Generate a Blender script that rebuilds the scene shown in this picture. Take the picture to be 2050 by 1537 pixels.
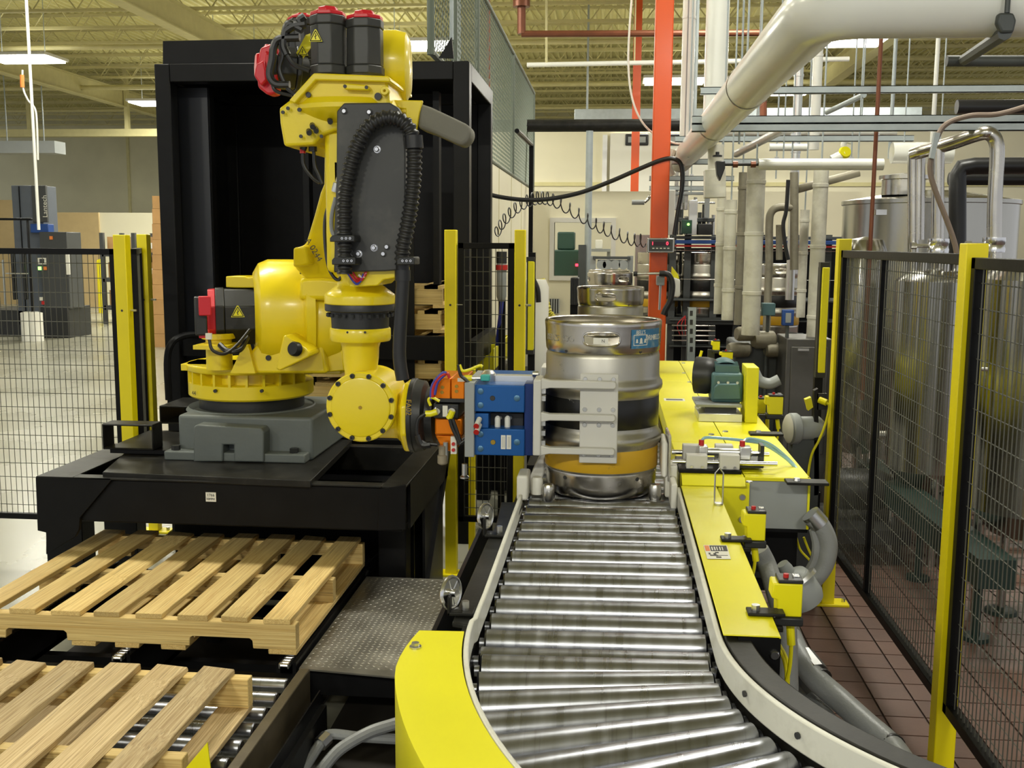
import bpy, bmesh, math, random
from mathutils import Vector, Matrix
random.seed(7)
for o in list(bpy.data.objects): bpy.data.objects.remove(o)
scn = bpy.context.scene
COL = scn.collection
# ---------------------------------------------------------------- camera
F, CX, CY, EYE = 2080.0, 1025.0, 768.5, 1.75
_Y = Vector(((1225-CX)/F, (487-CY)/F, 1.0)).normalized()
_d = Vector((-0.019, 1.0, 0.0)); _d = (_d - _Y*_d.dot(_Y)).normalized()
_X = _d.cross(_Y)
RW = Matrix((_X, _Y, -_d))            # world axes expressed in camera axes (right, down, forward)
cam = bpy.data.cameras.new('camera'); camo = bpy.data.objects.new('camera', cam); COL.objects.link(camo)
cam.sensor_width = 36.0; cam.lens = 36.0*F/2050.0; cam.clip_end = 200; cam.clip_start = .05
m = Matrix.Identity(4)
for i in range(3):
    m[i][0] = RW[i][0]; m[i][1] = -RW[i][1]; m[i][2] = -RW[i][2]
m[0][3], m[1][3], m[2][3] = 0.0, 0.0, EYE
camo.matrix_world = m
scn.camera = camo
# ---------------------------------------------------------------- world, exposure
w = bpy.data.worlds.new('hall_light'); scn.world = w; w.use_nodes = True
w.node_tree.nodes['Background'].inputs[0].default_value = (.95, .97, 1.0, 1)
w.node_tree.nodes['Background'].inputs[1].default_value = .58
vs = scn.view_settings
vs.view_transform = 'Standard'; vs.look = 'None'; vs.gamma = 1.0; vs.use_curve_mapping = False
vs.exposure = 0.25
LAMP_W = 105.0                        # watts of one high-bay fixture
LAMP_COL = (1.0, .985, .87)

# ---------------------------------------------------------------- helpers
def ray(x, y): return RW @ Vector(((x-CX)/F, (y-CY)/F, 1.0))
E0 = Vector((0, 0, EYE))
def aY(x, y, Y): r = ray(x, y); return r*(Y/r.y) + E0
def aZ(x, y, z): r = ray(x, y); return r*((z-EYE)/r.z) + E0
def aX(x, y, X): r = ray(x, y); return r*(X/r.x) + E0
V = Vector
ORG = {}
def frame_of(d):
    d = V(d).normalized()
    a = V((0, 0, 1)) if abs(d.z) < .9 else V((1, 0, 0))
    u = d.cross(a).normalized(); return u, u.cross(d).normalized(), d
class MB:
    def __init__(s): s.v = []; s.f = []
    def add(s, vs, fs):
        o = len(s.v); s.v += [V(p) for p in vs]; s.f += [tuple(i+o for i in f) for f in fs]; return s
    def bx(s, x0, x1, y0, y1, z0, z1):
        return s.add([(x0,y0,z0),(x1,y0,z0),(x1,y1,z0),(x0,y1,z0),(x0,y0,z1),(x1,y0,z1),(x1,y1,z1),(x0,y1,z1)],
                     [(3,2,1,0),(4,5,6,7),(0,1,5,4),(1,2,6,5),(2,3,7,6),(3,0,4,7)])
    def box(s, c, size, rz=0, rx=0, ry=0, R=None):
        R = R or (Matrix.Rotation(rz,3,'Z') @ Matrix.Rotation(ry,3,'Y') @ Matrix.Rotation(rx,3,'X'))
        a, b, h = (q/2 for q in size); c = V(c)
        return s.add([c + R @ V(p) for p in ((-a,-b,-h),(a,-b,-h),(a,b,-h),(-a,b,-h),(-a,-b,h),(a,-b,h),(a,b,h),(-a,b,h))],
                     [(3,2,1,0),(4,5,6,7),(0,1,5,4),(1,2,6,5),(2,3,7,6),(3,0,4,7)])
    def cyl(s, p0, p1, r, n=16, r2=None, cap=True, rot=0):
        p0, p1 = V(p0), V(p1); u, w_, d = frame_of(p1-p0); r2 = r if r2 is None else r2
        vs = []; 
        for p, q in ((p0, r), (p1, r2)):
            vs += [p + (u*math.cos(rot+2*math.pi*i/n) + w_*math.sin(rot+2*math.pi*i/n))*q for i in range(n)]
        fs = [(i, i+n, (i+1) % n + n, (i+1) % n) for i in range(n)]
        if cap: fs += [tuple(range(n)), tuple(range(2*n-1, n-1, -1))]
        return s.add(vs, fs)
    def tube(s, pts, r, n=8, cap=True, rf=None, closed=False):
        pts = [V(p) for p in pts]; N = len(pts); vs = []; up = None
        for i, p in enumerate(pts):
            if closed: t = pts[(i+1) % N] - pts[i-1]
            else: t = pts[min(i+1, N-1)] - pts[max(i-1, 0)]
            t = t.normalized() if t.length > 1e-9 else V((0,0,1))
            if up is None: u = frame_of(t)[0]
            else:
                u = up - t*up.dot(t); u = u.normalized() if u.length > 1e-6 else frame_of(t)[0]
            up = u; w_ = t.cross(u); q = rf(i) if rf else r
            vs += [p + (u*math.cos(2*math.pi*k/n) + w_*math.sin(2*math.pi*k/n))*q for k in range(n)]
        fs = []
        for i in range(N if closed else N-1):
            j = (i+1) % N
            fs += [(i*n+k, i*n+(k+1) % n, j*n+(k+1) % n, j*n+k) for k in range(n)]
        if cap and not closed: fs += [tuple(range(n-1, -1, -1)), tuple(range((N-1)*n, N*n))]
        return s.add(vs, fs)
    def lathe(s, prof, c, n=32, d=(0,0,1), a0=0.0, a1=2*math.pi, flat=1.0):
        c = V(c); u, w_, d = frame_of(d); full = abs(a1-a0-2*math.pi) < 1e-6; m_ = n if full else n+1; vs = []
        for r, h in prof:
            vs += [c + d*h + (u*math.cos(a0+(a1-a0)*i/n) + w_*math.sin(a0+(a1-a0)*i/n))*r for i in range(m_)]
        fs = []
        for j in range(len(prof)-1):
            for i in range(n):
                k = (i+1) % m_
                fs.append((j*m_+i, (j+1)*m_+i, (j+1)*m_+k, j*m_+k))
        return s.add(vs, fs)
    def prism(s, poly, vec):
        poly = [V(p) for p in poly]; vec = V(vec); n = len(poly)
        return s.add(poly + [p+vec for p in poly],
                     [tuple(range(n)), tuple(range(2*n-1, n-1, -1))] + [(i, i+n, (i+1) % n + n, (i+1) % n) for i in range(n)])
    def pp(s, pxs, Y0, Y1):           # outline at distance Y0, real thickness to Y1
        return s.prism([aY(x, y, Y0) for x, y in pxs], (0, Y1-Y0, 0))
    def sweep(s, path, prof, up=(0,0,1)):   # prof: list of (side, up) offsets swept along a horizontal path
        path = [V(p) for p in path]; n = len(prof); N = len(path); vs = []
        for i, p in enumerate(path):
            t = (path[min(i+1,N-1)] - path[max(i-1,0)]).normalized(); sd = t.cross(V(up)).normalized()
            vs += [p + sd*a + V(up)*b for a, b in prof]
        fs = []
        for i in range(N-1):
            fs += [(i*n+k, i*n+(k+1) % n, (i+1)*n+(k+1) % n, (i+1)*n+k) for k in range(n)]
        fs += [tuple(range(n-1,-1,-1)), tuple(range((N-1)*n, N*n))]
        return s.add(vs, fs)
    def arc_slab(s, c, r0, r1, a0, a1, z0, z1, n=24):
        pa = [V((c[0]+math.cos(a0+(a1-a0)*i/n), c[1]+math.sin(a0+(a1-a0)*i/n), 0)) for i in range(n+1)]
        vs = []
        for i in range(n+1):
            a = a0+(a1-a0)*i/n; cs, sn = math.cos(a), math.sin(a)
            vs += [(c[0]+r*cs, c[1]+r*sn, z) for r, z in ((r0,z0),(r1,z0),(r1,z1),(r0,z1))]
        fs = []
        for i in range(n):
            fs += [(i*4+k, i*4+(k+1) % 4, i*4+4+(k+1) % 4, i*4+4+k) for k in range(4)]
        fs += [(3,2,1,0), tuple(range(4*n, 4*n+4))]
        return s.add(vs, fs)
    def build(s, name, mat, parent=None, bevel=0, smooth=35, seg=2, org=None):
        if parent is not None: o0 = ORG[parent.name]
        else:
            xs = [p.x for p in s.v]; ys = [p.y for p in s.v]; zs = [p.z for p in s.v]
            o0 = V(org) if org is not None else V(((min(xs)+max(xs))/2, (min(ys)+max(ys))/2, min(zs)))
        me = bpy.data.meshes.new(name); me.from_pydata([p-o0 for p in s.v], [], s.f)
        bm = bmesh.new(); bm.from_mesh(me); bmesh.ops.recalc_face_normals(bm, faces=bm.faces); bm.to_mesh(me); bm.free()
        if smooth:
            for p in me.polygons: p.use_smooth = True
            me.set_sharp_from_angle(angle=math.radians(smooth))
        me.materials.append(mat)
        return link(name, me, parent, o0, bevel, seg)
def link(name, me, parent, o0, bevel=0, seg=2):
    o = bpy.data.objects.new(name, me); COL.objects.link(o)
    if parent is not None: o.parent = parent
    else: o.location = o0
    ORG[o.name] = V(o0)
    if bevel:
        b = o.modifiers.new('bevel', 'BEVEL'); b.width = bevel; b.segments = seg; b.limit_method = 'ANGLE'; b.angle_limit = .6
        b.harden_normals = False
    return o
def thing(name, label, cat, loc, group=None):
    o = bpy.data.objects.new(name, None); COL.objects.link(o); o.location = V(loc); o.empty_display_size = .1
    ORG[o.name] = V(loc); return tag(o, label, cat, group)
def tag(o, label, cat, group=None):
    o['label'] = label; o['category'] = cat
    if group: o['group'] = group
    return o
def struct(o): o['kind'] = 'structure'; return o
def stuff(o): o['kind'] = 'stuff'; return o
def copy_tree(o, parent=None, loc=None, rz=None, label=None, top=True):
    c = o.copy(); COL.objects.link(c); ORG[c.name] = V(loc) if loc is not None else V(ORG[o.name])
    if parent is not None: c.parent = parent
    if loc is not None: c.location = V(loc)
    if rz is not None: c.rotation_euler = (0, 0, rz)
    if label: c['label'] = label
    for ch in list(o.children): copy_tree(ch, c)
    return c
def spline(pts, n=10):                # Catmull-Rom through points
    pts = [V(p) for p in pts]; P = [pts[0]*2-pts[1]] + pts + [pts[-1]*2-pts[-2]]; out = []
    for i in range(1, len(P)-2):
        a, b, c, d = P[i-1], P[i], P[i+1], P[i+2]
        for k in range(n):
            t = k/n; out.append(.5*((2*b) + (c-a)*t + (2*a-5*b+4*c-d)*t*t + (3*b-a-3*c+d)*t**3))
    return out + [pts[-1]]
def text_data(body, size, align='CENTER', extrude=.0):
    cu = bpy.data.curves.new('lettering', 'FONT'); cu.body = body; cu.size = size; cu.align_x = align; cu.align_y = 'CENTER'
    cu.resolution_u = 3; cu.extrude = extrude
    o = bpy.data.objects.new('lettering', cu); COL.objects.link(o); bpy.context.view_layer.update()
    me = bpy.data.meshes.new_from_object(o.evaluated_get(bpy.context.evaluated_depsgraph_get()))
    vs = [v.co.copy() for v in me.vertices]; fs = [tuple(p.vertices) for p in me.polygons]
    bpy.data.objects.remove(o); bpy.data.curves.remove(cu); bpy.data.meshes.remove(me)
    return vs, fs
def text(name, body, size, c, xd, yd, mat, parent, align='CENTER', bold=0.0, wide=1.0):
    vs, fs = text_data(body, size, align, .0003)
    mb = MB(); c, xd, yd = V(c), V(xd).normalized(), V(yd).normalized(); nd = xd.cross(yd)
    mb.add([c + xd*p.x*wide + yd*p.y + nd*p.z for p in vs], fs)
    return mb.build(name, mat, parent, smooth=0)

# ---------------------------------------------------------------- materials
MATS = {}
def nd(nt, t, **k):
    n = nt.nodes.new(t)
    for a, b in k.items(): setattr(n, a, b)
    return n
def mat(name, col, rough=.5, metal=0.0, var=0.0, vs=6.0, bump=0.0, bs=60.0, stretch=(1,1,1), dirt=None, ds=4.0, damt=.5, dlo=.5, dhi=.72, rvar=0.0, coat=0.0, emit=None, rnd=0.0, spec=None, obj=True, alpha=None):
    m = bpy.data.materials.new(name); m.use_nodes = True; nt = m.node_tree; b = nt.nodes['Principled BSDF']
    b.inputs['Roughness'].default_value = rough; b.inputs['Metallic'].default_value = metal
    if spec is not None: b.inputs['Specular IOR Level'].default_value = spec
    if coat: b.inputs['Coat Weight'].default_value = coat; b.inputs['Coat Roughness'].default_value = .15
    c4 = (*col, 1); b.inputs['Base Color'].default_value = c4
    if emit: b.inputs['Emission Color'].default_value = (*emit[0], 1); b.inputs['Emission Strength'].default_value = emit[1]
    if var or bump or dirt or rvar or rnd:
        tc = nd(nt, 'ShaderNodeTexCoord'); mp = nd(nt, 'ShaderNodeMapping'); mp.inputs['Scale'].default_value = stretch
        nt.links.new(tc.outputs['Object'], mp.inputs[0]); src = mp.outputs[0]
        if rnd:
            oi = nd(nt, 'ShaderNodeObjectInfo'); sc = nd(nt, 'ShaderNodeVectorMath', operation='SCALE'); 
            va = nd(nt, 'ShaderNodeVectorMath', operation='ADD'); cb = nd(nt, 'ShaderNodeCombineXYZ')
            ml = nd(nt, 'ShaderNodeMath', operation='MULTIPLY'); ml.inputs[1].default_value = 37.0
            nt.links.new(oi.outputs['Random'], ml.inputs[0])
            for i in range(3): nt.links.new(ml.outputs[0], cb.inputs[i])
            nt.links.new(mp.outputs[0], va.inputs[0]); nt.links.new(cb.outputs[0], va.inputs[1]); src = va.outputs[0]
        last = None
        if var or rvar:
            n1 = nd(nt, 'ShaderNodeTexNoise'); n1.inputs['Scale'].default_value = vs; n1.inputs['Detail'].default_value = 5
            nt.links.new(src, n1.inputs[0])
        if var or rnd:
            mx = nd(nt, 'ShaderNodeMixRGB', blend_type='MULTIPLY'); mx.inputs[0].default_value = 1.0
            mx.inputs[1].default_value = c4
            rp = nd(nt, 'ShaderNodeMapRange'); rp.inputs[1].default_value = .3; rp.inputs[2].default_value = .7
            rp.inputs[3].default_value = 1-var; rp.inputs[4].default_value = 1+var*.5
            if var: nt.links.new(n1.outputs[0], rp.inputs[0])
            fac = rp.outputs[0]
            if rnd:
                rr = nd(nt, 'ShaderNodeMapRange'); rr.inputs[3].default_value = 1-rnd; rr.inputs[4].default_value = 1+rnd*.6
                nt.links.new(oi.outputs['Random'], rr.inputs[0])
                mm = nd(nt, 'ShaderNodeMath', operation='MULTIPLY'); nt.links.new(rr.outputs[0], mm.inputs[0])
                if var: nt.links.new(rp.outputs[0], mm.inputs[1])
                else: mm.inputs[1].default_value = 1
                fac = mm.outputs[0]
            nt.links.new(fac, mx.inputs[2]); last = mx.outputs[0]
        if dirt:
            n2 = nd(nt, 'ShaderNodeTexNoise'); n2.inputs['Scale'].default_value = ds; n2.inputs['Detail'].default_value = 8; n2.inputs['Roughness'].default_value = .65
            nt.links.new(src, n2.inputs[0])
            r2 = nd(nt, 'ShaderNodeMapRange'); r2.inputs[1].default_value = dlo; r2.inputs[2].default_value = dhi; r2.inputs[4].default_value = damt
            nt.links.new(n2.outputs[0], r2.inputs[0])
            m2 = nd(nt, 'ShaderNodeMixRGB'); nt.links.new(r2.outputs[0], m2.inputs[0])
            if last: nt.links.new(last, m2.inputs[1])
            else: m2.inputs[1].default_value = c4
            m2.inputs[2].default_value = (*dirt, 1); last = m2.outputs[0]
        if last: nt.links.new(last, b.inputs['Base Color'])
        if rvar:
            r3 = nd(nt, 'ShaderNodeMapRange'); r3.inputs[1].default_value = .3; r3.inputs[2].default_value = .7
            r3.inputs[3].default_value = max(.02, rough-rvar); r3.inputs[4].default_value = rough+rvar
            nt.links.new(n1.outputs[0], r3.inputs[0]); nt.links.new(r3.outputs[0], b.inputs['Roughness'])
        if bump:
            n3 = nd(nt, 'ShaderNodeTexNoise'); n3.inputs['Scale'].default_value = bs; n3.inputs['Detail'].default_value = 4
            nt.links.new(src, n3.inputs[0]); bp = nd(nt, 'ShaderNodeBump'); bp.inputs['Strength'].default_value = bump; bp.inputs['Distance'].default_value = .01
            nt.links.new(n3.outputs[0], bp.inputs['Height']); nt.links.new(bp.outputs[0], b.inputs['Normal'])
    MATS[name] = m; return m
def srgb(r, g, b): return tuple(((c/255)/12.92 if c/255 <= .04045 else ((c/255+.055)/1.055)**2.4) for c in (r, g, b))
YR = mat('robot_yellow_enamel', srgb(236,212,22), .32, var=.06, vs=3, coat=.3, bump=.03, bs=90)
YG = mat('guard_yellow_paint', srgb(234,226,14), .4, var=.05, vs=4, coat=.08)
YP = mat('post_yellow_paint', srgb(240,222,0), .4, var=.06, vs=5)
YS = mat('sensor_yellow_plastic', srgb(232,222,20), .35)
BK = mat('black_steel_paint', (.007,.007,.0075), .38, var=.25, vs=8, bump=.04, bs=40, spec=.14)
BKS = mat('worn_black_steel', (.014,.0135,.012), .42, var=.4, vs=9, dirt=(.08,.075,.06), ds=11, damt=.2, bump=.05, spec=.22)
BM = mat('black_motor_casting', (.018,.019,.019), .42, var=.2, bump=.05)
RB = mat('black_rubber_hose', (.012,.012,.013), .38, bump=.02)
MG = mat('motor_grey_casting', (.042,.043,.041), .45, var=.2, bump=.05)
RED = mat('red_plastic_cap', srgb(205,30,45), .35)
GB = mat('grey_base_casting', srgb(98,104,102), .5, var=.1, bump=.08, bs=50)
ST = mat('roller_steel', (.38,.39,.43), .31, metal=1, var=.14, vs=3, stretch=(14,.4,.4), rvar=.06, dirt=(.10,.095,.09), ds=4, damt=.4, dlo=.58, dhi=.7, rnd=.08)
SS = mat('stainless_steel', (.58,.56,.52), .26, metal=1, var=.1, vs=5, rvar=.07)
SSB = mat('brushed_stainless', (.46,.45,.41), .22, metal=1, var=.15, vs=3, rvar=.08, stretch=(1,1,.15))
KG = mat('keg_steel', (.50,.48,.42), .38, metal=1, var=.12, vs=7, rvar=.06, dirt=(.12,.10,.08), ds=13, damt=.6, dlo=.61, dhi=.68)
KGB = mat('keg_chime_steel', (.60,.57,.52), .24, metal=1, var=.1, vs=5, rvar=.06, dirt=(.22,.2,.17), ds=6, damt=.3)
KBK = mat('keg_black_band', (.008,.008,.008), .33, dirt=(.4,.39,.36), ds=22, damt=.7, dlo=.66, dhi=.7)
KYL = mat('keg_yellow_band', srgb(204,160,30), .42, dirt=(.16,.12,.05), ds=16, damt=.6, dlo=.6, dhi=.68)
ZN = mat('zinc_plated_steel', (.62,.62,.62), .3, metal=1, var=.1)
GV = mat('galvanised_strut', srgb(168,176,178), .45, metal=.35, var=.1, vs=12)
AL = mat('painted_light_grey', srgb(205,203,196), .42, var=.04)
ALM = mat('aluminium', (.72,.72,.71), .35, metal=.9, var=.06)
WP = mat('white_pipe_jacket', srgb(228,228,220), .3, var=.05, vs=3, coat=.3)
WPS = mat('stained_white_jacket', srgb(210,207,192), .45, var=.12, vs=3, dirt=srgb(112,100,76), ds=2.2, damt=.75, dlo=.46, dhi=.7)
WG = mat('white_guide_plastic', srgb(222,221,210), .42, var=.06, dirt=srgb(150,146,130), ds=12, damt=.3)
BL = mat('blue_anodised', srgb(16,86,158), .33, metal=.25, var=.06)
OR = mat('orange_anodised', srgb(235,128,10), .28, metal=.6)
OC = mat('orange_column_paint', srgb(224,84,10), .35, var=.06, vs=2, coat=.2)
TL = mat('teal_motor_paint', srgb(78,112,116), .45, var=.12, bump=.06)
GM = mat('grey_panel_paint', srgb(152,156,156), .42, var=.04)
GM2 = mat('machine_dark_grey', srgb(70,74,74), .5, var=.2)
GH = mat('grey_flex_conduit', srgb(142,144,144), .38, bump=.12, bs=140, var=.1)
COP = mat('copper_pipe', srgb(116,68,46), .45, metal=.4, var=.2)
CHR = mat('chrome', (.72,.72,.73), .22, metal=1)
TRD = mat('tread_plate_steel', (.36,.34,.29), .45, metal=.8, var=.25, vs=5, dirt=(.16,.145,.115), ds=4, damt=.6, rvar=.1)
WALLW = mat('white_insulated_panel', srgb(216,210,184), .55, var=.03, vs=2)
WALLB = mat('beige_precast_wall', srgb(206,202,172), .8, var=.08, vs=1)
CONC = mat('polished_concrete', srgb(142,140,124), .28, var=.06, vs=.9, rvar=.06, dirt=srgb(124,121,106), ds=.8, damt=.25)
GROUT = mat('dark_grout', srgb(62,50,44), .7)
TILE = mat('quarry_tile', srgb(104,77,66), .5, var=.12, vs=8, rnd=.14, bump=.05, dirt=srgb(80,62,54), ds=3, damt=.5)
DECK = mat('ceiling_deck_paint', srgb(208,201,142), .6, var=.06, vs=1)
JST = mat('joist_paint', srgb(200,192,142), .6, var=.08)
CARD = mat('cardboard', srgb(176,136,86), .8, var=.1, rnd=.18)
TANP = mat('tan_partition', srgb(178,156,112), .8, var=.05)
GRN = mat('dark_green_paint', srgb(40,70,58), .5)
GDK = mat('wrapper_grey_paint', srgb(88,94,104), .5, var=.05)
GDK2 = mat('cabinet_grey_paint', srgb(64,66,66), .5, var=.05)
PAPER = mat('white_label', srgb(225,223,212), .6)
INK = mat('label_ink', (.03,.03,.03), .6)
BLUEL = mat('blue_sticker', srgb(52,116,160), .5, dirt=srgb(170,180,170), ds=30, damt=.5)
BLUE = mat('blue_paint', srgb(30,70,140), .45)
REDP = mat('red_paint', srgb(190,34,30), .45)
LED = mat('red_led', (.3,0,.01), .4, emit=((1,.03,.06), 5.0))
LEDG = mat('green_led', (0,.2,.0), .4, emit=((.3,1,.15), 3.0))
GLASS = mat('window_glass', (.75,.78,.74), .05, spec=.8)
ORL = mat('warning_orange', srgb(226,130,60), .5)
WHT = mat('white_plastic', srgb(228,226,216), .4)
TEAL = mat('teal_plastic', srgb(60,170,160), .4)
BRASS = mat('brass', srgb(170,140,60), .35, metal=.8)
PURP = mat('blue_air_hose', srgb(60,70,170), .35)
LENS = mat('lit_lamp_lens', (.9,.9,.85), .5, emit=((1,.97,.86), 14.0))
def wood(name, c0, c1):
    m = bpy.data.materials.new(name); m.use_nodes = True; nt = m.node_tree; b = nt.nodes['Principled BSDF']; b.inputs['Roughness'].default_value = .7
    tc = nd(nt,'ShaderNodeTexCoord'); oi = nd(nt,'ShaderNodeObjectInfo'); mp = nd(nt,'ShaderNodeMapping'); mp.inputs['Scale'].default_value = (1,1,1)
    ml = nd(nt,'ShaderNodeMath',operation='MULTIPLY'); ml.inputs[1].default_value = 23; nt.links.new(oi.outputs['Random'], ml.inputs[0])
    cb = nd(nt,'ShaderNodeCombineXYZ'); [nt.links.new(ml.outputs[0], cb.inputs[i]) for i in range(3)]
    va = nd(nt,'ShaderNodeVectorMath',operation='ADD'); nt.links.new(tc.outputs['Generated'], va.inputs[0]); nt.links.new(cb.outputs[0], va.inputs[1])
    nt.links.new(va.outputs[0], mp.inputs[0]); mp.inputs['Scale'].default_value = (1,1,1)
    return m, nt, b, mp, oi
def make_wood(name, light, dark, axis):
    m, nt, b, mp, oi = wood(name, light, dark)
    mp.inputs['Scale'].default_value = (9,.9,4) if axis == 'Y' else (.9,9,6)
    n = nd(nt,'ShaderNodeTexNoise'); n.inputs['Scale'].default_value = 2.2; n.inputs['Detail'].default_value = 7; n.inputs['Distortion'].default_value = .8
    nt.links.new(mp.outputs[0], n.inputs[0]); cr = nd(nt,'ShaderNodeValToRGB'); cr.color_ramp.elements[0].position = .35; cr.color_ramp.elements[1].position = .68
    cr.color_ramp.elements[0].color = (*dark,1); cr.color_ramp.elements[1].color = (*light,1); nt.links.new(n.outputs[0], cr.inputs[0])
    n2 = nd(nt,'ShaderNodeTexNoise'); n2.inputs['Scale'].default_value = 5; n2.inputs['Detail'].default_value = 9; nt.links.new(mp.outputs[0], n2.inputs[0])
    r2 = nd(nt,'ShaderNodeMapRange'); r2.inputs[1].default_value = .57; r2.inputs[2].default_value = .74; r2.inputs[4].default_value = .75; nt.links.new(n2.outputs[0], r2.inputs[0])
    mx = nd(nt,'ShaderNodeMixRGB'); nt.links.new(r2.outputs[0], mx.inputs[0]); nt.links.new(cr.outputs[0], mx.inputs[1]); mx.inputs[2].default_value = (*srgb(92,74,44),1)
    rr = nd(nt,'ShaderNodeMapRange'); rr.inputs[3].default_value = .72; rr.inputs[4].default_value = 1.12; nt.links.new(oi.outputs['Random'], rr.inputs[0])
    mu = nd(nt,'ShaderNodeMixRGB',blend_type='MULTIPLY'); mu.inputs[0].default_value = 1; nt.links.new(mx.outputs[0], mu.inputs[1]); nt.links.new(rr.outputs[0], mu.inputs[2])
    nt.links.new(mu.outputs[0], b.inputs['Base Color'])
    bp = nd(nt,'ShaderNodeBump'); bp.inputs['Strength'].default_value = .25; bp.inputs['Distance'].default_value = .004; nt.links.new(n2.outputs[0], bp.inputs['Height']); nt.links.new(bp.outputs[0], b.inputs['Normal'])
    return m
RST = mat('worn_brown_rail', srgb(96,86,66), .45, metal=.4, var=.25, vs=9, dirt=srgb(48,42,32), ds=12, damt=.5)
GRSH = mat('floor_shade_and_grime', srgb(40,35,28), .7, var=.3, vs=4)  # dark brown standing in for shaded, dirty floor
WDY = make_wood('pallet_wood', srgb(232,206,138), srgb(198,162,96), 'Y')
WDX = make_wood('pallet_stringer_wood', srgb(236,210,142), srgb(206,172,104), 'X')
WDO = make_wood('weathered_pallet_wood', srgb(222,198,150), srgb(180,150,100), 'Y')
# ================================================================ structure
mb = MB().add([(-30,-2,0),(.42,-2,0),(.42,40,0),(-30,40,0)], [(0,1,2,3)])
floor = struct(mb.build('floor', CONC, org=(0,0,0), smooth=0))
mb = MB().add([(.42,-2,-.008),(14,-2,-.008),(14,40,-.008),(.42,40,-.008)], [(0,1,2,3)])
mb.build('tile_bed', GROUT, floor, smooth=0)
tp = .152; tmesh = None
for j in range(30):
    for i in range(10):
        x, y = .44 + tp*i, 2.9 + tp*j
        if tmesh is None:
            t = MB().bx(.004, tp-.004, .004, tp-.004, -.012, 0).build('floor_tile', TILE, floor, smooth=0); tmesh = t
        else:
            t = tmesh.copy(); COL.objects.link(t); t.parent = floor
        t.location = (x, y, 0)
far = MB()
for j in range(100):
    for i in range(60):
        x, y = .44+tp*i, 2.9-tp*16+tp*j
        if i < 10 and 16 <= j < 46: continue
        far.add([(x+.004,y+.004,0),(x+tp-.004,y+.004,0),(x+tp-.004,y+tp-.004,0),(x+.004,y+tp-.004,0)], [(0,1,2,3)])
stuff(far.build('distant_tiles', TILE, floor, smooth=0))
# ceiling deck with ribs running away from the camera
ZC = 6.5
mb = MB(); x = -24.0; prof = []
while x < 17: prof += [(x, ZC), (x+.09, ZC), (x+.105, ZC-.045), (x+.15, ZC-.045)]; x += .165
vs_ = [(a, -10, b) for a, b in prof] + [(a, 37.5, b) for a, b in prof]; n = len(prof)
mb.add(vs_, [(i, i+1, n+i+1, n+i) for i in range(n-1)])
ceiling = struct(mb.build('ceiling', DECK, org=(0,0,0), smooth=0))
j0 = MB(); L0, L1 = -24, 17
for dy in (-.03, .03):
    j0.bx(L0, L1, dy-.012, dy+.012, ZC-.10, ZC-.05); j0.bx(L0, L1, dy-.012, dy+.012, ZC-.66, ZC-.61)
k = 0; x = L0
while x < L1-.6:
    j0.cyl((x,0,ZC-.63), (x+.42,0,ZC-.08), .013, 5, cap=False); j0.cyl((x+.42,0,ZC-.08), (x+.84,0,ZC-.63), .013, 5, cap=False); x += .84
jo = None
for i in range(24):
    if jo is None: jo = j0.build('joist', JST, ceiling); o = jo
    else: o = jo.copy(); COL.objects.link(o); o.parent = ceiling
    o.location = (0, 2.2+1.5*i, 0)
for gx in (-13.4, -7.6, 4.9):
    MB().bx(gx-.12,gx+.12,-10,37,ZC-.70,ZC-.68).bx(gx-.12,gx+.12,-10,37,ZC-1.14,ZC-1.12).bx(gx-.01,gx+.01,-10,37,ZC-1.12,ZC-.7).build('girder', JST, ceiling)
for y_, r_ in ((20.5,.05),(25.8,.06),(30.2,.05)):
    MB().cyl((-24,y_,5.55),(16,y_,5.55),r_,10).build('sprinkler_pipe', JST, ceiling)
# walls
wb = struct(MB().bx(-30,16,37,37.3,0,7).build('wall_back', WALLB, org=(0,37,0)))
for x_ in (-17.6,-14.2,-10.8,-7.4,-4,-.6): MB().bx(x_,x_+.10,36.97,37,0,7).build('panel_joint', JST, wb)
# white cold-room wall along the left of the conveyor and its end wall
wl = struct(MB().bx(-1.35,-1.05,8.6,14.2,0,2.43).build('wall_left', WALLW, org=(-1.2,11,0)))
for y_ in (9.7,10.9,12.1,13.3): MB().bx(-1.052,-1.046,y_,y_+.012,0,2.43).build('panel_seam', JST, wl, smooth=0)
P0 = aY(1110,445,14); P1 = aY(1222,553,14)
we = MB(); X0, X1 = -1.05, 3.2
we.bx(X0,P0.x,14,14.15,0,2.43).bx(P1.x,X1,14,14.15,0,2.43).bx(P0.x,P1.x,14,14.15,0,P1.z).bx(P0.x,P1.x,14,14.15,P0.z,2.43)
we = struct(we.build('wall_end', WALLW, org=(0,14,0), smooth=0))
win = MB(); f_ = .06
win.bx(P0.x-f_,P0.x,13.96,14.12,P1.z-f_,P0.z+f_).bx(P1.x,P1.x+f_,13.96,14.12,P1.z-f_,P0.z+f_).bx(P0.x,P1.x,13.96,14.12,P0.z,P0.z+f_).bx(P0.x,P1.x,13.96,14.12,P1.z-f_,P1.z)
win = struct(win.build('window_1', AL, org=((P0.x+P1.x)/2,14,P1.z)))
gl = bpy.data.materials.new('clear_pane'); gl.use_nodes = True; nt = gl.node_tree; b_ = nt.nodes['Principled BSDF']
b_.inputs['Roughness'].default_value = .02; b_.inputs['Transmission Weight'].default_value = 1.0; b_.inputs['IOR'].default_value = 1.02
MB().bx(P0.x,P1.x,14.05,14.056,P1.z,P0.z).build('pane', gl, win, smooth=0)
rm = struct(MB().bx(-1.05,3.2,18,18.1,0,2.6).build('wall_room_back', WALLW, org=(0,18,0)))
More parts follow.
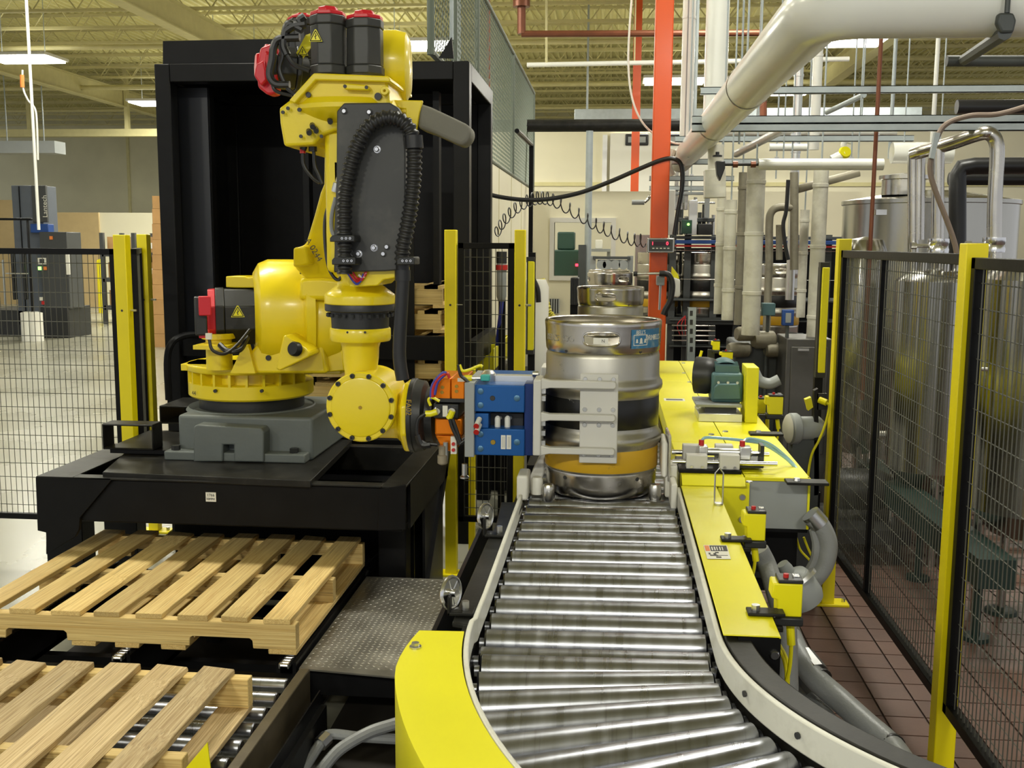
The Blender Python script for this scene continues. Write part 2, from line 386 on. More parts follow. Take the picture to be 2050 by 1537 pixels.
# tall white wall far behind, with two dock doors
Yb = 23.0
q0 = aY(1070,262,Yb); 
wd = struct(MB().bx(-3.5,16,Yb,Yb+.2,0,q0.z).build('wall_far', WALLW, org=(2,Yb,0)))
MB().bx(-3.5,16,Yb-.04,Yb,2.98,3.06).build('panel_seam', JST, wd)
dd = aY(1222,265,Yb-.1); d2 = aY(1420,400,Yb-.1)
door = struct(MB().bx(dd.x,d2.x,Yb-.1,Yb-.02,0,dd.z-.02).build('door_1', WHT, org=((dd.x+d2.x)/2,Yb-.06,0)))
for wx0, wx1 in ((1252,1298),(1336,1372)):
    a, b = aY(wx0,268,Yb-.14), aY(wx1,291,Yb-.14)
    MB().bx(a.x,b.x,Yb-.14,Yb-.1,b.z,a.z).build('door_window_gasket', RB, door, bevel=.05)
    MB().bx(a.x+.06,b.x-.06,Yb-.15,Yb-.13,b.z+.06,a.z-.06).build('door_window', GM, door)
tr = aY(1218,270,Yb-.1)
struct(MB().bx(tr.x-.12,tr.x-.02,Yb-.13,Yb,0,tr.z).build('trim_1', ALM))
# tan partition and white box room on the far left
a = aY(95,425,26); b = aY(197,425,26); c = aY(312,425,26)
struct(MB().bx(a.x,b.x,26,26.2,0,a.z).build('wall_partition_tan', TANP))
struct(MB().bx(b.x,c.x,26.05,26.25,0,a.z).build('wall_partition_white', WALLW))
a = aY(-60,400,27); b = aY(60,400,27)
struct(MB().bx(a.x,b.x,27,27.2,0,a.z).build('wall_partition_side', TANP))
# lamps
def lamp(x, y, z, lx=1.25, ly=.62, label='', rz=0, power=1.0):
    t = thing('ceiling_light', label, 'lamp', (x,y,z), 'high bay ceiling lamps')
    MB().bx(x-lx/2-.05,x+lx/2+.05,y-ly/2-.05,y+ly/2+.05,z+.035,z+.09).build('housing', AL, t)
    MB().bx(x-lx/2,x+lx/2,y-ly/2,y+ly/2,z,z+.035).build('lens', LENS, t)
    for s in (-1,1): MB().cyl((x+s*lx*.35,y,z+.09),(x+s*lx*.35,y,ZC-.05),.008,6).build('hanger_rod', GV, t)
    ul = bpy.data.lights.new('lamp_uplight','AREA'); ul.shape = 'RECTANGLE'; ul.size = lx; ul.size_y = ly; ul.energy = LAMP_W*power*.06; ul.color = LAMP_COL
    uo = bpy.data.objects.new('lamp_uplight', ul); COL.objects.link(uo); uo.parent = t; uo.location = (0,0,.10); uo.rotation_euler = (math.pi,0,0)
    ld = bpy.data.lights.new('lamp_light','AREA'); ld.shape = 'RECTANGLE'; ld.size = lx; ld.size_y = ly; ld.energy = LAMP_W*power; ld.color = LAMP_COL
    lo = bpy.data.objects.new('lamp_light', ld); COL.objects.link(lo); lo.parent = t; lo.location = (0,0,-.012)
    return t
lz = 5.2
for px_, py_, lab in ((48,121,'bright rectangular ceiling lamp above the stretch wrapper at left'),(838,95,'bright ceiling lamp just right of the robot top'),
                 (1692,87,'bright ceiling lamp under the fat white pipe'),(318,209,'small distant ceiling lamp beside the black frame edge'),
                 (1350,165,'small distant ceiling lamp beside the orange column'),(1562,187,'small distant ceiling lamp between white pipes')):
    p = aZ(px_, py_, lz); lamp(p.x, p.y, lz, label=lab, ly=.8, power=1.5)
for x_ in (-7.5,-3.2,1.6,6.0):
    for y_ in (-6.0,5.3,9.4,13.8):
        if x_ > 5 and y_ < 10: continue
        lamp(x_, y_, 5.6, label='unseen ceiling lamp of the conveyor hall', power=3.1 if y_ < 0 else 1.0)  # row behind the camera is added and boosted as frontal fill
for px_, py_ in ((470,150),(620,190),(760,160)):  # added lamps out of view, boosted to brighten the far wall
    p = aZ(px_, py_, lz); lamp(p.x, p.y, lz, label='added ceiling lamp, unseen behind the dispenser frame, lighting the far wall', power=2.5)
# ================================================================ keg conveyor
ZR, RR = .905, .031
XL, XR = -.262, .222
CC = (1.0, 2.07); RI, RO = .78, 1.265
conv = thing('roller_conveyor', 'steel roller conveyor curving towards the camera with yellow side guards', 'conveyor', (0,2.4,0))
rb = MB(); n_ = 20
def roller(p0, p1, r=RR, r2=None):
    p0, p1 = V(p0), V(p1); d = (p1-p0).normalized(); c = (p0+p1)/2
    L = (p1-p0).length; mb = MB(); R = Matrix.Rotation(math.atan2(d.y,d.x),3,'Z')
    prof = [(.006,-L/2-.012),(.012,-L/2-.012),(.012,-L/2),(r-.004,-L/2),(r,-L/2+.004),(r2 or r,L/2-.004),((r2 or r)-.004,L/2),(.012,L/2),(.012,L/2+.012),(.006,L/2+.012)]
    mb.lathe(prof, c, 24, d=d)
    return mb.build('roller', ST, conv, smooth=40)
SK = .010
for k in range(18):
    y = 3.29 - .1*(k-4)
    if y < 2.05: break
    roller((XL,y-SK,ZR-RR), (XR,y+SK,ZR-RR))
for k in range(0, 15):
    a = math.radians(1.0+4.1*k)
    cs, sn = math.cos(a), math.sin(a)
    r0 = RO-.01; r1 = RI+.004
    roller((CC[0]-r0*cs, CC[1]-r0*sn-SK, ZR-.034), (CC[0]-r1*cs, CC[1]-r1*sn+SK, ZR-.030), .034, .027)
# side frames
mb = MB().bx(XL-.05,XL-.018,2.05,3.75,.70,.885); mb.build('side_frame', BK, conv)
MB().arc_slab(CC, RO+.008, RO+.03, math.pi, math.pi+1.1, .66, .955, 30).build('side_frame', BK, conv)
MB().bx(XR+.014,XR+.045,2.05,3.4,.70,.93).build('side_frame', BK, conv)
MB().arc_slab(CC, RI-.075, RI-.022, math.pi, math.pi+1.25, .70,.962, 30).build('curved_channel', BKS, conv, bevel=.004)
MB().arc_slab(CC, RI-.13, RI-.02, math.pi+.02, math.pi+1.25, .62,.70, 30).build('curved_lower_channel', BK, conv)
MB().bx(.268,.352,2.034,2.042,.79,.968).build('end_plate', BK, conv)
for z_ in (.935,.875): MB().lathe([(0,.008),(.008,.008),(.010,.004),(.010,0)],(.340,2.034,z_),10,d=(0,-1,0)).build('bolt', ZN, conv)
# white guide strips
def strip(path, z0, z1, th=.012, nm='guide_strip', mt=WG):
    return MB().sweep(path, [(-th/2,z0),(th/2,z0),(th/2,z1),(-th/2,z1)]).build(nm, mt, conv, bevel=.003)
pr_ = [V((XR+.010, 3.36-.05*i, 0)) for i in range(26)] + [V((CC[0]-(RI-.012)*math.cos(a/40*1.25), CC[1]-(RI-.012)*math.sin(a/40*1.25), 0)) for a in range(1,41)]
strip(pr_, .905, .962)
lst = ((1052.8,1003.8),(1044,1031),(1030.5,1060.7),(1020.7,1087.8),(1008.3,1120),(996,1147),(983.6,1176.8),(968.7,1211),(955,1246),(947,1270))
pl_ = [V((min(p.x,XL-.008),p.y,0)) for p in spline([aZ(x,y,.945) for x,y in lst],5)]
pl_ = [p for p in pl_ if p.y > 2.08] + [V((CC[0]-(RO+.012)*math.cos(a/40*1.0), CC[1]-(RO+.012)*math.sin(a/40*1.0), 0)) for a in range(0,41)]
strip(pl_, .915, .968, .011)
for a in (.30,.52):
    p = V((CC[0]-(RI-.004)*math.cos(a), CC[1]-(RI-.004)*math.sin(a), .935)); q = V((CC[0]-(RI-.001)*math.cos(a), CC[1]-(RI-.001)*math.sin(a), .935))
    MB().cyl(p,q+(q-p)*.3,.006,10).build('strip_bolt_hole', INK, conv)
# black left guide bar with adjusters
bar = MB().prism([aZ(x,y,.93) for x,y in ((1048,1012),(1003,1012),(992,1060),(978,1083),(955,1135),(927,1200),(905,1256),(940,1262),(962,1215),(990,1150),(1015,1090),(1036,1040))], (0,0,.012)).build('guide_bar', BKS, conv, bevel=.003)
MB().prism([(XL-.11,3.2,.70),(XL-.10,3.2,.70),(XL-.10,2.1,.70),(XL-.11,2.1,.70)], (0,0,.22)).build('guide_bar_web', BK, conv)
for (wx, wy, bx_, by_) in ((972,1033,1000,1068),(903,1186,932,1222)):
    b = aZ(bx_, by_, .95); cwh = aY(wx, wy, b.y+.01)
    MB().bx(cwh.x-.004,b.x+.02,b.y-.022,b.y+.022,.944,.952).bx(cwh.x-.004,cwh.x+.003,b.y-.022,b.y+.022,.944,cwh.z).build('adjuster_bracket', BKS, conv, bevel=.002)
    MB().cyl((b.x,b.y,.952),(b.x,b.y,.972),.008,8).build('bolt', ZN, conv)
    hw = MB(); ax = V((1,-.5,.1)).normalized()
    u, w_, d_ = frame_of(ax)
    hw.tube([cwh+(u*math.cos(t*.3141593)+w_*math.sin(t*.3141593))*.034 for t in range(20)], .005, 8, closed=True)
    for t in range(3):
        a = t*math.pi/3+.3; hw.cyl(cwh-(u*math.cos(a)+w_*math.sin(a))*.034, cwh+(u*math.cos(a)+w_*math.sin(a))*.034, .004, 6)
    hw.cyl(cwh-ax*.008,cwh+ax*.016,.009,12)
    hw.lathe([(0,-.003),(.030,-.003),(.030,.003),(0,.003)], cwh, 24, d=ax)
    hw.build('handwheel', CHR, conv)
# yellow guards
gd = MB(); a0_, a1_ = math.pi+.055, math.pi+1.1; ri_, ro_ = RO+.02, RO+.145
pts = []
for i in range(33):
    a = a0_+(a1_-a0_)*i/32; pts.append(V((CC[0]+ri_*math.cos(a), CC[1]+ri_*math.sin(a), .97)))
po = []
for i in range(33):
    f = i/32; a = a0_+(a1_-a0_)*f; r = ro_-.034*max(0,1-f*7)**1.4; po.append(V((CC[0]+r*math.cos(a), CC[1]+r*math.sin(a), .97)))
fs = []
vs2 = pts+po+[p-V((0,0,.006)) for p in pts]+[p-V((0,0,.20)) for p in po]
N = 33
for i in range(32):
    fs += [(i,i+1,N+i+1,N+i), (N+i,N+i+1,3*N+i+1,3*N+i)]
    fs += [(2*N+i,2*N+i+1,i+1,i)]
fs += [(0,N,3*N,2*N)]
g1 = MB().add(vs2, fs).build('curved_guard', YG, conv, smooth=30)
sol = g1.modifiers.new('thickness','SOLIDIFY'); sol.thickness = .003
a = math.pi+.12; 
p = V((CC[0]+(ro_-.035)*math.cos(a), CC[1]+(ro_-.035)*math.sin(a), .97))
MB().cyl(p,p+V((0,0,.003)),.012,14).cyl(p+V((0,0,.003)),p+V((0,0,.01)),.008,6).build('bolt', ZN, conv)
gs = MB()
xa, xb = XR+.016, .352
gs.prism([(xa,2.035,.972),(xb,2.035,.972),(xb,2.035,.90),(xb-.003,2.035,.90),(xb-.003,2.035,.969),(xa,2.035,.969)], (0,1.30,0))
gs = gs.build('straight_guard', YG, conv, bevel=.0015)
# warning sticker on the guard
s0, s1, s2, s3 = aZ(1408,1091,.9735), aZ(1455,1091.5,.9735), aZ(1463,1119,.9735), aZ(1416,1118.5,.9735)
wl_ = MB().prism([s3,s2,s1,s0], (0,0,.0004)).build('warning_sticker', PAPER, gs, smooth=0)
def quad_on(s, u0, u1, v0, v1, z=.0005):
    f = lambda u, v: (s[0]*(1-u)+s[1]*u)*(1-v) + (s[3]*(1-u)+s[2]*u)*v + V((0,0,z))
    return [f(u0,v0), f(u1,v0), f(u1,v1), f(u0,v1)]
S_ = (s0,s1,s2,s3)
MB().prism(quad_on(S_,.03,.22,.04,.45), (0,0,.0003)).build('warning_sticker_orange', ORL, gs, smooth=0)
MB().prism(quad_on(S_,.25,.97,.04,.45), (0,0,.0003)).build('warning_sticker_black', INK, gs, smooth=0)
tx = MB()
for i,(u0,u1) in enumerate(((.30,.36),(.41,.47),(.52,.56),(.64,.69),(.75,.79))): tx.prism(quad_on(S_,u0,u1,.14,.40,.0009), (0,0,.0002))
tx.build('warning_sticker_print', PAPER, gs, smooth=0)
pic = MB(); pic.prism(quad_on(S_,.12,.20,.58,.70,.0006), (0,0,.0003)).prism(quad_on(S_,.16,.50,.72,.80,.0006), (0,0,.0003)).prism(quad_on(S_,.40,.56,.52,.60,.0006),(0,0,.0003)).prism(quad_on(S_,.32,.44,.60,.72,.0006),(0,0,.0003)).prism(quad_on(S_,.40,.62,.84,.93,.0006),(0,0,.0003)).prism(quad_on(S_,.50,.92,.74,.77,.0006),(0,0,.0003))
pic.build('warning_sticker_pictogram', INK, gs, smooth=0)
# stops beside the keg
for px_ in (1098,1311):
    p = aZ(px_, 998, .905); MB().lathe([(0,.0),(.019,0),(.021,.01),(.021,.045),(.016,.055),(0,.055)], (p.x,p.y,.90), 16).build('stop_pin', SS, conv)
MB().bx(-.30,-.262,3.36,3.48,.90,.985).build('guide_block', WHT, conv, bevel=.008)
MB().prism([aY(1062,952,3.55),aY(1078,918,3.55),aY(1090,920,3.55),aY(1090,945,3.55),aY(1080,975,3.55),aY(1062,985,3.55)], (0,.12,0)).build('guide_block', WHT, conv, bevel=.006)
MB().lathe([(0,0),(.02,0),(.02,.05),(.016,.058),(0,.058)], aY(1075,988,3.42), 16, d=(0,0,1)).build('guide_roller', WHT, conv)
MB().bx(.192,.232,3.42,3.52,.91,1.02).build('guide_block', WHT, conv, bevel=.006)
MB().bx(.205,.225,3.30,3.44,.90,.985).build('guide_block', WHT, conv, bevel=.006)
# legs
for x_, y_ in ((-.29,2.2),(.27,2.2),(-.29,3.2),(.27,3.1),(.12,1.35)):
    MB().bx(x_-.025,x_+.025,y_-.03,y_+.03,.012,.70).bx(x_-.06,x_+.06,y_-.06,y_+.06,0,.012).build('leg', BK, conv)
for y_ in (2.2,3.2): MB().bx(-.29,.27,y_-.02,y_+.02,.55,.61).build('cross_member', BK, conv)
MB().bx(-.27,.24,2.3,3.3,.56,.74).build('drive_pan', BK, conv)
# the straight infeed further back (under the kegs)
inf = thing('infeed_conveyor', 'dark steel infeed conveyor carrying the row of kegs behind the gripper', 'conveyor', (0,7,0))
MB().bx(-.30,-.26,3.78,10.6,.72,.93).build('side_frame', BK, inf)
MB().bx(.225,.238,3.78,10.6,.72,.93).build('side_frame', BK, inf)
r1 = None
for k in range(56):
    y = 3.82+.12*k
    if r1 is None: r1 = MB().cyl((-.255,3.82,ZR-.03),(.22,3.82,ZR-.03),.03,14).build('roller', ST, inf); r0y = y
    else:
        o = r1.copy(); COL.objects.link(o); o.parent = inf; o.location = (0, y-r0y, 0)
for y_ in (4.4,6.2,8.0,9.8):
    for x_ in (-.28,.232): MB().bx(x_-.02,x_+.02,y_-.03,y_+.03,0,.73).build('leg', BK, inf)
MB().cyl((-.31,3.75,1.02),(-.31,6.5,1.02),.014,10).build('guide_rail', SS, inf)
for y_ in (4.2,5.6): MB().bx(-.32,-.30,y_-.015,y_+.015,.9,1.02).build('rail_bracket', BK, inf)

# ================================================================ kegs
def make_keg(label, loc):
    k = thing('keg', label, 'keg', loc, 'steel beer kegs on the conveyor'); c = V(loc)
    H = .592
    body = [(.0,.045),(.10,.045),(.15,.05),(.185,.072),(.193,.09),(.1935,.16),(.196,.172),(.2035,.182),(.2055,.195),(.2035,.208),(.196,.218),(.1935,.232),
            (.1935,.338),(.196,.35),(.2035,.36),(.2055,.372),(.2035,.384),(.196,.394),(.1935,.406),(.1935,.47),(.190,.482),(.184,.488),(.16,.508),(.10,.528),(.03,.532),(0,.532)]
    b = MB().lathe(body, c, 64).build('body', KG, k, smooth=50)
    MB().lathe([(.0025+.1915,.236),(.1945,.237),(.1945,.334),(.194,.335)], c, 64).build('black_band', KBK, k, smooth=60)
    MB().lathe([(.194,.092),(.1945,.093),(.1945,.168),(.194,.169)], c, 64).build('yellow_band', KYL, k, smooth=60)
    up = [(.182,.484),(.190,.486),(.1935,.494),(.1955,.52),(.1965,.56),(.198,.575),(.1985,.584),(.195,.591),(.189,.592),(.184,.588),(.184,.578),(.188,.57),(.1905,.56),(.1895,.52),(.1875,.5),(.182,.484)]
    mb = MB().lathe(up, c, 72); ch = mb.build('top_chime', KGB, k, smooth=50)
    # hand holes cut right through the chime
    cut = MB()
    for q in range(3):
        ang = math.radians(-90-1+120*q); d = V((math.cos(ang), math.sin(ang), 0)); s = V((-d.y, d.x, 0)); poly = []
        for i in range(28):
            t = 2*math.pi*i/28; poly.append(c + d*.15 + s*(math.copysign(abs(math.cos(t))**.55, math.cos(t))*.057) + V((0,0,.536+math.copysign(abs(math.sin(t))**.7, math.sin(t))*.0205)))
        cut.prism(poly, d*.09)
    co = cut.build('cutter', KGB, smooth=0); bo = ch.modifiers.new('hole','BOOLEAN'); bo.object = co; bo.operation = 'DIFFERENCE'; bo.solver = 'EXACT'
    bpy.context.view_layer.update()
    me = bpy.data.meshes.new_from_object(ch.evaluated_get(bpy.context.evaluated_depsgraph_get())); ch.modifiers.clear(); ch.data = me
    bpy.data.objects.remove(co)
    for q in range(3):          # rolled lip round each hole
        ang = math.radians(-90-1+120*q); lip = []
        for i in range(36):
            t = 2*math.pi*i/36; a = ang + math.copysign(abs(math.cos(t))**.55, math.cos(t))*.061/.197
            z = .536+math.copysign(abs(math.sin(t))**.7, math.sin(t))*.0235
            lip.append(c + V((math.cos(a)*.1955, math.sin(a)*.1955, z)))
        MB().tube(lip, .0035, 8, closed=True).build('hole_lip', KGB, ch)
    lo = [(.188,.095),(.1905,.085),(.1915,.075),(.190,.066),(.1895,.04),(.187,.02),(.180,.006),(.172,0),(.165,.003),(.166,.01),(.176,.022),(.182,.05),(.184,.08),(.188,.095)]
    MB().lathe(lo, c, 64).build('bottom_chime', KGB, k, smooth=50)
    MB().lathe([(0,.532),(.052,.532),(.055,.536),(.055,.546),(.047,.549),(.044,.543),(.02,.540),(.018,.548),(0,.548)], c, 32).build('valve', SS, k)
    dr = MB()
    for ang in (-50,-128,30,150):
        a = math.radians(ang); p = c+V((math.cos(a)*.1885, math.sin(a)*.1885, .068)); dr.lathe([(0,0),(.007,0),(.007,.0035),(0,.0035)], p, 10, d=(math.cos(a),math.sin(a),0))
        p = c+V((math.cos(a)*.190, math.sin(a)*.190, .494)); dr.lathe([(0,0),(.006,0),(.006,.0035),(0,.0035)], p, 10, d=(math.cos(a),math.sin(a),0))
    dr.build('drain_hole', INK, k)
    return k
KX, KY = -.024, 3.55
keg1 = make_keg('steel keg with black and yellow bands held in the gripper jaws', (KX,KY,.906))
keg2 = copy_tree(keg1, loc=(-.002,6.19,.906), rz=math.radians(-7), label='steel keg second in line, just behind the gripped keg')
keg3 = copy_tree(keg1, loc=(-.01,9.2,.906), rz=math.radians(40), label='steel keg third in line behind the gripped keg')
keg4 = copy_tree(keg1, loc=(-.02,10.1,.906), rz=math.radians(80), label='farthest steel keg in line, in front of the cold-room window')
def kill(o):
    for c in list(o.children): kill(c)
    bpy.data.objects.remove(o)
for ch in list(keg2.children)+list(keg3.children)+list(keg4.children):
    if ch.name.startswith('yellow_band') or ch.name.startswith('black_band'): kill(ch)
# stickers and stamping on the gripped keg, wrapped on its chime
def wrap(vs, ang, r, z, sc=1.0):
    out = []
    for p in vs:
        a = ang + p[0]/r; q = r + p[2]; out.append((KX+math.cos(a)*q, KY+math.sin(a)*q, .906+z+p[1]))
    return out
def wrap_rect(x0,x1,y0,y1,ang,r,z,n=14,th=.0006):
    vs = []; fs = []
    for i in range(n+1):
        x = x0+(x1-x0)*i/n; vs += [(x,y0,0),(x,y1,0),(x,y1,th),(x,y0,th)]
    for i in range(n): fs += [(4*i+a,4*i+(a+1)%4,4*i+4+(a+1)%4,4*i+4+a) for a in range(4)]
    return wrap(vs,ang,r,z), fs
aS = math.radians(-62)
st = MB().add(*wrap_rect(0,.142,-.031,.031,aS,.1975,.536)).build('brand_sticker', BLUEL, keg1, smooth=30)
fr = MB()
for r_ in ((.008,.066,.012,.014),(.008,.066,-.021,-.019),(.008,.010,-.02,.013),(.064,.066,-.02,.013)): fr.add(*wrap_rect(*r_,aS,.1982,.536,6))
fr.build('sticker_frame', PAPER, st, smooth=0)
for body, size, cx, cy in (("BELL'S",.017,.037,.021),("DRINK",.022,.086,.002),("BELL'S",.022,.121,.002)):
    v_, f_ = text_data(body, size, 'CENTER', .0003); v_ = [(p.x*.85+cx, p.y*1.1+cy, p.z+.0005) for p in v_]
    MB().add(wrap(v_,aS,.1982,.536), f_).build('sticker_lettering', PAPER, st, smooth=0)
for cx, s in ((.021,.8),(.038,1.15),(.055,.8)):   # three bells
    pts = [(-.007,-.008),(.007,-.008),(.0045,-.004),(.004,.004),(.002,.008),(-.002,.008),(-.004,.004),(-.0045,-.004)]
    v_ = [(cx+x*s, -.006+y*s, z) for z in (.0008,.0012) for x, y in pts]; n8 = 8
    MB().add(wrap(v_,aS,.1978,.536), [tuple(range(8)), tuple(range(15,7,-1))]+[(i,i+8,(i+1)%8+8,(i+1)%8) for i in range(8)]).build('sticker_bell', PAPER, st, smooth=0)
v_, f_ = text_data("BELL'S  CO", .030, 'RIGHT', .0006); v_ = [(p.x*1.05, p.y, p.z) for p in v_]
MB().add(wrap(v_, math.radians(-118), .1965, .532), f_).build('stamped_lettering', KG, keg1, smooth=0)
v_, f_ = wrap_rect(-.024,.024,-.010,.010,math.radians(-92),.176,.529,8)
MB().add(v_, f_).build('barcode_label', PAPER, keg1, smooth=0)
v_, f_ = text_data("N", .014, 'CENTER', .0003); MB().add(wrap([(p.x+.008,p.y,p.z) for p in v_], math.radians(-92), .1768,.529), f_).build('barcode_lettering', INK, keg1, smooth=0)

# ================================================================ pallets
def board(x0,x1,y0,y1,z0,z1,mt,par,axis='Y',wane=0.0,seed=0):
    rnd = random.Random(seed); n = 10; mb = MB(); vs = []; fs = []
    for i in range(n+1):
        t = i/n; j = lambda s: rnd.uniform(-s,s)
        w0 = wane*max(0,rnd.uniform(-.3,1)); 
        if axis == 'Y':
            y = y0+(y1-y0)*t; vs += [(x0+j(.001),y,z0),(x1+j(.001),y,z0),(x1-w0*.6+j(.001),y,z1-(w0>0)*.006+j(.0008)),(x0+j(.001),y,z1+j(.0008))]
        else:
            x = x0+(x1-x0)*t; vs += [(x,y0,z0),(x,y1,z0),(x,y1,z1),(x,y0,z1)]
    for i in range(n): fs += [(4*i+k,4*i+(k+1)%4,4*i+4+(k+1)%4,4*i+4+k) for k in range(4)]
    fs += [(3,2,1,0), tuple(range(4*n,4*n+4))]
    return mb.add(vs,fs).build('deck_board' if mt is not WDX else 'stringer', mt, par, smooth=30, bevel=.002, seg=1)
def stringer(xl, y0, y1, z0, z1, par):
    pts = [(0,z0),(.155,z0),(.157,z0+.028),(.167,z0+.036),(.373,z0+.036),(.383,z0+.028),(.385,z0),(.835,z0),(.837,z0+.028),(.847,z0+.036),(1.053,z0+.036),(1.063,z0+.028),(1.065,z0),(1.22,z0),(1.22,z1),(0,z1)]
    return MB().prism([(xl+x, y0, z) for x, z in pts], (0,y1-y0,0)).build('stringer', WDX, par, bevel=.002, seg=1, smooth=0)
def pallet(xr, y0, zt, label, mt, offs, wane):
    xl = xr-1.22; L = 1.02; t = thing('wooden_pallet', label, 'pallet', ((xl+xr)/2, y0+L/2, zt-.13), 'wooden pallets')
    for yy in (y0, y0+L/2-.02, y0+L-.04): stringer(xl, yy, yy+.04, zt-.112, zt-.02, t)
    for i, (x, w_) in enumerate(offs):
        board(xl+x, xl+x+w_, y0+random.uniform(-.004,.012), y0+L+random.uniform(-.01,.012), zt-.02, zt+random.uniform(-.001,.002), mt, t, wane=wane[i], seed=i+int(xr*-100))
    for x, w_ in ((0,.10),(.40,.09),(.56,.09),(.73,.09),(1.12,.10)):
        board(xl+x, xl+x+w_, y0, y0+L, zt-.13, zt-.112, mt, t, seed=int(x*99))
    return t
pallet(-1.068, 3.376, .45, 'clean wooden pallet lying in front of the robot gantry', WDY, [(.155*i+.02,.097+.012*(i%3==2)) for i in range(8)], [0,0,.03,0,0,0,.008,0])
pallet(-1.075, 1.935, .45, 'weathered wooden pallet on the rollers at the lower left corner', WDO, [(.150*i+.015,.100) for i in range(8)], [0,0,0,.01,.02,0,.03,.035])
# pallet roller conveyor in the corner
pc = thing('pallet_conveyor', 'low black pallet conveyor with shiny rollers at lower left', 'conveyor', (-1.7,2.4,0))
r1 = None
for k in range(17):
    y = 3.20-.108*k
    if r1 is None: r1 = MB().lathe([(.008,-.02),(.016,-.02),(.016,0),(.022,0),(.025,.004),(.025,1.546),(.022,1.55),(.008,1.55)], (-1.045-1.55,3.20,.286), 18, d=(1,0,0)).build('roller', ST, pc)
    else: o = r1.copy(); COL.objects.link(o); o.parent = pc; o.location = (0,-.108*k,0)
MB().bx(-1.02,-.985,1.2,3.26,.20,.325).build('side_rail', RST, pc, bevel=.003)
MB().bx(-.985,-.93,1.2,3.26,.10,.20).bx(-.955,-.95,1.2,3.26,.2,.25).build('side_channel', BK, pc)
MB().bx(-2.66,-2.60,1.2,3.26,.20,.325).build('side_rail', BKS, pc)
for y_ in (1.5,2.9): 
    for x_ in (-1.0,-2.63): MB().bx(x_-.03,x_+.03,y_-.04,y_+.04,0,.2).build('leg', BK, pc)
p = aY(395,1525,2.45)
MB().prism([aY(372,1537,2.4),aY(415,1486,2.4),aY(421,1537,2.4),aY(421,1560,2.4),aY(372,1560,2.4)], (0,.004,0)).build('yellow_tag', YS, pc, smooth=0)
# chain transfer under the clean pallet
ct = thing('chain_conveyor', 'black chain conveyor under the clean pallet', 'conveyor', (-1.6,3.9,0))
for x_ in (-1.10,-1.70,-2.22):
    MB().bx(x_-.035,x_-.022,3.36,4.42,.14,.30).bx(x_+.022,x_+.035,3.36,4.42,.14,.30).bx(x_-.035,x_+.035,3.36,4.42,.14,.16).build('chain_rail', BK, ct)
    ch = MB(); k = 0
    for i in range(48):
        y = 3.34+.022*i; ch.cyl((x_-.016,y,.297),(x_+.016,y,.297),.0075,8)
        ch.bx(x_-.018,x_-.013,y-.009,y+.009,.289,.305).bx(x_+.013,x_+.018,y-.009,y+.009,.289,.305)
    stuff(ch.build('chain', ZN, ct))
MB().bx(-2.25,-1.05,3.30,3.36,.10,.26).build('front_beam', BK, ct)
MB().bx(-2.28,-1.06,3.38,4.42,.0,.012).build('under_pallet_shade', GRSH, ct)  # added dark sheet, paints the floor shade under the pallet
for x_ in (-1.08,-1.7,-2.23): [MB().bx(x_-.03,x_+.03,y_,y_+.06,0,.14).build('leg', BK, ct) for y_ in (3.4,4.2)]
for y_ in (3.7,4.3): MB().bx(-2.24,-1.05,y_,y_+.04,.10,.14).build('cross_member', BK, ct)
a = aZ(290,1300,.2); MB().cyl((a.x,a.y+.15,.06),(a.x,a.y+.15,.24),.010,10).cyl((a.x,a.y+.15,.17),(a.x,a.y+.15,.185),.024,12).build('adjusting_bolt', SS, ct)
p0, p1 = aZ(715,1160,.27), aZ(760,1115,.30); MB().cyl(p0,p1,.022,14).build('end_roller', SS, ct)
# tread plate walkway
tpz = .28
tpl = thing('tread_plate', 'worn steel diamond tread plate between pallet and curved conveyor', 'plate', (-.8,3.85,tpz-.02))
c4 = [(-1.055,3.362),(-.47,3.30),(-.47,4.37),(-1.055,4.37)]
MB().prism([(x,y,tpz-.006) for x,y in c4], (0,0,.006)).build('plate', TRD, tpl, smooth=0)
for y_ in (3.42,4.28): MB().bx(-1.05,-.47,y_,y_+.04,.16,tpz-.006).build('support_angle', BK, tpl)
for x_ in (-1.02,-.52):
    for y_ in (3.42,4.28): MB().bx(x_-.02,x_+.02,y_,y_+.04,0,.16).build('support_leg', BK, tpl)
MB().bx(-.98,-.36,2.3,4.36,0,.006).build('shade_grime_sheet', GRSH, tpl)  # added sheet, floor shade and grime put into its colour
lg = MB(); nx, ny = 26, 45
for i in range(nx):
    for j in range(ny):
        x = -1.045+.0222*i; y = 3.385+.0218*j; a = math.radians(35 if (i+j) % 2 else -35)
        if y < 3.365-.106*(x+1.055)+.012: continue
        c_, s_ = math.cos(a), math.sin(a); L, W = .0078, .0026
        vs2 = [(x+c_*u-s_*v, y+s_*u+c_*v, tpz+h) for u, v, h in ((-L,0,0),(0,-W,0),(L,0,0),(0,W,0),(-L*.4,0,.0013),(L*.4,0,.0013))]
        lg.add(vs2, [(0,1,5,4),(1,2,5),(2,3,5),(3,0,4,5),(3,0,4)] if False else [(0,1,4),(1,5,4),(1,2,5),(2,3,5),(3,4,5),(3,0,4)])
stuff(lg.build('tread_lugs', TRD, tpl, smooth=0))
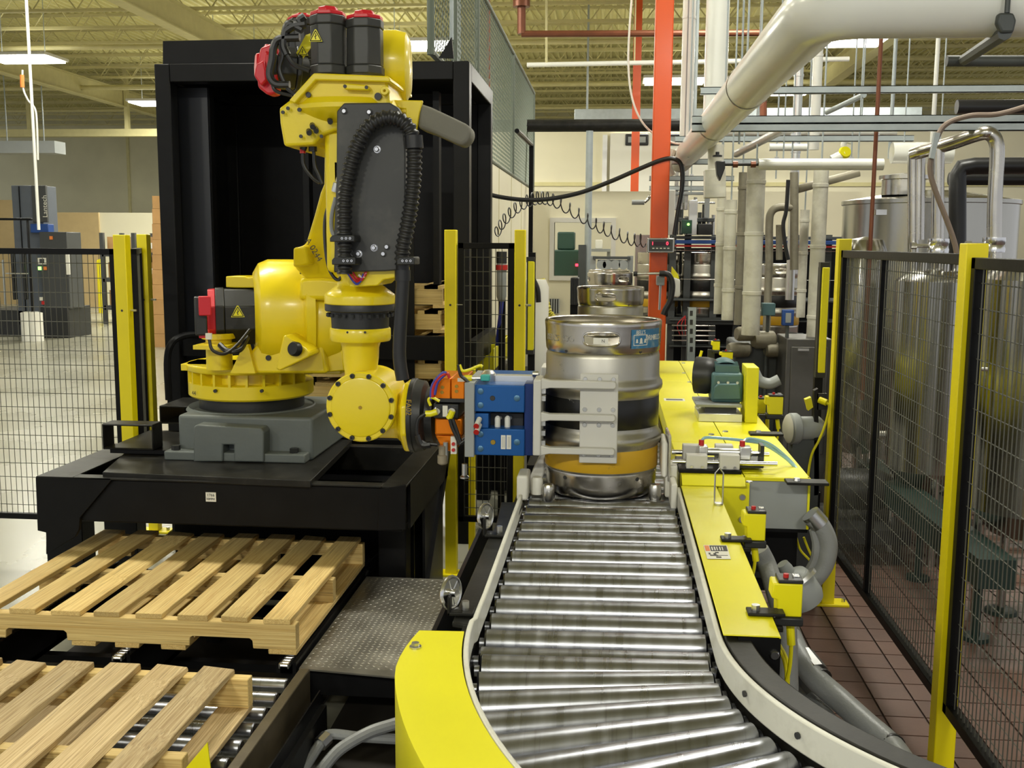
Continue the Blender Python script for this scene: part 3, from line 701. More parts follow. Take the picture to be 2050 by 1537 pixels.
# grey conduits under the walkway
cd = thing('floor_conduit', 'pair of blue-grey conduits running under the tread plate', 'conduit', (-.75,2.8,0))
MB().tube(spline([aZ(605,1545,.10),aZ(640,1490,.14),aZ(660,1470,.15),aZ(720,1475,.14),aZ(800,1480,.12)],8),.017,10).build('conduit', GH, cd)
MB().tube(spline([aZ(640,1545,.08),aZ(680,1500,.12),aZ(740,1465,.16),aZ(800,1445,.18),aZ(850,1420,.2)],8),.020,10).build('conduit', GH, cd)
p = aZ(640,1490,.14); q = aZ(655,1475,.15); MB().cyl(p,q,.025,8).build('coupling', ZN, cd)
# ================================================================ gantry under the robot
GZ = .77
gt = thing('robot_gantry', 'heavy black steel gantry table carrying the yellow robot', 'table', (-1.6,4.7,0))
gy0, gy1 = aZ(75,953,.77).y, 5.14
gx0, gx1 = aY(72,953,gy0).x, aY(812,968,gy0).x
b0 = aY(500,1062,gy0).z
MB().bx(gx0+.12,gx1-.02,gy0+.02,gy0+.10,b0+.01,GZ-.01).build('front_beam', BK, gt, bevel=.006)
MB().bx(gx0,gx0+.16,gy0,gy1,GZ-.008,GZ).build('top_flange', BKS, gt, bevel=.002)
MB().bx(gx1-.10,gx1,gy0,gy1,GZ-.008,GZ).build('top_flange', BKS, gt, bevel=.002)
MB().bx(gx0+.16,gx1-.10,gy0,gy0+.06,GZ-.008,GZ).build('top_flange', BKS, gt, bevel=.002)
MB().bx(gx0+.02,gx1-.02,gy0+.1,gy1-.02,b0+.01,b0+.02).build('floor_pan', BK, gt)
MB().bx(gx0+.16,gx1-.10,gy1-.1,gy1,GZ-.2,GZ).build('rear_beam', BK, gt, bevel=.004)
MB().bx(gx0+.16,gx1-.10,4.85,4.91,GZ-.12,GZ-.001).build('cross_beam', BKS, gt, bevel=.004)
for x_ in (gx0,gx1-.012): MB().bx(x_,x_+.012,gy0+.1,gy1,GZ-.2,GZ-.008).build('side_beam', BK, gt)
MB().pp([(71,955),(222,957),(222,962),(160,1036),(158,1060),(150,1075),(92,1110),(92,1066),(75,1062)], gy0, gy0+.02).build('gusset_plate', BK, gt, bevel=.002)
MB().pp([(760,978),(812,970),(812,1060),(755,1062)], gy0-.002, gy0+.01).build('gusset_plate', BK, gt, bevel=.002)
zl = .0
gly = 4.46
for (x0, x1) in ((aY(92,1080,gly).x, aY(165,1080,gly).x),(aY(757,1080,gly).x,aY(812,1080,gly).x)):
    MB().bx(x0,x1,gly,gly+.12,.012,GZ-.1).bx(x0-.05,x1+.05,gly-.03,gly+.15,0,.012).build('leg', BK, gt, bevel=.004)
    MB().bx(x0,x1,gy1-.13,gy1-.02,.012,GZ-.1).bx(x0-.05,x1+.05,gy1-.16,gy1+.02,0,.012).build('leg', BK, gt, bevel=.004)
MB().prism([(gx1-.03,4.4,.05),(gx1,4.4,.05),(gx1,5.2,.70),(gx1-.03,5.2,.70)], (0,.08,0)).build('diagonal_brace', BK, gt)
MB().bx(aY(352,1070,4.75).x,gx1-.1,4.74,4.755,.02,b0+.02).build('rear_skirt', BK, gt)
MB().bx(gx1-.03,gx1-.018,gly+.12,gy1-.05,.02,GZ-.2).build('side_skirt', BK, gt)
pz = .788
ap = [aZ(205,945,pz), aZ(622,962,pz), aZ(705,880,pz), aZ(300,862,pz)]
MB().prism([p-V((0,0,.03)) for p in ap], (0,0,.03)).build('mounting_plate', BKS, gt, bevel=.003)
lb = aY(412,985,gy0+.018); lb2 = aY(433,1004,gy0+.018)
lab = MB().bx(lb.x,lb2.x,gy0+.0155,gy0+.019,lb2.z,lb.z).build('asset_label', PAPER, gt, smooth=0)
cxl = (lb.x+lb2.x)/2; hl = lb.z-lb2.z
text('asset_label_lettering','1766',hl*.42,(cxl,gy0+.0145,lb.z-hl*.3),(1,0,0),(0,0,1),INK,gt)
text('asset_label_lettering','RBMP01',hl*.34,(cxl,gy0+.0145,lb.z-hl*.72),(1,0,0),(0,0,1),INK,gt,wide=.8)
# forklift pockets
for i, (pts, yd, lb_) in enumerate((((203,308,848,902),4.42,'black rectangular forklift pocket tube left of the robot base'),((318,402,812,850),5.1,'black rectangular forklift pocket tube behind the robot base'))):
    x0,x1,y0,y1 = pts; a = aY(x0,y0,yd); b = aY(x1,y1,yd); t = .009
    mb = MB(); dpt = .10 if i == 0 else .3
    mb.bx(a.x,b.x,yd,yd+dpt,a.z-t,a.z).bx(a.x,b.x,yd,yd+dpt,b.z,b.z+t).bx(a.x,a.x+t,yd,yd+dpt,b.z,a.z).bx(b.x-t,b.x,yd,yd+dpt,b.z,a.z)
    o = mb.build('forklift_pocket', BKS, gt, bevel=.006)
    if i == 0:
        MB().bx(a.x+.03,b.x+.14,yd+.01,yd+.22,b.z-.018,b.z).build('pocket_base', BK, gt)
        MB().bx(a.x+.1,b.x+.3,yd+.05,yd+.22,pz-.01,b.z-.018).build('pocket_packer', BK, gt)
    else: MB().bx(a.x+.1,b.x+.05,yd+.03,yd+.26,GZ,b.z).build('pocket_stand', BK, gt)
# ================================================================ robot
rob = thing('palletizing_robot', 'large yellow articulated palletizing robot with black motors and hanging wrist', 'robot', (-1.65,4.7,pz))
S = 1.184                              # the base stands further back than the wrist
def zz(y, Y=4.7, x=505): return aY(x, y, Y).z
bf = aZ(450,925,pz).y; bxl = aY(357,870,bf+.08).x; bxr = aY(626,870,bf+.08).x
base = MB().pp([(387,924),(387,855),(393,850),(522,857),(528,864),(528,925),(468,924),(468,890),(446,890),(446,924)], bf, bf+.25).build('base_front', GB, rob, bevel=.006)
zt = aY(505,832,bf+.1).z
MB().bx(bxl,bxr,bf+.08,bf+.72,pz,zt).build('base', GB, rob, bevel=.014, seg=3)
fl = aY(330,922,bf+.02).x; fr_ = aY(612,922,bf+.02).x
MB().bx(fl,fr_,bf+.012,bf+.76,pz,pz+.04).build('base_foot', GB, rob, bevel=.006)
JX, JY = aY(505,800,bf+.40).x, bf+.40
zn = zz(822,JY)
MB().lathe([(.255*S,zt-.01),(.245*S,zt+.006),(.215*S,zn),(0,zn)], (JX,JY,0), 40).build('base_neck', GB, rob)
for x_ in (fl+.04,fr_-.06): MB().cyl((x_,bf+.05,pz+.03),(x_,bf+.05,pz+.06),.02,6).build('anchor_bolt', BM, rob)
z1_ = zz(801,JY-.24); z2_ = zz(776,JY-.28); z3_ = zz(752,JY-.28); z4_ = zz(738,JY-.28)
RT = .243*S
MB().lathe([(0,zn),(.20*S,zn),(.205*S,zn+.004),(.205*S,z1_),(0,z1_)], (JX,JY,0), 40).build('slew_ring', BM, rob)
tfl = MB().lathe([(0,z1_-.004),(RT-.008,z1_-.004),(RT,z1_+.004),(RT,z2_),(RT-.007,z2_+.004),(0,z2_+.004)], (JX,JY,0), 48).build('turret_flange', YR, rob)
MB().lathe([(0,z2_),(.20*S,z2_),(.20*S,z3_),(0,z3_)], (JX,JY,0), 48).build('turret_drum', YR, rob)
for i in range(11):
    a = math.radians(-165+i*15); d = V((math.cos(a),math.sin(a),0)); MB().box(V((JX,JY,(z2_+z3_)/2))+d*.215*S,(.07,.011,z3_-z2_),rz=a).build('turret_rib', YR, rob)
tp_ = MB().lathe([(0,z3_),(RT+.003,z3_),(RT+.007,z3_+.006),(RT+.007,z4_-.004),(RT+.003,z4_),(0,z4_)], (JX,JY,0), 48)
a = aY(371,745,JY-.1); b = aY(688,745,JY-.12); tp_.bx(a.x,JX,JY-.15,JY+.05,z3_,z4_).bx(JX,b.x,JY-.18,JY+.1,z3_,z4_)
tp_.build('turret_plate', YR, rob, bevel=.003)
for px_ in (432,525):
    p = aY(px_,782,JY-RT+.005); MB().cyl(p,p+V((0,-.012,0)),.008,8).build('bolt', BM, tfl)
# shoulder housing
ax2 = V((-.93,-.36,0)).normalized()
YH = 3.86*S
hc = aY(592,625,YH)
sh = MB().lathe([(r*S,h*S) for r,h in ((.125,.155),(.15,.155),(.185,.135),(.2,.10),(.2,-.015),(.238,-.022),(.238,-.055),(.0,-.055))], hc, 48, d=ax2).lathe([(r*S,h*S) for r,h in ((.125,.155),(.115,.14),(.115,-.05))], hc, 48, d=ax2).build('shoulder_housing', YR, rob)
for i in range(7):
    a = math.radians(20+i*23); p = hc + (V((-ax2.y,ax2.x,0))*math.cos(a)*-1 + V((0,0,1))*math.sin(a))*.222*S + ax2*-.022
    MB().cyl(p,p+ax2*.014,.009,8).build('bolt', BM, sh)
MB().pp([(484,748),(500,705),(528,672),(535,620),(560,650),(640,660),(655,748)], 3.70*S, 3.98*S).build('shoulder_web', YR, rob, bevel=.014, seg=3)
MB().pp([(460,748),(487,690),(496,690),(512,748)], 3.68*S, 3.71*S).build('shoulder_rib', YR, rob, bevel=.003)
bs_ = MB().pp([(560,742),(552,738),(567,672),(574,671),(612,697),(619,705),(619,714)], 3.57*S, 3.70*S).build('bump_stop', YR, rob, bevel=.006)
p = aY(594,699,3.562*S); MB().lathe([(0,.028),(.026,.028),(.031,.02),(.031,0),(0,0)], p, 20, d=V((-.4,-.9,.2))).build('bump_rubber', RB, bs_)
p = aY(538,716,3.70*S); MB().cyl(p,p+V((0,-.008,0)),.012,12).build('plug', BM, rob)
MB().pp([(452,575),(452,553),(490,553),(497,556),(530,548),(545,560),(545,576),(470,576)], 3.80*S, 3.92*S).build('motor_bracket', YR, rob, bevel=.004)
def motor(c0, d, L, r, red=.09, n=8, up=None, rotz=math.pi/8, name='motor', mt=None):
    d = V(d).normalized(); c0 = V(c0)
    m_ = MB().cyl(c0, c0+d*L*.16, r*1.06, n, rot=rotz).cyl(c0+d*L*.16, c0+d*L*.84, r, n, rot=rotz).cyl(c0+d*L*.84, c0+d*L, r*1.04, n, rot=rotz).build(name, mt or BM, rob, bevel=.004)
    MB().cyl(c0+d*L, c0+d*(L+red*.45), r*1.0, n, rot=rotz, r2=r*.98).cyl(c0+d*(L+red*.45), c0+d*(L+red), r*.62, 6, r2=r*.55).build('motor_cap', RED, m_, bevel=.003)
    return m_
mc = aY(540,632,YH); jm = motor(mc, ax2, .235, .112*S, red=.07)
p = aY(402,632,3.58*S); MB().box(p,(.05,.08,.16),rz=.4).build('motor_connector', BM, jm, bevel=.006)
p = aY(410,612,3.54*S); MB().box(p,(.05,.04,.08),rz=.4).build('encoder_connector', RED, jm, bevel=.004)
p = aY(408,668,3.58*S); MB().box(p,(.04,.035,.035),rz=.4).build('encoder_plug', RED, jm, bevel=.003)
def tri(px_, py_, Y, s, par=rob, n=V((0,-1,0)), upv=V((0,0,1))):
    c = aY(px_,py_,Y); n = n.normalized(); xd = upv.cross(n).normalized()*-1; yd = upv
    k = MB().prism([c+xd*x*s+yd*y*s for x,y in ((-.56,-.45),(.56,-.45),(.06,.52),(-.06,.52))], n*.0015).build('hazard_triangle', YS, par, smooth=0)
    f = MB()
    for (x0,y0),(x1,y1) in (((-.46,-.38),(.46,-.38)),((.46,-.38),(0,.42)),((0,.42),(-.46,-.38)),((.02,.2),(-.06,.0)),((-.06,0),(.06,-.02)),((.06,-.02),(-.02,-.26))):
        a_, b_ = c+xd*x0*s+yd*y0*s+n*.0018, c+xd*x1*s+yd*y1*s+n*.0018; f.cyl(a_,b_,s*.035,4)
    f.build('hazard_triangle_print', INK, k, smooth=0)
tri(476,624,3.592*S,.05,n=V((.36,-.93,0)))
YPd = 3.74*S
MB().lathe([(0,0),(.048*S,0),(.048*S,.11*S),(.062*S,.115*S),(.062*S,.135*S),(0,.135*S)], (aY(440,745,YPd).x,YPd,z4_), 24).build('motor_pedestal', YR, rob)
p = aY(395,693,3.66*S); q = aY(465,693,3.66*S); MB().bx(p.x,q.x,3.62*S,3.8*S,p.z-.009,p.z+.009).build('pedestal_plate', YR, rob)
for pts, r_ in (([(418,673,3.56),(425,700,3.55),(450,708,3.56),(475,690,3.6),(500,660,3.66)],.007),([(440,690,3.6),(455,702,3.58),(480,700,3.6),(495,675,3.66)],.012)):
    MB().tube(spline([aY(x,y,Y*S) for x,y,Y in pts],8),r_,8).build('motor_cable', RB, jm)
p = aY(418,673,3.555*S); MB().box(p,(.024,.014,.026)).build('cable_tag', PAPER, jm)
# lower arm and hub
hb = aY(662,640,YH)
MB().lathe([(r*S,h*S) for r,h in ((0,-.04),(.16,-.04),(.175,-.02),(.175,.06),(.165,.075),(0,.075))], hb, 44, d=ax2).build('arm_hub', YR, rob)
MB().pp([(598,556),(640,553),(695,560),(690,588),(660,602),(596,600)], 3.66*S, 3.9*S).build('arm_shoulder', YR, rob, bevel=.02, seg=3)
def Yl(y): return 3.95+(4.42-3.95)*(y-262)/(560-262)     # the arm leans towards the camera as it rises
la = [(612,560),(588,535),(588,497),(610,490),(628,430),(640,385),(647,368),(648,270),(700,262),(712,560)]
MB().prism([aY(x,y,Yl(y)-.08) for x,y in la], (0,.24,0)).build('lower_arm', YR, rob, bevel=.016, seg=3)
MB().prism([aY(x,y,Yl(y)-.16) for x,y in ((586,535),(586,496),(612,492),(620,530))], (0,.10,0)).build('arm_lug', YR, rob, bevel=.01)
MB().pp([(618,748),(618,716),(652,712),(660,694),(684,690),(690,742)], 3.74*S, 4.0*S).build('balancer_mount', YR, rob, bevel=.006)
text('arm_marking',"A 0244",.035,aY(628,500,Yl(500)-.175),(.6,0,-1),(1,0,.6),INK,rob)
text('turret_marking','44',.028,aY(388,787,JY-RT*.8),(1,-.6,0),(0,0,1),INK,rob)
# elbow casting
FX, FY = aY(722,700,3.55).x, 3.55
MB().pp([(560,246),(558,216),(578,201),(700,198),(700,258),(668,262),(642,272),(628,290),(568,293)], 3.44, 4.12).build('elbow_casting', YR, rob, bevel=.010, seg=3)
e1, e2 = aY(722,262,FY).z, aY(722,205,FY).z
MB().lathe([(0,e1),(.135,e1+.01),(.19,e1+.05),(.20,e1+.06),(.20,e2-.02),(.185,e2),(0,e2)], (FX-.03,FY+.03,0), 44).build('elbow_ring', YR, rob)
MB().pp([(584,205),(632,156),(776,160),(780,212),(700,216),(640,214)], 3.43, 3.74).build('elbow_block', YR, rob, bevel=.010, seg=3)
MB().pp([(578,201),(624,150),(628,146),(775,152),(781,156),(781,164),(632,160),(590,207)], 3.405, 3.78).build('elbow_flange', YR, rob, bevel=.004)
MB().pp([(686,170),(690,166),(735,170),(740,175),(738,181),(690,179)], 3.40, 3.44).build('elbow_lug', YR, rob, bevel=.005)
for px_, py_, r_ in ((691,173,.006),(734,175,.006),(757,193,.012),(618,190,.009),(567,225,.006),(577,217,.006),(600,220,.007),(603,273,.006),(644,273,.006)):
    p = aY(px_,py_,3.402 if px_ in (691,734) else 3.425); MB().cyl(p,p+V((0,-.006 if px_ < 691 else -.004,0)),r_,10).build('bolt', BM, rob)
p = aY(772,183,3.42); MB().lathe([(.005,.02),(.013,.02),(.015,.015),(.015,0)], p, 16, d=(0,-1,0)).build('elbow_boss', YR, rob)
for px_, py_ in ((625,250),(632,258),(618,262),(660,240)):
    p = aY(px_,py_,3.435); MB().cyl(p,p+V((.01,-.03,-.01)),.009,8).build('bolt', BM, rob)
dc = aY(766,134,3.70); MB().lathe([(0,-.02),(.122,-.02),(.124,0),(.124,.05),(.115,.085),(.09,.098),(0,.10)], dc, 44, d=(1,.12,0)).build('elbow_drum', YR, rob)
# wrist motors on top
for (x0,x1,yt,yb,Y) in ((626,692,34,152,3.52),(697,766,42,152,3.54)):
    a = aY((x0+x1)/2, yb, Y); r_ = (aY(x1,yb,Y).x-aY(x0,yb,Y).x)/2*1.06; h_ = aY(x0,yt,Y).z-a.z
    motor(a, (0,0,1), h_, r_, red=.03, mt=MG)
motor(aY(614,140,3.66), (-.1,.05,1), .17, .05, red=.02)
motor(aY(600,140,3.62), (-.9,-.42,.05), .10, .075, red=.05, n=8)
MB().pp([(512,140),(520,95),(545,86),(556,100),(552,188),(535,190),(516,175)], 3.52, 3.58).build('motor_cap', RED, rob, bevel=.008)
MB().pp([(508,152),(512,128),(528,120),(534,160),(522,172)], 3.49, 3.53).build('motor_cap', RED, rob, bevel=.006)
MB().pp([(588,128),(592,108),(612,70),(623,66),(622,95),(600,125)], 3.565, 3.57).build('hazard_label', YS, rob, smooth=0)
tri(632,72,3.458,.040); tri(606,102,3.56,.034)
for pts, r_ in (([(606,60),(580,48),(572,60),(568,90),(575,110)],.013),([(612,48),(588,52),(572,62)],.014),([(610,32),(600,40),(605,52)],.013),([(600,75),(560,78),(548,95),(545,120),(540,150),(552,168),(580,170)],.013),([(575,110),(590,130),(620,142)],.008),([(560,80),(566,110),(560,140),(575,175),(590,190)],.007),([(545,150),(550,180),(585,192)],.006)):
    MB().tube(spline([aY(x,y,3.47) for x,y in pts],7), r_, 9).build('motor_cable', RB, rob)
p = aY(575,140,3.60); MB().cyl(p+V((-.05,-.03,0)),p+V((.04,.05,0)),.062,14).build('motor_end', BM, rob)
# bracket and grey boot on the right
MB().pp([(778,200),(846,201),(840,224),(826,302),(815,302),(812,218),(778,214)], 3.50, 3.52).build('side_bracket', YR, rob, bevel=.003)
GBT = mat('grey_cloth', srgb(126,124,114), .85, var=.12, bump=.2, bs=25)
MB().pp([(838,206),(862,214),(905,234),(938,250),(944,264),(938,282),(924,292),(905,284),(870,268),(836,256)], 3.51, 3.63).build('cloth_boot', GBT, rob, bevel=.022, seg=3)
# forearm
z5 = aY(722,545,FY).z; z6 = aY(722,262,FY).z
MB().prism([(FX-.095,FY-.09,z5),(FX+.10,FY-.09,z5),(FX+.10,FY+.10,z5),(FX-.095,FY+.10,z5)], (0,0,z6-z5)).build('forearm', YR, rob, bevel=.02, seg=3)
MB().pp([(688,540),(795,536),(795,556),(768,560),(756,572),(700,575)], 3.40, 3.62).build('forearm_collar', YR, rob, bevel=.004)
def zf(y): return aY(722,y,FY).z
def rw(w_): return w_/2*3.55/2080*1.0
pf = [(0,zf(548)),(rw(92),zf(548)),(rw(86),zf(560)),(rw(92),zf(570)),(rw(118),zf(580)),(rw(140),zf(588)),(rw(143),zf(592)),(rw(143),zf(606)),(rw(140),zf(608)),(0,zf(608))]
MB().lathe(pf,(FX,FY,0),44).build('forearm_flange', YR, rob)
MB().lathe([(0,zf(607)),(rw(140),zf(607)),(rw(142),zf(609)),(rw(142),zf(620)),(rw(138),zf(622)),(rw(118),zf(623)),(rw(116),zf(656)),(0,zf(656))],(FX,FY,0),44).build('wrist_reducer', BM, rob)
for i in range(24):
    a = i*math.pi/12; p = V((FX+math.cos(a)*rw(130),FY+math.sin(a)*rw(130),zf(626))); MB().cyl(p,p+V((0,0,-.012)),.006,6).build('bolt', BM, rob)
MB().lathe([(0,zf(655)),(rw(120),zf(655)),(rw(124),zf(658)),(rw(124),zf(677)),(rw(120),zf(681)),(rw(84),zf(682)),(rw(76),zf(695)),(rw(74),zf(715)),(rw(66),zf(745)),(rw(66),zf(790)),(0,zf(790))],(FX,FY,0),44).build('wrist_neck', YR, rob)
for px_ in (696,731): p = aY(px_,665,FY-rw(122)*.97); MB().cyl(p,p+V((0,-.004,0)),.004,8).build('bolt', BM, rob)
wc = aY(722,815,3.42); WR = 73.0/2080*3.42*1.0
MB().lathe([(0,0),(WR-.004,0),(WR,.004),(WR,.016),(WR-.003,.018),(WR-.003,.24),(WR-.02,.26),(0,.26)], wc, 56, d=(0,1,0)).build('wrist_housing', YR, rob)
wcv = MB().lathe([(0,-.006),(WR*.80,-.006),(WR*.84,-.004),(WR*.86,.001),(0,.001)], wc, 56, d=(0,1,0)).build('wrist_cover', YR, rob)
for i in range(12):
    a = math.radians(i*30+14); p = wc+V((math.cos(a)*WR*.915,0,math.sin(a)*WR*.915)); MB().lathe([(0,-.004),(.0035,-.004),(.0035,-.009),(.008,-.009),(.0085,-.007),(.0085,.001)], p, 12, d=(0,1,0)).build('bolt', BM, rob)
MB().cyl(wc+V((0,-.004,0)),wc+V((0,-.010,0)),.006,8).build('centre_plug', BRASS, wcv)
wa = aY(828,831,3.55); xw = lambda px_: aY(px_,831,3.55).x
RX_ = 153/2/2080*3.55
MB().lathe([(0,xw(760)),(.085,xw(760)),(.085,xw(800)),(.095,xw(806)),(RX_-.012,xw(812)),(RX_,xw(816)),(RX_,xw(827)),(0,xw(827))], (0,3.55,wa.z), 8, d=(1,0,0), a0=math.pi/8, a1=2*math.pi+math.pi/8).build('wrist_output', YR, rob, bevel=.006)
MB().lathe([(0,xw(826)),(RX_,xw(826)),(RX_,xw(834)),(RX_*.97,xw(836)),(RX_*.93,xw(852)),(.10,xw(858)),(.095,xw(872)),(0,xw(872))], (0,3.55,wa.z), 44, d=(1,0,0)).build('tool_flange', BM, rob)
text('casting_marking','FA02',.026,aY(818,815,3.42)+V((0,-.004,0)),(0,0,-1),(1,0,0),BRASS,rob)
# dress panel and corrugated hose
dp = [(673,360),(674,222),(688,206),(780,205),(797,215),(806,232),(812,300),(812,540),(770,543),(672,545),(668,470)]
MB().pp(dp, 3.37, 3.40).build('dress_panel', mat('dark_grey_panel',(.045,.046,.046),.5,var=.15,dirt=(.14,.13,.11),ds=6,damt=.35), rob, bevel=.005)
MB().pp([(668,545),(672,380),(682,380),(690,545)], 3.40, 3.52).build('dress_panel_side', BM, rob, bevel=.004)
for px_, py_ in ((690,223),(740,225),(755,299),(749,496),(775,494),(718,508),(768,508)):
    p = aY(px_,py_,3.37); MB().lathe([(0,.012),(.006,.012),(.008,.008),(.008,0),(.012,0)], p, 12, d=(0,-1,0)).build('panel_bolt', CHR, rob)
path = spline([aY(x,y,3.325) for x,y in ((690,548),(690,500),(689,450),(690,400),(698,350),(712,300),(735,258),(765,238),(795,238),(818,256),(828,290),(829,340),(824,400),(816,450),(806,500),(806,530))], 26)
L = 0; cum = [0]
for i in range(1,len(path)): L += (path[i]-path[i-1]).length; cum.append(L)
rs = []; n_s = int(L/.0045); i = 0
for k in range(n_s+1):
    s = L*k/n_s
    while i < len(cum)-2 and cum[i+1] < s: i += 1
    t = (s-cum[i])/max(1e-9,cum[i+1]-cum[i]); rs.append(path[i].lerp(path[i+1], t))
MB().tube(rs, .02, 14, rf=lambda i: .0255 if i % 4 < 2 else .0205).build('corrugated_hose', RB, rob, smooth=60)
p = aY(828,283,3.325); MB().cyl(p+V((0,0,.018)),p+V((.002,0,-.022)),.029,18).build('hose_clip', RB, rob)
for (x0,x1,y0,y1) in ((660,710,470,484),(664,712,514,530),(794,830,514,530)):
    hcl = MB().pp([(x0,y1),(x0,y0+6),(x0+6,y0),(x1-2,y0),(x1,y0+3),(x1,y1)], 3.29, 3.38).build('hose_clamp', BM, rob, bevel=.005)
    for k in range(3):
        p = aY((x0+x1)/2+4+k*8-4 if x0 < 700 else x0+12+k*8, (y0+y1)/2, 3.29); MB().lathe([(.002,.001),(.004,.001),(.004,.003),(.002,.003)], p, 10, d=(0,-1,0)).build('clamp_ring', CHR, hcl)
MB().tube(spline([aY(x,y,3.36) for x,y in ((806,528),(806,560),(803,620),(800,680),(800,720),(806,760))],8), .022, 14).build('cable_sleeve', RB, rob)
MB().cyl(aY(806,540,3.36),aY(806,562,3.36),.026,14).build('sleeve_collar', RB, rob)
for col, pts in ((RED,[(700,548),(712,562),(724,560),(732,545)]),(PURP,[(695,545),(712,568),(722,562),(728,548)]),(WHT,[(718,550),(726,556),(733,546)]),(RED,[(706,545),(716,558),(730,552),(734,540)])):
    MB().tube(spline([aY(x,y,3.385) for x,y in pts],6), .004, 7).build('air_hose', col, rob)
MB().tube(spline([aY(x,y,3.5) for x,y in ((676,375),(668,392),(655,420),(650,450),(652,500),(660,540),(676,560),(690,545))],7), .006, 7).build('arm_cable', RB, rob)
MB().tube(spline([aY(x,y,3.45) for x,y in ((672,395),(664,430),(664,460),(672,476))],7), .007, 7).build('arm_cable', GH, rob)
p = aY(672,385,3.45); MB().lathe([(0,0),(.014,0),(.016,.01),(.016,.03),(.011,.034),(.011,.05),(0,.05)], p, 10, d=(.3,0,1)).build('cable_gland', ALM, rob)
MB().pp([(670,325),(679,325),(679,390),(671,375)], 3.46, 3.5).build('arm_tag', PAPER, rob)
for pts, c_ in (([(606,300),(608,330),(625,355),(640,366)],RB),([(628,300),(630,330),(638,350),(645,368)],RB),([(612,285),(606,300)],BM)):
    MB().tube(spline([aY(x,y,3.5) for x,y in pts],7), .006 if c_ is RB else .012, 8).build('elbow_cable', c_, rob)
p = aY(626,285,3.5); MB().cyl(p+V((0,0,.03)),p-V((0,0,.03)),.014,10).build('elbow_connector', BM, rob)
p = aY(606,302,3.5); MB().cyl(p+V((0,0,.008)),p-V((0,0,.008)),.010,10).build('elbow_connector', REDP, rob)
# ================================================================ gripper
gr = thing('keg_gripper', 'blue pneumatic keg gripper with pale grey jaws on the robot wrist', 'gripper', (-.3,3.55,.95))
def pbox(x0,x1,y0,y1,Y0,Y1,nm,mt,bev=.003,par=None):
    a, b = aY(x0,y0,Y0), aY(x1,y1,Y0); return MB().bx(a.x,b.x,Y0,Y1,b.z,a.z).build(nm, mt, par or gr, bevel=bev)
pbox(870,902,757,800,3.44,3.66,'changer_block',OR); pbox(903,930,757,800,3.44,3.66,'changer_block',OR)
pbox(870,930,797,806,3.435,3.66,'changer_plate',BM,.001)
pbox(868,918,808,838,3.43,3.62,'valve_block',BM); pbox(870,926,836,872,3.45,3.66,'changer_block',OR,.006)
MB().pp([(870,870),(926,870),(918,895),(905,905),(885,900)],3.47,3.62).build('changer_nose',OR,gr,bevel=.006)
pbox(886,896,812,834,3.425,3.43,'valve_label',PAPER,.0); pbox(916,930,757,764,3.435,3.44,'changer_label',PAPER,.0)
for px_, py_ in ((886,775),(885,785),(914,773),(914,783)):
    p = aY(px_,py_,3.44); MB().lathe([(0,.001),(.006,.001),(.006,.004),(.004,.004),(.004,.002)], p, 10, d=(0,-1,0)).build('port_screw', BRASS, gr)
for px_ in (875,906): p = aY(px_,822,3.43); MB().lathe([(0,.018),(.012,.018),(.014,.01),(.014,0)], p, 14, d=(0,-1,0)).build('cable_socket', ZN, gr)
for x0, pts in ((0,[(875,824),(862,828),(852,828)]),(0,[(906,822),(902,832),(898,838)])):
    MB().tube([aY(x,y,3.405) for x,y in pts], .011, 10).build('yellow_plug', YS, gr)
for pts, r_, mt in (([(852,828),(838,840),(836,870),(850,886),(876,890)],.007,RB),([(900,838),(905,855),(914,875),(920,890)],.006,RB),([(906,838),(914,860),(922,885)],.006,RB),
                    ([(862,812),(858,800),(866,796),(880,803)],.005,YS),([(926,880),(940,868),(952,855)],.006,RB),([(922,888),(945,870),(956,862)],.006,RB),
                    ([(866,795),(868,775),(880,755),(892,748)],.006,REDP),([(862,800),(866,770),(884,748),(894,746)],.005,PURP),([(870,790),(876,765),(890,750)],.005,PURP),([(900,757),(896,748),(888,750)],.005,REDP),
                    ([(918,730),(922,750),(930,758),(938,766)],.006,RB),([(920,730),(926,742),(940,740),(960,732),(966,734)],.005,YS),([(836,870),(845,890),(862,890)],.012,RB)):
    MB().tube(spline([aY(x,y,3.40) for x,y in pts],7), r_, 8).build('gripper_hose', mt, gr)
MB().tube([aY(930,757,3.44),aY(945,757,3.44)],.011,10).build('sensor_plug', YS, gr); MB().tube([aY(945,757,3.44),aY(962,757,3.44)],.006,10).build('sensor_stem', ALM, gr)
pbox(962,980,751,763,3.43,3.46,'sensor_head',TEAL)
MB().lathe([(0,0),(.014,0),(.014,.03),(.018,.034),(.018,.06),(.012,.065),(0,.065)], aY(886,892,3.45), 12, d=(0,0,-1)).build('elbow_fitting', mat('bronze_fitting',srgb(150,140,120),.5,metal=.3), gr)
MB().cyl(aY(892,885,3.45),aY(892,922,3.45),.008,12).build('drain_tube', GM, gr)
pbox(902,914,874,909,3.42,3.44,'valve_plate',PAPER,.001)
for py_ in (888,900): p = aY(908,py_,3.42); MB().cyl(p,p+V((0,-.008,0)),.006,10).build('red_button', REDP, gr)
MB().lathe([(0,0),(.010,0),(.010,.04),(.016,.045),(.016,.05),(0,.05)], aY(930,928,3.45), 12, d=(0,0,-1)).build('pin', ZN, gr)
pbox(930,949,766,915,3.38,3.72,'adapter_plate',GM,.002)
pbox(949,1050,770,826,3.40,3.70,'jaw_body',BL,.003); pbox(949,1050,857,913,3.40,3.70,'jaw_body',BL,.003)
pbox(949,978,827,857,3.405,3.70,'jaw_body_link',BL,.002); pbox(980,1048,826,857,3.47,3.68,'jaw_core',BM,.002)
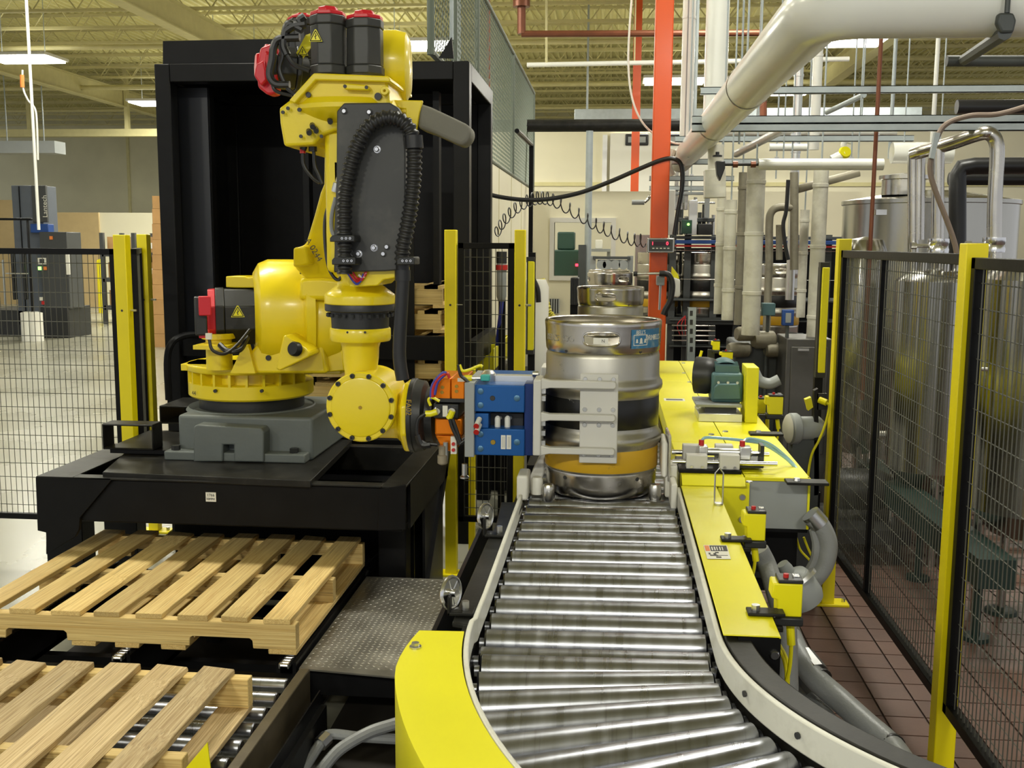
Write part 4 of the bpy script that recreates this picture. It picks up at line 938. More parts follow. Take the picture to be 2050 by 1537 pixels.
pbox(1050,1067,768,912,3.41,3.69,'jaw_slide',mat('dark_blue_anodised',srgb(14,46,110),.4,metal=.3),.002)
for px_, py_ in ((962,783),(962,811),(1035,797),(962,869),(962,898),(1035,885)):
    p = aY(px_,py_,3.40); MB().lathe([(0,.003),(.0085,.003),(.0105,.002),(.0105,-.001)], p, 18, d=(0,-1,0)).build('dowel', mat('steel_blue_plug',srgb(80,120,150),.35,metal=.5) if 'steel_blue_plug' not in MATS else MATS['steel_blue_plug'], gr)
for px_, py_, mt in ((986,797,INK),(987,885,BRASS)):
    p = aY(px_,py_,3.40); MB().lathe([(0,.002),(.008,.002),(.009,0)], p, 14, d=(0,-1,0)).build('screw', mt, gr)
pbox(1003,1012,871,899,3.397,3.40,'rating_label',PAPER,.0); pbox(1014,1023,871,899,3.397,3.40,'rating_label',PAPER,.0)
lnp = MB()
for px_ in (1006,1009,1017,1020):
    a, b = aY(px_,874,3.3965), aY(px_+.8,896,3.3965); lnp.bx(a.x,b.x,3.3965,3.3975,b.z,a.z)
lnp.build('rating_label_print', GM, gr, smooth=0)
for px_ in (996,1016):
    MB().lathe([(0,0),(.010,0),(.010,.03),(.008,.036),(0,.036)], aY(px_,855,3.44), 12, d=(0,0,1)).cyl(aY(px_,840,3.44)+V((0,0,.006)),aY(px_+5,836,3.47),.008,10).build('air_fitting', WHT, gr)
for px_, py_ in ((960,838),(960,850)):
    a = aY(px_,py_,3.40); b = aY(px_-6,py_+14,3.37); MB().cyl(a,b,.009,12).build('air_fitting', WHT, gr); MB().cyl(b,b+(b-a)*.15,.0095,12).build('air_fitting_ring', REDP, gr)
# upper rear cylinder details
a = aY(975,750,3.60); MB().bx(aY(962,750,3.6).x,aY(1068,750,3.6).x,3.56,3.74,a.z-.03,a.z).build('top_slide', BL, gr, bevel=.003)
MB().bx(aY(980,748,3.5).x,aY(1068,748,3.5).x,3.50,3.54,a.z-.012,a.z+.012).build('top_rail', ALM, gr, bevel=.002)
MB().lathe([(0,0),(.022,0),(.024,.01),(.024,.03),(.015,.04),(0,.04)], aY(978,764,3.5), 18).build('top_valve', ALM, gr)
p = aY(1078,749,3.5); MB().cyl(p,p+V((-.02,0,0)),.010,10).build('bolt', CHR, gr)
# front and rear jaws
def jaw(Y0, sgn):
    jw = []
    Ya = Y0
    th = .03
    yb0, yb1 = (Y0, Y0+th) if sgn > 0 else (Y0, Y0+th)
    def X(px_): return aY(px_,830,3.30).x
    def Zp(py_): return aY(1100,py_,3.30).z
    mb = MB(); 
    mb.bx(X(1067),X(1084),min(Y0,3.55-.02*0),max(Y0+th,Y0+.10) if sgn > 0 else Y0+th,Zp(912),Zp(757))
    mb = MB(); base_y = (Y0, Y0+.13) if sgn > 0 else (Y0+th-.13, Y0+th)
    mb.bx(X(1067),X(1083),base_y[0],base_y[1],Zp(913),Zp(762))
    b = mb.build('jaw_backplate', AL, gr, bevel=.004)
    for y0,y1 in ((762,777),(829,842),(896,909)):
        MB().prism([(X(1083),Y0,Zp(y0)+.006),(X(1100),Y0,Zp(y0)),(X(1228),Y0,Zp(y0)),(X(1232),Y0,Zp(y0+3)),(X(1232),Y0,Zp(y1-3)),(X(1228),Y0,Zp(y1)),(X(1100),Y0,Zp(y1)),(X(1083),Y0,Zp(y1)-.006)], (0,th,0)).build('jaw_finger', AL, gr, bevel=.003)
    py = (Y0+th, Y0+th+.008) if sgn > 0 else (Y0-.008, Y0)
    pad = MB().bx(X(1160),X(1237),py[0],py[1],Zp(929),Zp(749)).build('jaw_pad', AL, gr, bevel=.003)
    for yy in (760,821,852,912):
        for xx in (1170,1199,1227):
            p = V((X(xx), py[0] if sgn > 0 else py[1], Zp(yy))); d = V((0,-1 if sgn > 0 else 1,0))
            MB().lathe([(0,.004),(.0065,.004),(.0075,.002),(.0075,0)], p, 12, d=d).build('pad_screw', ZN, pad)
    for yy in (785,800,850,870,890):
        MB().bx(X(1083),X(1091),base_y[0]+.02,base_y[0]+.05,Zp(yy+5),Zp(yy-5)).build('jaw_bolt', ZN, gr)
jaw(3.302, 1); jaw(3.768, -1)
# ================================================================ yellow hood behind the conveyor
HZ = 1.0
hx0, hxm, hx1, hy0, hy1 = .242, .445, .655, 3.37, 6.75
hood = thing('conveyor_hood', 'bright yellow sheet metal machine hood beside the kegs', 'machine cover', (.45,5.0,0))
def panel(x0,x1,y0,y1): return MB().bx(x0,x1,y0,y1,HZ-.004,HZ).build('hood_panel', YG, hood, bevel=.0015)
ys = [hy0, 3.95, 4.75, 5.75, hy1]
for i in range(4):
    panel(hx0,hxm-.0015,ys[i]+.0015,ys[i+1]-.0015); panel(hxm+.0015,hx1,ys[i]+.0015,ys[i+1]-.0015)
MB().bx(hx0,hx0+.004,hy0,hy1,.80,HZ-.004).build('hood_side', YG, hood)
MB().bx(hx1-.004,hx1,hy0+.02,hy1,.83,HZ-.004).build('hood_side', YG, hood)
MB().bx(hx0,.46,hy0,hy0+.004,.83,HZ-.003).build('hood_front', YG, hood)
MB().prism([(hx0,hy0,.998),(hxm,hy0,.998),(hxm,hy0-.03,.975),(hx0,hy0-.03,.975)], (0,0,-.003)).build('hood_lip', YG, hood)
MB().bx(.36,.46,hy0-.012,hy0,.80,HZ-.02).build('hood_end_flange', YG, hood)
for z_ in (.935,.86): MB().lathe([(0,.008),(.009,.008),(.011,.004),(.011,0)], (.438,hy0-.012,z_), 12, d=(0,-1,0)).build('bolt', ZN, hood)
gp = MB().bx(.462,.648,hy0+.006,hy0+.012,.828,HZ-.012).build('grey_end_cover', GM, hood, smooth=0)
MB().bx(.455,.655,hy0+.012,hy0+.3,.815,.83).build('hood_underside', BK, hood)
MB().bx(.648,.655,hy0-.002,hy0+.02,.83,HZ).build('hood_edge', YG, hood); MB().bx(.455,.655,hy0-.002,hy0+.02,HZ-.012,HZ-.002).build('hood_edge', YG, hood)
MB().bx(.26,.64,hy0+.1,hy1-.1,.62,.82).build('inner_frame', BK, hood)
for x_ in (.28,.62):
    for y_ in (3.5,5.0,6.6): MB().bx(x_-.025,x_+.025,y_-.025,y_+.025,0,.63).build('leg', BK, hood)
for px_, py_ in ((1500,965),(1424,870),(1452,864),(1369,747),(1380,765),(1400,795),(1368,727)):
    p = aZ(px_,py_,HZ); MB().lathe([(0,.004),(.010,.004),(.012,0)], p, 12).build('bolt', ZN, hood)
p = aZ(1350,800,HZ); MB().bx(p.x-.05,p.x+.05,p.y-.04,p.y+.04,HZ,HZ+.0006).build('hood_label', PAPER, hood, smooth=0); MB().bx(p.x-.04,p.x+.04,p.y-.02,p.y+.02,HZ+.0006,HZ+.001).build('hood_label_print', GM2, hood, smooth=0)
for px_, py_ in ((1608,965),(1528,868)):
    p = aZ(px_,py_,HZ+.004); MB().bx(p.x-.055,p.x+.075,p.y-.03,p.y+.03,HZ,HZ+.009).build('hinge_plate', BKS, hood, bevel=.002)
    MB().lathe([(0,.008),(.010,.008),(.012,0)], (p.x-.02,p.y,HZ+.009), 8).build('bolt', ZN, hood)
# gear motor
gm = thing('gear_motor', 'teal gear motor with black fan cowl standing on the yellow hood', 'motor', aZ(1455,800,HZ))
YM = aZ(1450,845,HZ).y
def mbox(x0,x1,y0,y1,Y0,Y1,nm,mt,bev=.004): return pbox(x0,x1,y0,y1,Y0,Y1,nm,mt,bev,gm)
a = aY(1398,846,YM); b = aY(1487,812,YM)
MB().bx(a.x,b.x,YM,YM+.22,HZ,HZ+.035).build('base_channel', ALM, gm, bevel=.002)
MB().bx(a.x-.01,b.x,YM+.02,YM+.25,HZ+.06,HZ+.072).build('base_plate', GM, gm, bevel=.002)
MB().bx(a.x+.03,b.x-.02,YM+.05,YM+.22,HZ+.035,HZ+.06).build('base_spacer', BM, gm)
z0 = HZ+.072
cm = aY(1453,765,YM+.14); cx, cy = cm.x, YM+.14; zc = aY(1453,760,YM+.14).z
MB().bx(cx-.065,cx+.068,cy-.06,cy+.10,z0,zc+.035).build('gearbox', TL, gm, bevel=.012, seg=3)
MB().pp([(1425,800),(1430,775),(1437,768),(1478,768),(1482,775),(1484,800)], cy-.075, cy+.08).build('gearbox_foot', TL, gm, bevel=.006)
MB().lathe([(0,-.02),(.055,-.02),(.062,-.01),(.062,.10),(.05,.12),(0,.12)], (cx,cy+.02,zc+.025), 28, d=(0,1,0)).build('motor_barrel', TL, gm)
for i in range(7):
    MB().bx(cx-.05,cx+.05,cy-.04+i*.02,cy-.036+i*.02,zc+.03,zc+.078-.004*abs(i-3)).build('cooling_fin', TL, gm)
MB().lathe([(0,-.05),(.055,-.05),(.075,-.03),(.082,0),(.082,.05),(0,.05)], (cx-.075,cy+.06,zc+.01), 28, d=(-1,.3,0)).build('fan_cowl', BM, gm)
MB().bx(cx+.069,aY(1517,800,YM).x,YM-.01,YM+.16,HZ,aY(1500,735,YM).z).build('chain_guard', YG, gm, bevel=.003)
for dx in (-.04,.0,.04): MB().cyl((cx+dx,cy-.075,z0+.09),(cx+dx,cy-.082,z0+.09),.006,8).build('bolt', ZN, gm)
# pneumatic pusher
pu = thing('pneumatic_pusher', 'small steel pneumatic pusher with twin guide rods beside the gripped keg', 'actuator', aZ(1430,955,HZ))
YQ = 3.46
def qbox(x0,x1,y0,y1,Y0,Y1,nm,mt,bev=.002): return pbox(x0,x1,y0,y1,Y0,Y1,nm,mt,bev,pu)
zq = aY(1420,957,YQ-.05).z
MB().bx(aY(1356,955,YQ).x,aY(1480,955,YQ).x,YQ-.06,YQ+.16,HZ,HZ+.012).build('base_plate', BK, pu, bevel=.002)
MB().bx(aY(1440,955,YQ).x,aY(1527,940,YQ).x,YQ-.01,YQ+.16,HZ+.012,HZ+.022).build('base_spacer', BM, pu)
for x0,x1 in ((1373,1417),(1440,1482)):
    a = aY(x0,950,YQ-.05); b = aY(x1,912,YQ-.05); MB().bx(a.x,b.x,YQ-.05,YQ-.01,HZ+.012,b.z).build('guide_block', AL, pu, bevel=.003)
    MB().bx(a.x-.004,b.x-.01,YQ+.06,YQ+.10,HZ+.012,b.z+.012).build('guide_block', AL, pu, bevel=.003)
    for s in (.25,.75): MB().cyl((a.x+(b.x-a.x)*s,YQ-.052,HZ+.02),(a.x+(b.x-a.x)*s,YQ-.056,HZ+.02),.005,8).build('bolt', ZN, pu)
zr = aY(1450,926,YQ-.03).z
MB().cyl((aY(1345,926,YQ).x,YQ-.03,zr),(aY(1553,926,YQ).x,YQ-.03,zr),.008,14).build('guide_rod', CHR, pu)
MB().cyl((aY(1345,900,YQ+.08).x,YQ+.08,zr+.01),(aY(1540,900,YQ+.08).x,YQ+.08,zr+.01),.008,14).build('guide_rod', CHR, pu)
zc2 = zr+.024
MB().cyl((aY(1410,905,YQ+.03).x,YQ+.03,zc2),(aY(1505,905,YQ+.03).x,YQ+.03,zc2),.013,16).build('air_cylinder', ALM, pu)
for x0,x1 in ((1398,1416),(1480,1502)): a = aY(x0,905,YQ+.03); b = aY(x1,905,YQ+.03); MB().bx(a.x,b.x,YQ+.008,YQ+.052,zc2-.022,zc2+.022).build('cylinder_end', ALM, pu, bevel=.003)
a = aY(1520,905,YQ+.03); MB().bx(a.x,a.x+.012,YQ-.0,YQ+.06,zr-.02,zc2+.03).build('end_plate', BM, pu)
MB().cyl((aY(1502,905,YQ+.03).x,YQ+.03,zc2),(a.x,YQ+.03,zc2),.007,10).build('piston_rod', CHR, pu)
MB().prism([(aY(1335,950,YQ).x,YQ-.06,HZ-.03),(aY(1335,950,YQ).x,YQ-.06,aY(1335,872,YQ-.06).z),(aY(1335,950,YQ).x,YQ+.16,aY(1373,858,YQ+.14).z),(aY(1335,950,YQ).x,YQ+.16,HZ-.03)], (.008,0,0)).build('push_plate', SS, pu, bevel=.001)
MB().bx(aY(1323,930,YQ).x,aY(1335,930,YQ).x,YQ-.05,YQ+.12,HZ-.02,HZ+.10).build('push_pad', WHT, pu, bevel=.012, seg=3)
for px_ in (1404,1486):
    p = aY(px_,893,YQ+.03); MB().cyl((p.x,YQ+.03,zc2+.015),(p.x,YQ+.03,zc2+.04),.009,12).build('air_fitting', REDP, pu)
CL = mat('clear_blue_hose', srgb(150,190,200), .2, spec=.6)
MB().tube(spline([aY(1404,886,YQ+.03),aY(1412,876,YQ+.03),aY(1445,877,YQ+.04),aY(1490,882,YQ+.06),aY(1530,890,YQ+.1),aY(1570,915,YQ+.1),aY(1592,935,YQ+.08)],8),.005,8).build('air_hose', CL, pu)
MB().tube(spline([aY(1486,886,YQ+.03),aY(1500,878,YQ+.06),aY(1540,888,YQ+.1),aY(1580,920,YQ+.1),aY(1600,945,YQ+.06)],8),.005,8).build('air_hose', CL, pu)
us = [aZ(1426,1005,.974)]; u0 = aZ(1438,1009,.974)
MB().tube([V((u0.x-.012,u0.y,.974)),V((u0.x-.012,u0.y,1.07)),V((u0.x,u0.y,1.085)),V((u0.x+.012,u0.y,1.07)),V((u0.x+.012,u0.y,.974))],.0025,8).build('sensor_bracket_wire', ZN, conv)
MB().cyl((u0.x,u0.y,.972),(u0.x,u0.y,.978),.014,12).build('wire_bracket_foot', ZN, conv)
# photoelectric sensors
def sensor(px_box, Y, label, bracket=None, cable=None, dpt=.05):
    x0,x1,y0,y1 = px_box; a, b = aY(x0,y0,Y), aY(x1,y1,Y)
    s = thing('photo_sensor', label, 'sensor', ((a.x+b.x)/2,Y+.03,b.z-.01), 'yellow photoelectric sensors')
    w_ = b.x-a.x; h_ = a.z-b.z
    MB().prism([(a.x+w_*.22,Y,b.z),(b.x,Y,b.z),(b.x,Y,a.z-h_*.10),(a.x+w_*.05,Y,a.z-h_*.10),(a.x+w_*.02,Y,a.z-h_*.5),(a.x+w_*.2,Y,a.z-h_*.55)], (0,dpt,0)).build('sensor_body', YS, s, bevel=.003)
    slid = MB().bx(a.x+w_*.22,b.x+w_*.01,Y-.001,Y+dpt,a.z-h_*.10,a.z).build('sensor_lid', BM, s, bevel=.002)
    MB().cyl((a.x+w_*.5,Y+dpt*.4,a.z),(a.x+w_*.5,Y+dpt*.4,a.z+.008),.006,8).build('sensor_lamp', REDP, slid)
    MB().bx(a.x+w_*.72,b.x-w_*.08,Y+dpt*.2,Y+dpt*.6,a.z,a.z+.005).build('sensor_window', CHR, slid)
    MB().bx(a.x+w_*.1,b.x+w_*.05,Y-.005,Y+dpt+.005,b.z-.02,b.z).build('sensor_mount', BM, s, bevel=.004)
    if bracket:
        p = aZ(bracket[0],bracket[1],.978); MB().bx(p.x-.03,a.x+w_*.4,p.y-.02,p.y+.02,.974,.981).bx(a.x,a.x+w_*.4,min(p.y,Y),max(p.y,Y)+.02,b.z-.03,b.z-.018).build('sensor_bracket', BKS, s, bevel=.002)
        MB().cyl((p.x-.012,p.y,.981),(p.x-.012,p.y,.993),.009,8).build('bolt', ZN, s)
    if cable:
        pts = [aY(x,y,Y+.03) for x,y in cable]
        MB().cyl(pts[0],pts[0]+(pts[1]-pts[0]).normalized()*.045,.009,10).build('cable_plug', YS, s)
        MB().tube(spline(pts,7),.0045,8).build('cable', YS, s)
    return s
sy1 = aZ(1462,1077,.975).y
sensor((1487,1532,1022,1083), sy1-.01, 'yellow photo sensor on the guard in front of the grey end cover', (1466,1078), [(1510,1090),(1512,1110),(1510,1135),(1505,1160)])
sy2 = aZ(1520,1222,.975).y
sensor((1545,1605,1160,1236), sy2, 'nearest yellow photo sensor at the end of the straight guard', (1524,1224), [(1582,1250),(1584,1290),(1580,1340),(1568,1388)])
sensor((1532,1567,790,830), 4.55, 'yellow photo sensor right of the chain guard box', None, [(1556,838),(1558,855),(1556,880),(1550,890)])
sensor((1514,1533,796,828), 4.75, 'yellow photo sensor tucked behind the chain guard box', None, [(1536,838),(1536,850),(1536,868)])
sensor((1424,1441,681,701), 6.5, 'small far yellow photo sensor above the hood end', None, [(1405,702),(1402,712),(1408,722)], .04)
sensor((1440,1467,703,719), 6.3, 'small far yellow photo sensor just behind the gear motor', None, None, .04)
for px_, py_, l in ((1424,700,0),(1454,720,0)):
    p = aY(px_,py_,6.5 if px_ < 1440 else 6.3); MB().bx(p.x-.02,p.x+.02,p.y,p.y+.03,HZ,p.z).build('sensor_post', BM, hood)
for px_, Y in ((1548,4.55),(1524,4.75)):
    p = aY(px_,832,Y); MB().bx(.655,p.x+.02,Y+.02,Y+.04,p.z-.02,p.z).build('sensor_arm', BM, hood)
# loose yellow cables by the grey conduit
yc = thing('sensor_cables', 'two thin yellow cables hanging below the nearest sensor', 'cable', aY(1565,1390,sy2+.08))
for pts in ([(1558,1292),(1566,1310),(1574,1345),(1572,1390)],[(1560,1290),(1575,1320),(1578,1360),(1574,1392)]):
    MB().tube(spline([aY(x,y,sy2+.08) for x,y in pts],7),.004,7).build('cable', YS, yc)
yc2 = thing('sensor_cables', 'thin yellow cables hanging under the grey end cover', 'cable', aY(1610,1120,3.5))
for pts in ([(1594,1075),(1602,1100),(1618,1118),(1628,1128)],[(1609,1075),(1618,1098),(1626,1115)]):
    MB().tube(spline([aY(x,y,3.5) for x,y in pts],7),.004,7).build('cable', YS, yc2)
# grey liquid-tight conduits at the right of the conveyor
c1 = thing('flex_conduit', 'grey flexible conduit looping from the hood to the motor below', 'conduit', aY(1600,1190,3.2))
MB().tube(spline([aY(x,y,3.3) for x,y in ((1625,1035),(1645,1055),(1658,1090),(1650,1130),(1628,1160),(1605,1178))],10),.030,16).build('conduit', GH, c1)
MB().cyl(aY(1622,1028,3.3),aY(1642,1050,3.3),.032,12).build('conduit_fitting', ZN, c1)
MB().tube(spline([aY(x,y,3.3) for x,y in ((1628,1060),(1634,1090),(1630,1120),(1615,1150))],8),.014,10).build('small_conduit', GH, c1)
mo2 = thing('drive_motor', 'pale grey cast motor housing beside the straight guard', 'motor', aY(1590,1190,3.15))
MB().lathe([(0,0),(.018,0),(.022,.02),(.022,.035),(.05,.05),(.06,.075),(.06,.13),(.052,.15),(0,.15)], aY(1566,1128,3.12), 24, d=(.55,.1,-.8)).build('motor_housing', GM, mo2)
MB().lathe([(0,0),(.055,0),(.055,.012),(0,.012)], aY(1600,1158,3.10), 20, d=(.6,-.2,-.7)).build('motor_cover', ALM, mo2)
pm_ = aY(1590,1165,3.2); MB().bx(.30,pm_.x,3.17,3.23,pm_.z-.02,pm_.z+.02).build('motor_bracket', BK, mo2)
c2 = thing('flex_conduit', 'long grey flexible conduit running down to the bottom right corner', 'conduit', aY(1700,1400,2.45))
MB().tube(spline([aZ(1583,1275,.45),aZ(1600,1310,.43),aZ(1630,1355,.40),aZ(1680,1400,.36),aZ(1735,1450,.33),aZ(1785,1495,.31),aZ(1830,1560,.30)],10),.037,18).build('conduit', GH, c2)
MB().cyl(aZ(1607,1318,.42),aZ(1634,1352,.40),.044,10).build('conduit_fitting', ZN, c2)
MB().cyl(aZ(1577,1240,.47),aZ(1600,1310,.43),.030,14).build('rigid_conduit', mat('dull_zinc',srgb(120,118,105),.5,metal=.5), c2)
for u in ((1640,1358),(1784,1492)): p = aZ(u[0],u[1],.395 if u[0]<1700 else .31); q = aZ(u[0]+4,u[1]+4,.393 if u[0]<1700 else .31); MB().cyl(p,q,.039,16).build('cable_tie', RB, c2)
c3 = thing('flex_conduit', 'short grey flexible conduit below the long one near the curved rail', 'conduit', aY(1630,1420,2.45))
MB().tube(spline([aZ(1590,1330,.33),aZ(1610,1375,.31),aZ(1635,1410,.30),aZ(1660,1450,.29),aZ(1690,1500,.28)],8),.032,16).build('conduit', GH, c3)
MB().cyl(aZ(1606,1370,.31),aZ(1632,1402,.30),.039,10).build('conduit_fitting', ZN, c3)
c4_ = thing('flex_conduit', 'grey conduit behind the near sensors running down beside the guard', 'conduit', aY(1530,1160,3.0))
MB().tube(spline([aY(1520,1100,3.0),aY(1535,1130,3.0),aY(1548,1170,2.95),aY(1565,1230,2.9),aY(1575,1270,2.8),V((aY(1575,1270,2.8).x+.02,2.75,.2)),V((aY(1575,1270,2.8).x+.03,2.75,.0))],8),.028,14).build('conduit', GH, c4_)
# ================================================================ safety fences
def post(px_, pyt, Y, w_, label, X=None, zt=None, base=True, d=None):
    p = aY(px_,pyt,Y); x = p.x if X is None else X; z = p.z if zt is None else zt
    t = thing('fence_post', label, 'fence post', (x,Y,0), 'yellow fence posts')
    d = d or w_
    MB().bx(x-w_/2,x+w_/2,Y-d/2,Y+d/2,.01,z).build('post_tube', YP, t, bevel=.003)
    if base: MB().bx(x-.10,x+.10,Y-.05,Y+.05,0,.012).build('base_plate', YP, t, bevel=.002)
    for s in (-1,1): MB().cyl((x+s*.08,Y,.012),(x+s*.08,Y,.03),.010,6).build('anchor_bolt', ZN, t)
    MB().cyl((x,Y-d/2-.001,z-.38),(x,Y-d/2+.002,z-.38),.006,10).build('bolt_hole', INK, t)
    MB().cyl((x+w_/2,Y,z-.38),(x+w_/2+.03,Y,z-.38),.006,8).build('bolt', ZN, t)
    return t
FWR = mat('dark_grey_wire', srgb(92,92,84), .45)
def fence(p0, p1, z0, z1, label, dx=.03, dz=.072, bars=(), fw=.03):
    p0, p1 = V((*p0,0)), V((*p1,0)); d = (p1-p0); L = d.length; d.normalize(); rz = math.atan2(d.y,d.x)
    t = thing('mesh_fence', label, 'fence', (p0+p1)/2+V((0,0,z0)), 'black wire mesh fence panels')
    c = (p0+p1)/2
    for z in (z0+fw/2, z1-fw/2): MB().box((c.x,c.y,z),(L,fw,fw),rz=rz).build('frame_bar', BK, t, bevel=.002)
    for p in (p0+d*fw/2, p1-d*fw/2): MB().box((p.x,p.y,(z0+z1)/2),(fw,fw,z1-z0),rz=rz).build('frame_bar', BK, t, bevel=.002)
    for f in bars: p = p0+d*L*f; MB().box((p.x,p.y,(z0+z1)/2),(fw*.8,fw*.8,z1-z0),rz=rz).build('frame_bar', BK, t)
    m_ = MB(); n = int(L/dx); r = .0019
    for i in range(1,n): p = p0+d*L*i/n; m_.cyl((p.x,p.y,z0),(p.x,p.y,z1),r,4,cap=False)
    n = int((z1-z0)/dz); o = V((-d.y,d.x,0))*.004
    for i in range(1,n): z = z0+(z1-z0)*i/n; m_.cyl((p0.x+o.x,p0.y+o.y,z),(p1.x+o.x,p1.y+o.y,z),r,4,cap=False)
    stuff(m_.build('wire_mesh', FWR, t, smooth=0))
    return t
ZF = 1.775
L1 = aY(243,470,5.08)
post(243,470,5.08,.064,'yellow fence post at the left, in front of the mesh corner',d=.06)
l2 = aY(287,469,5.9); post(287,469,5.9,.06,'yellow fence post just behind and right of the leftmost one')
zt_ = aY(100,497,5.08).z
fence((L1.x-1.9,5.08),(L1.x-.033,5.08),aZ(30,1038,.29).z,zt_,'black mesh fence panel at the far left edge, wide open floor behind')
fence((L1.x+.04,5.12),(l2.x-.02,5.88),.29,zt_,'narrow black mesh fence panel between the two left posts')
m1 = aY(903,460,5.29); m2 = aY(1042,460,5.29)
post(903,460,5.29,.06,'yellow fence post right of the robot wrist, left of the narrow gate panel')
post(1042,460,5.29,.055,'yellow fence post directly left of the kegs')
fence((m1.x+.035,5.30),(m2.x-.03,5.30),.29,aY(970,486,5.30).z,'narrow black mesh fence panel between the two middle posts')
MB_ = thing('fence_post', 'slim yellow post low behind the gripper, beside the mesh', 'fence post', (aY(945,1000,5.5).x,5.5,0))
MB().bx(aY(939,1000,5.5).x,aY(951,1000,5.5).x,5.48,5.52,0,aY(945,740,5.5).z).build('post_tube', YP, MB_)
FXR = 1.075
post(1678,478,5.05,.06,'yellow fence post at the far end of the right fence',X=FXR+.01)
post(1939,487,3.27,.065,'yellow fence post nearest at the right, beside the tile floor',X=FXR+.01)
zr1 = aX(1690,503,FXR-.02).z
fence((FXR+.01,5.018),(FXR+.01,3.305),.29,1.725,'black mesh fence panel between the two right posts',bars=(.42,),fw=.034)
fence((FXR+.01,3.235),(FXR+.01,1.3),.29,1.715,'black mesh fence panel running out of frame at right',fw=.034)
# light curtains
def curtain(px_, y0, y1, Y, label, w_=.035):
    a, b = aY(px_,y0,Y), aY(px_,y1,Y); t = thing('light_curtain', label, 'safety sensor', (a.x,Y,b.z))
    MB().bx(a.x-w_/2,a.x+w_/2,Y-.03,Y+.03,b.z,a.z).build('curtain_bar', YS, t, bevel=.003)
    MB().bx(a.x-w_/2-.008,a.x-w_/2,Y-.02,Y+.02,b.z,a.z).build('curtain_lens', BM, t)
    for z in (a.z+.01,b.z-.01): MB().bx(a.x-w_/2-.01,a.x+w_/2,Y-.025,Y+.025,z-.015,z+.015).build('end_cap', BM, t)
    return t, a, b
t, a, b = curtain(1064,523,700,6.0,'yellow light curtain bar left of the kegs'); MB().bx(a.x-.02,a.x+.02,6.03,6.07,0,a.z+.05).build('stand', BK, t)
t, a, b = curtain(1652,535,745,5.3,'yellow light curtain bar beside the far right post'); MB().bx(a.x-.02,a.x+.02,5.33,5.37,0,a.z).build('stand', BK, t)
jb = thing('junction_bracket', 'grey bracket with yellow plug and cable on the right stand', 'sensor', aY(1640,890,5.0))
MB().pp([(1630,782),(1638,778),(1640,990),(1630,992)],4.98,5.02).build('bracket_plate', BKS, jb)
MB().pp([(1636,788),(1656,788),(1656,820),(1636,820)],4.98,5.0).build('bracket_box', BM, jb)
MB().cyl(aY(1640,800,4.97),aY(1655,806,4.95),.016,12).build('plug', YS, jb)
MB().tube(spline([aY(x,y,4.95) for x,y in ((1655,806),(1660,815),(1652,850),(1640,880),(1625,910),(1618,950),(1618,965))],8),.006,8).build('cable', YS, jb)
MB().pp([(1612,800),(1624,795),(1628,815),(1618,822)],4.96,5.0).build('reflector', YS, jb)
MB().bx(aY(1635,990,5.0).x-.015,aY(1635,990,5.0).x+.015,4.99,5.02,0,aY(1635,985,5.0).z).build('stand', BK, jb)
# ================================================================ black pallet dispenser frame behind the robot
df = thing('pallet_dispenser', 'tall black steel pallet dispenser frame behind the robot', 'machine', (-1.72,6.4,0))
fx0, fx1, fy0, fy1 = -2.60, -.80, 5.9, 6.95
FZ = 2.74
pw = .09
for x in (fx0+pw/2, fx1-pw/2):
    for y in (fy0, fy1): MB().bx(x-pw/2,x+pw/2,y-.05,y+.05,0,FZ).build('upright', BK, df, bevel=.006)
for y in (fy0,fy1): MB().bx(fx0+pw,fx1-pw,y-.05,y+.05,FZ-.10,FZ).build('top_beam', BK, df, bevel=.005)
for x in (fx0+pw/2, fx1-pw/2): MB().bx(x-pw/2,x+pw/2,fy0+.05,fy1-.05,FZ-.10,FZ).build('side_beam', BK, df, bevel=.005)
q0, q1 = aY(350,150,fy0+.25), aY(430,700,fy0+.25)
MB().bx(aY(362,400,fy0+.2).x,aY(424,400,fy0+.2).x,fy0+.18,fy0+.21,.5,FZ-.10).build('inner_plate', mat('blue_black_sheet',(.02,.022,.03),.35), df)
MB().bx(aY(424,400,fy0+.25).x,aY(432,400,fy0+.25).x,fy0+.2,fy0+.27,.5,FZ-.12).build('inner_rail', BK, df)
MB().bx(fx0+.06,fx1-.05,fy1-.02,fy1,.3,FZ).build('rear_sheet', BK, df)
MB().bx(fx0+.005,fx0+.02,fy0+.05,fy1,.3,FZ-.1).build('side_sheet', BK, df)
for px_ in (612,870): MB().bx(aY(px_,400,fy0+.3).x,aY(px_+12,400,fy0+.3).x,fy0+.25,fy0+.33,.5,FZ-.12).build('inner_rail', BK, df)
MB().pp([(326,82),(770,74),(770,122),(326,136)], fy0+.02, fy0+.04).build('top_panel', BK, df)
MB().pp([(878,116),(904,74),(908,116)], fy0-.02, fy0+.0).build('corner_gusset', BK, df)
MB().bx(fx0+.02,fx1-.02,fy0,fy1,FZ-.03,FZ-.015).build('roof_sheet', BK, df)
zm = aY(870,690,fy0).z
MB().bx(fx0+.05,fx1,fy0-.02,fy0+.04,zm-.09,zm+.05).build('lower_beam', BK, df, bevel=.004)
a = aY(330,790,fy0-.2); MB().tube(spline([aY(338,800,5.7),aY(335,720,5.7),aY(345,685,5.72),aY(370,672,5.8),aY(400,670,5.88)],7),.02,10).build('guard_hoop', BK, df)
MB().bx(fx0+.2,fx1-.06,fy0+.1,fy1-.1,.58,.64).build('fork_table', BK, df)
MB().bx(fx1-.02,fx1+.03,fy0+.05,fy1,zm-.12,zm+.02).build('side_rail', BKS, df)
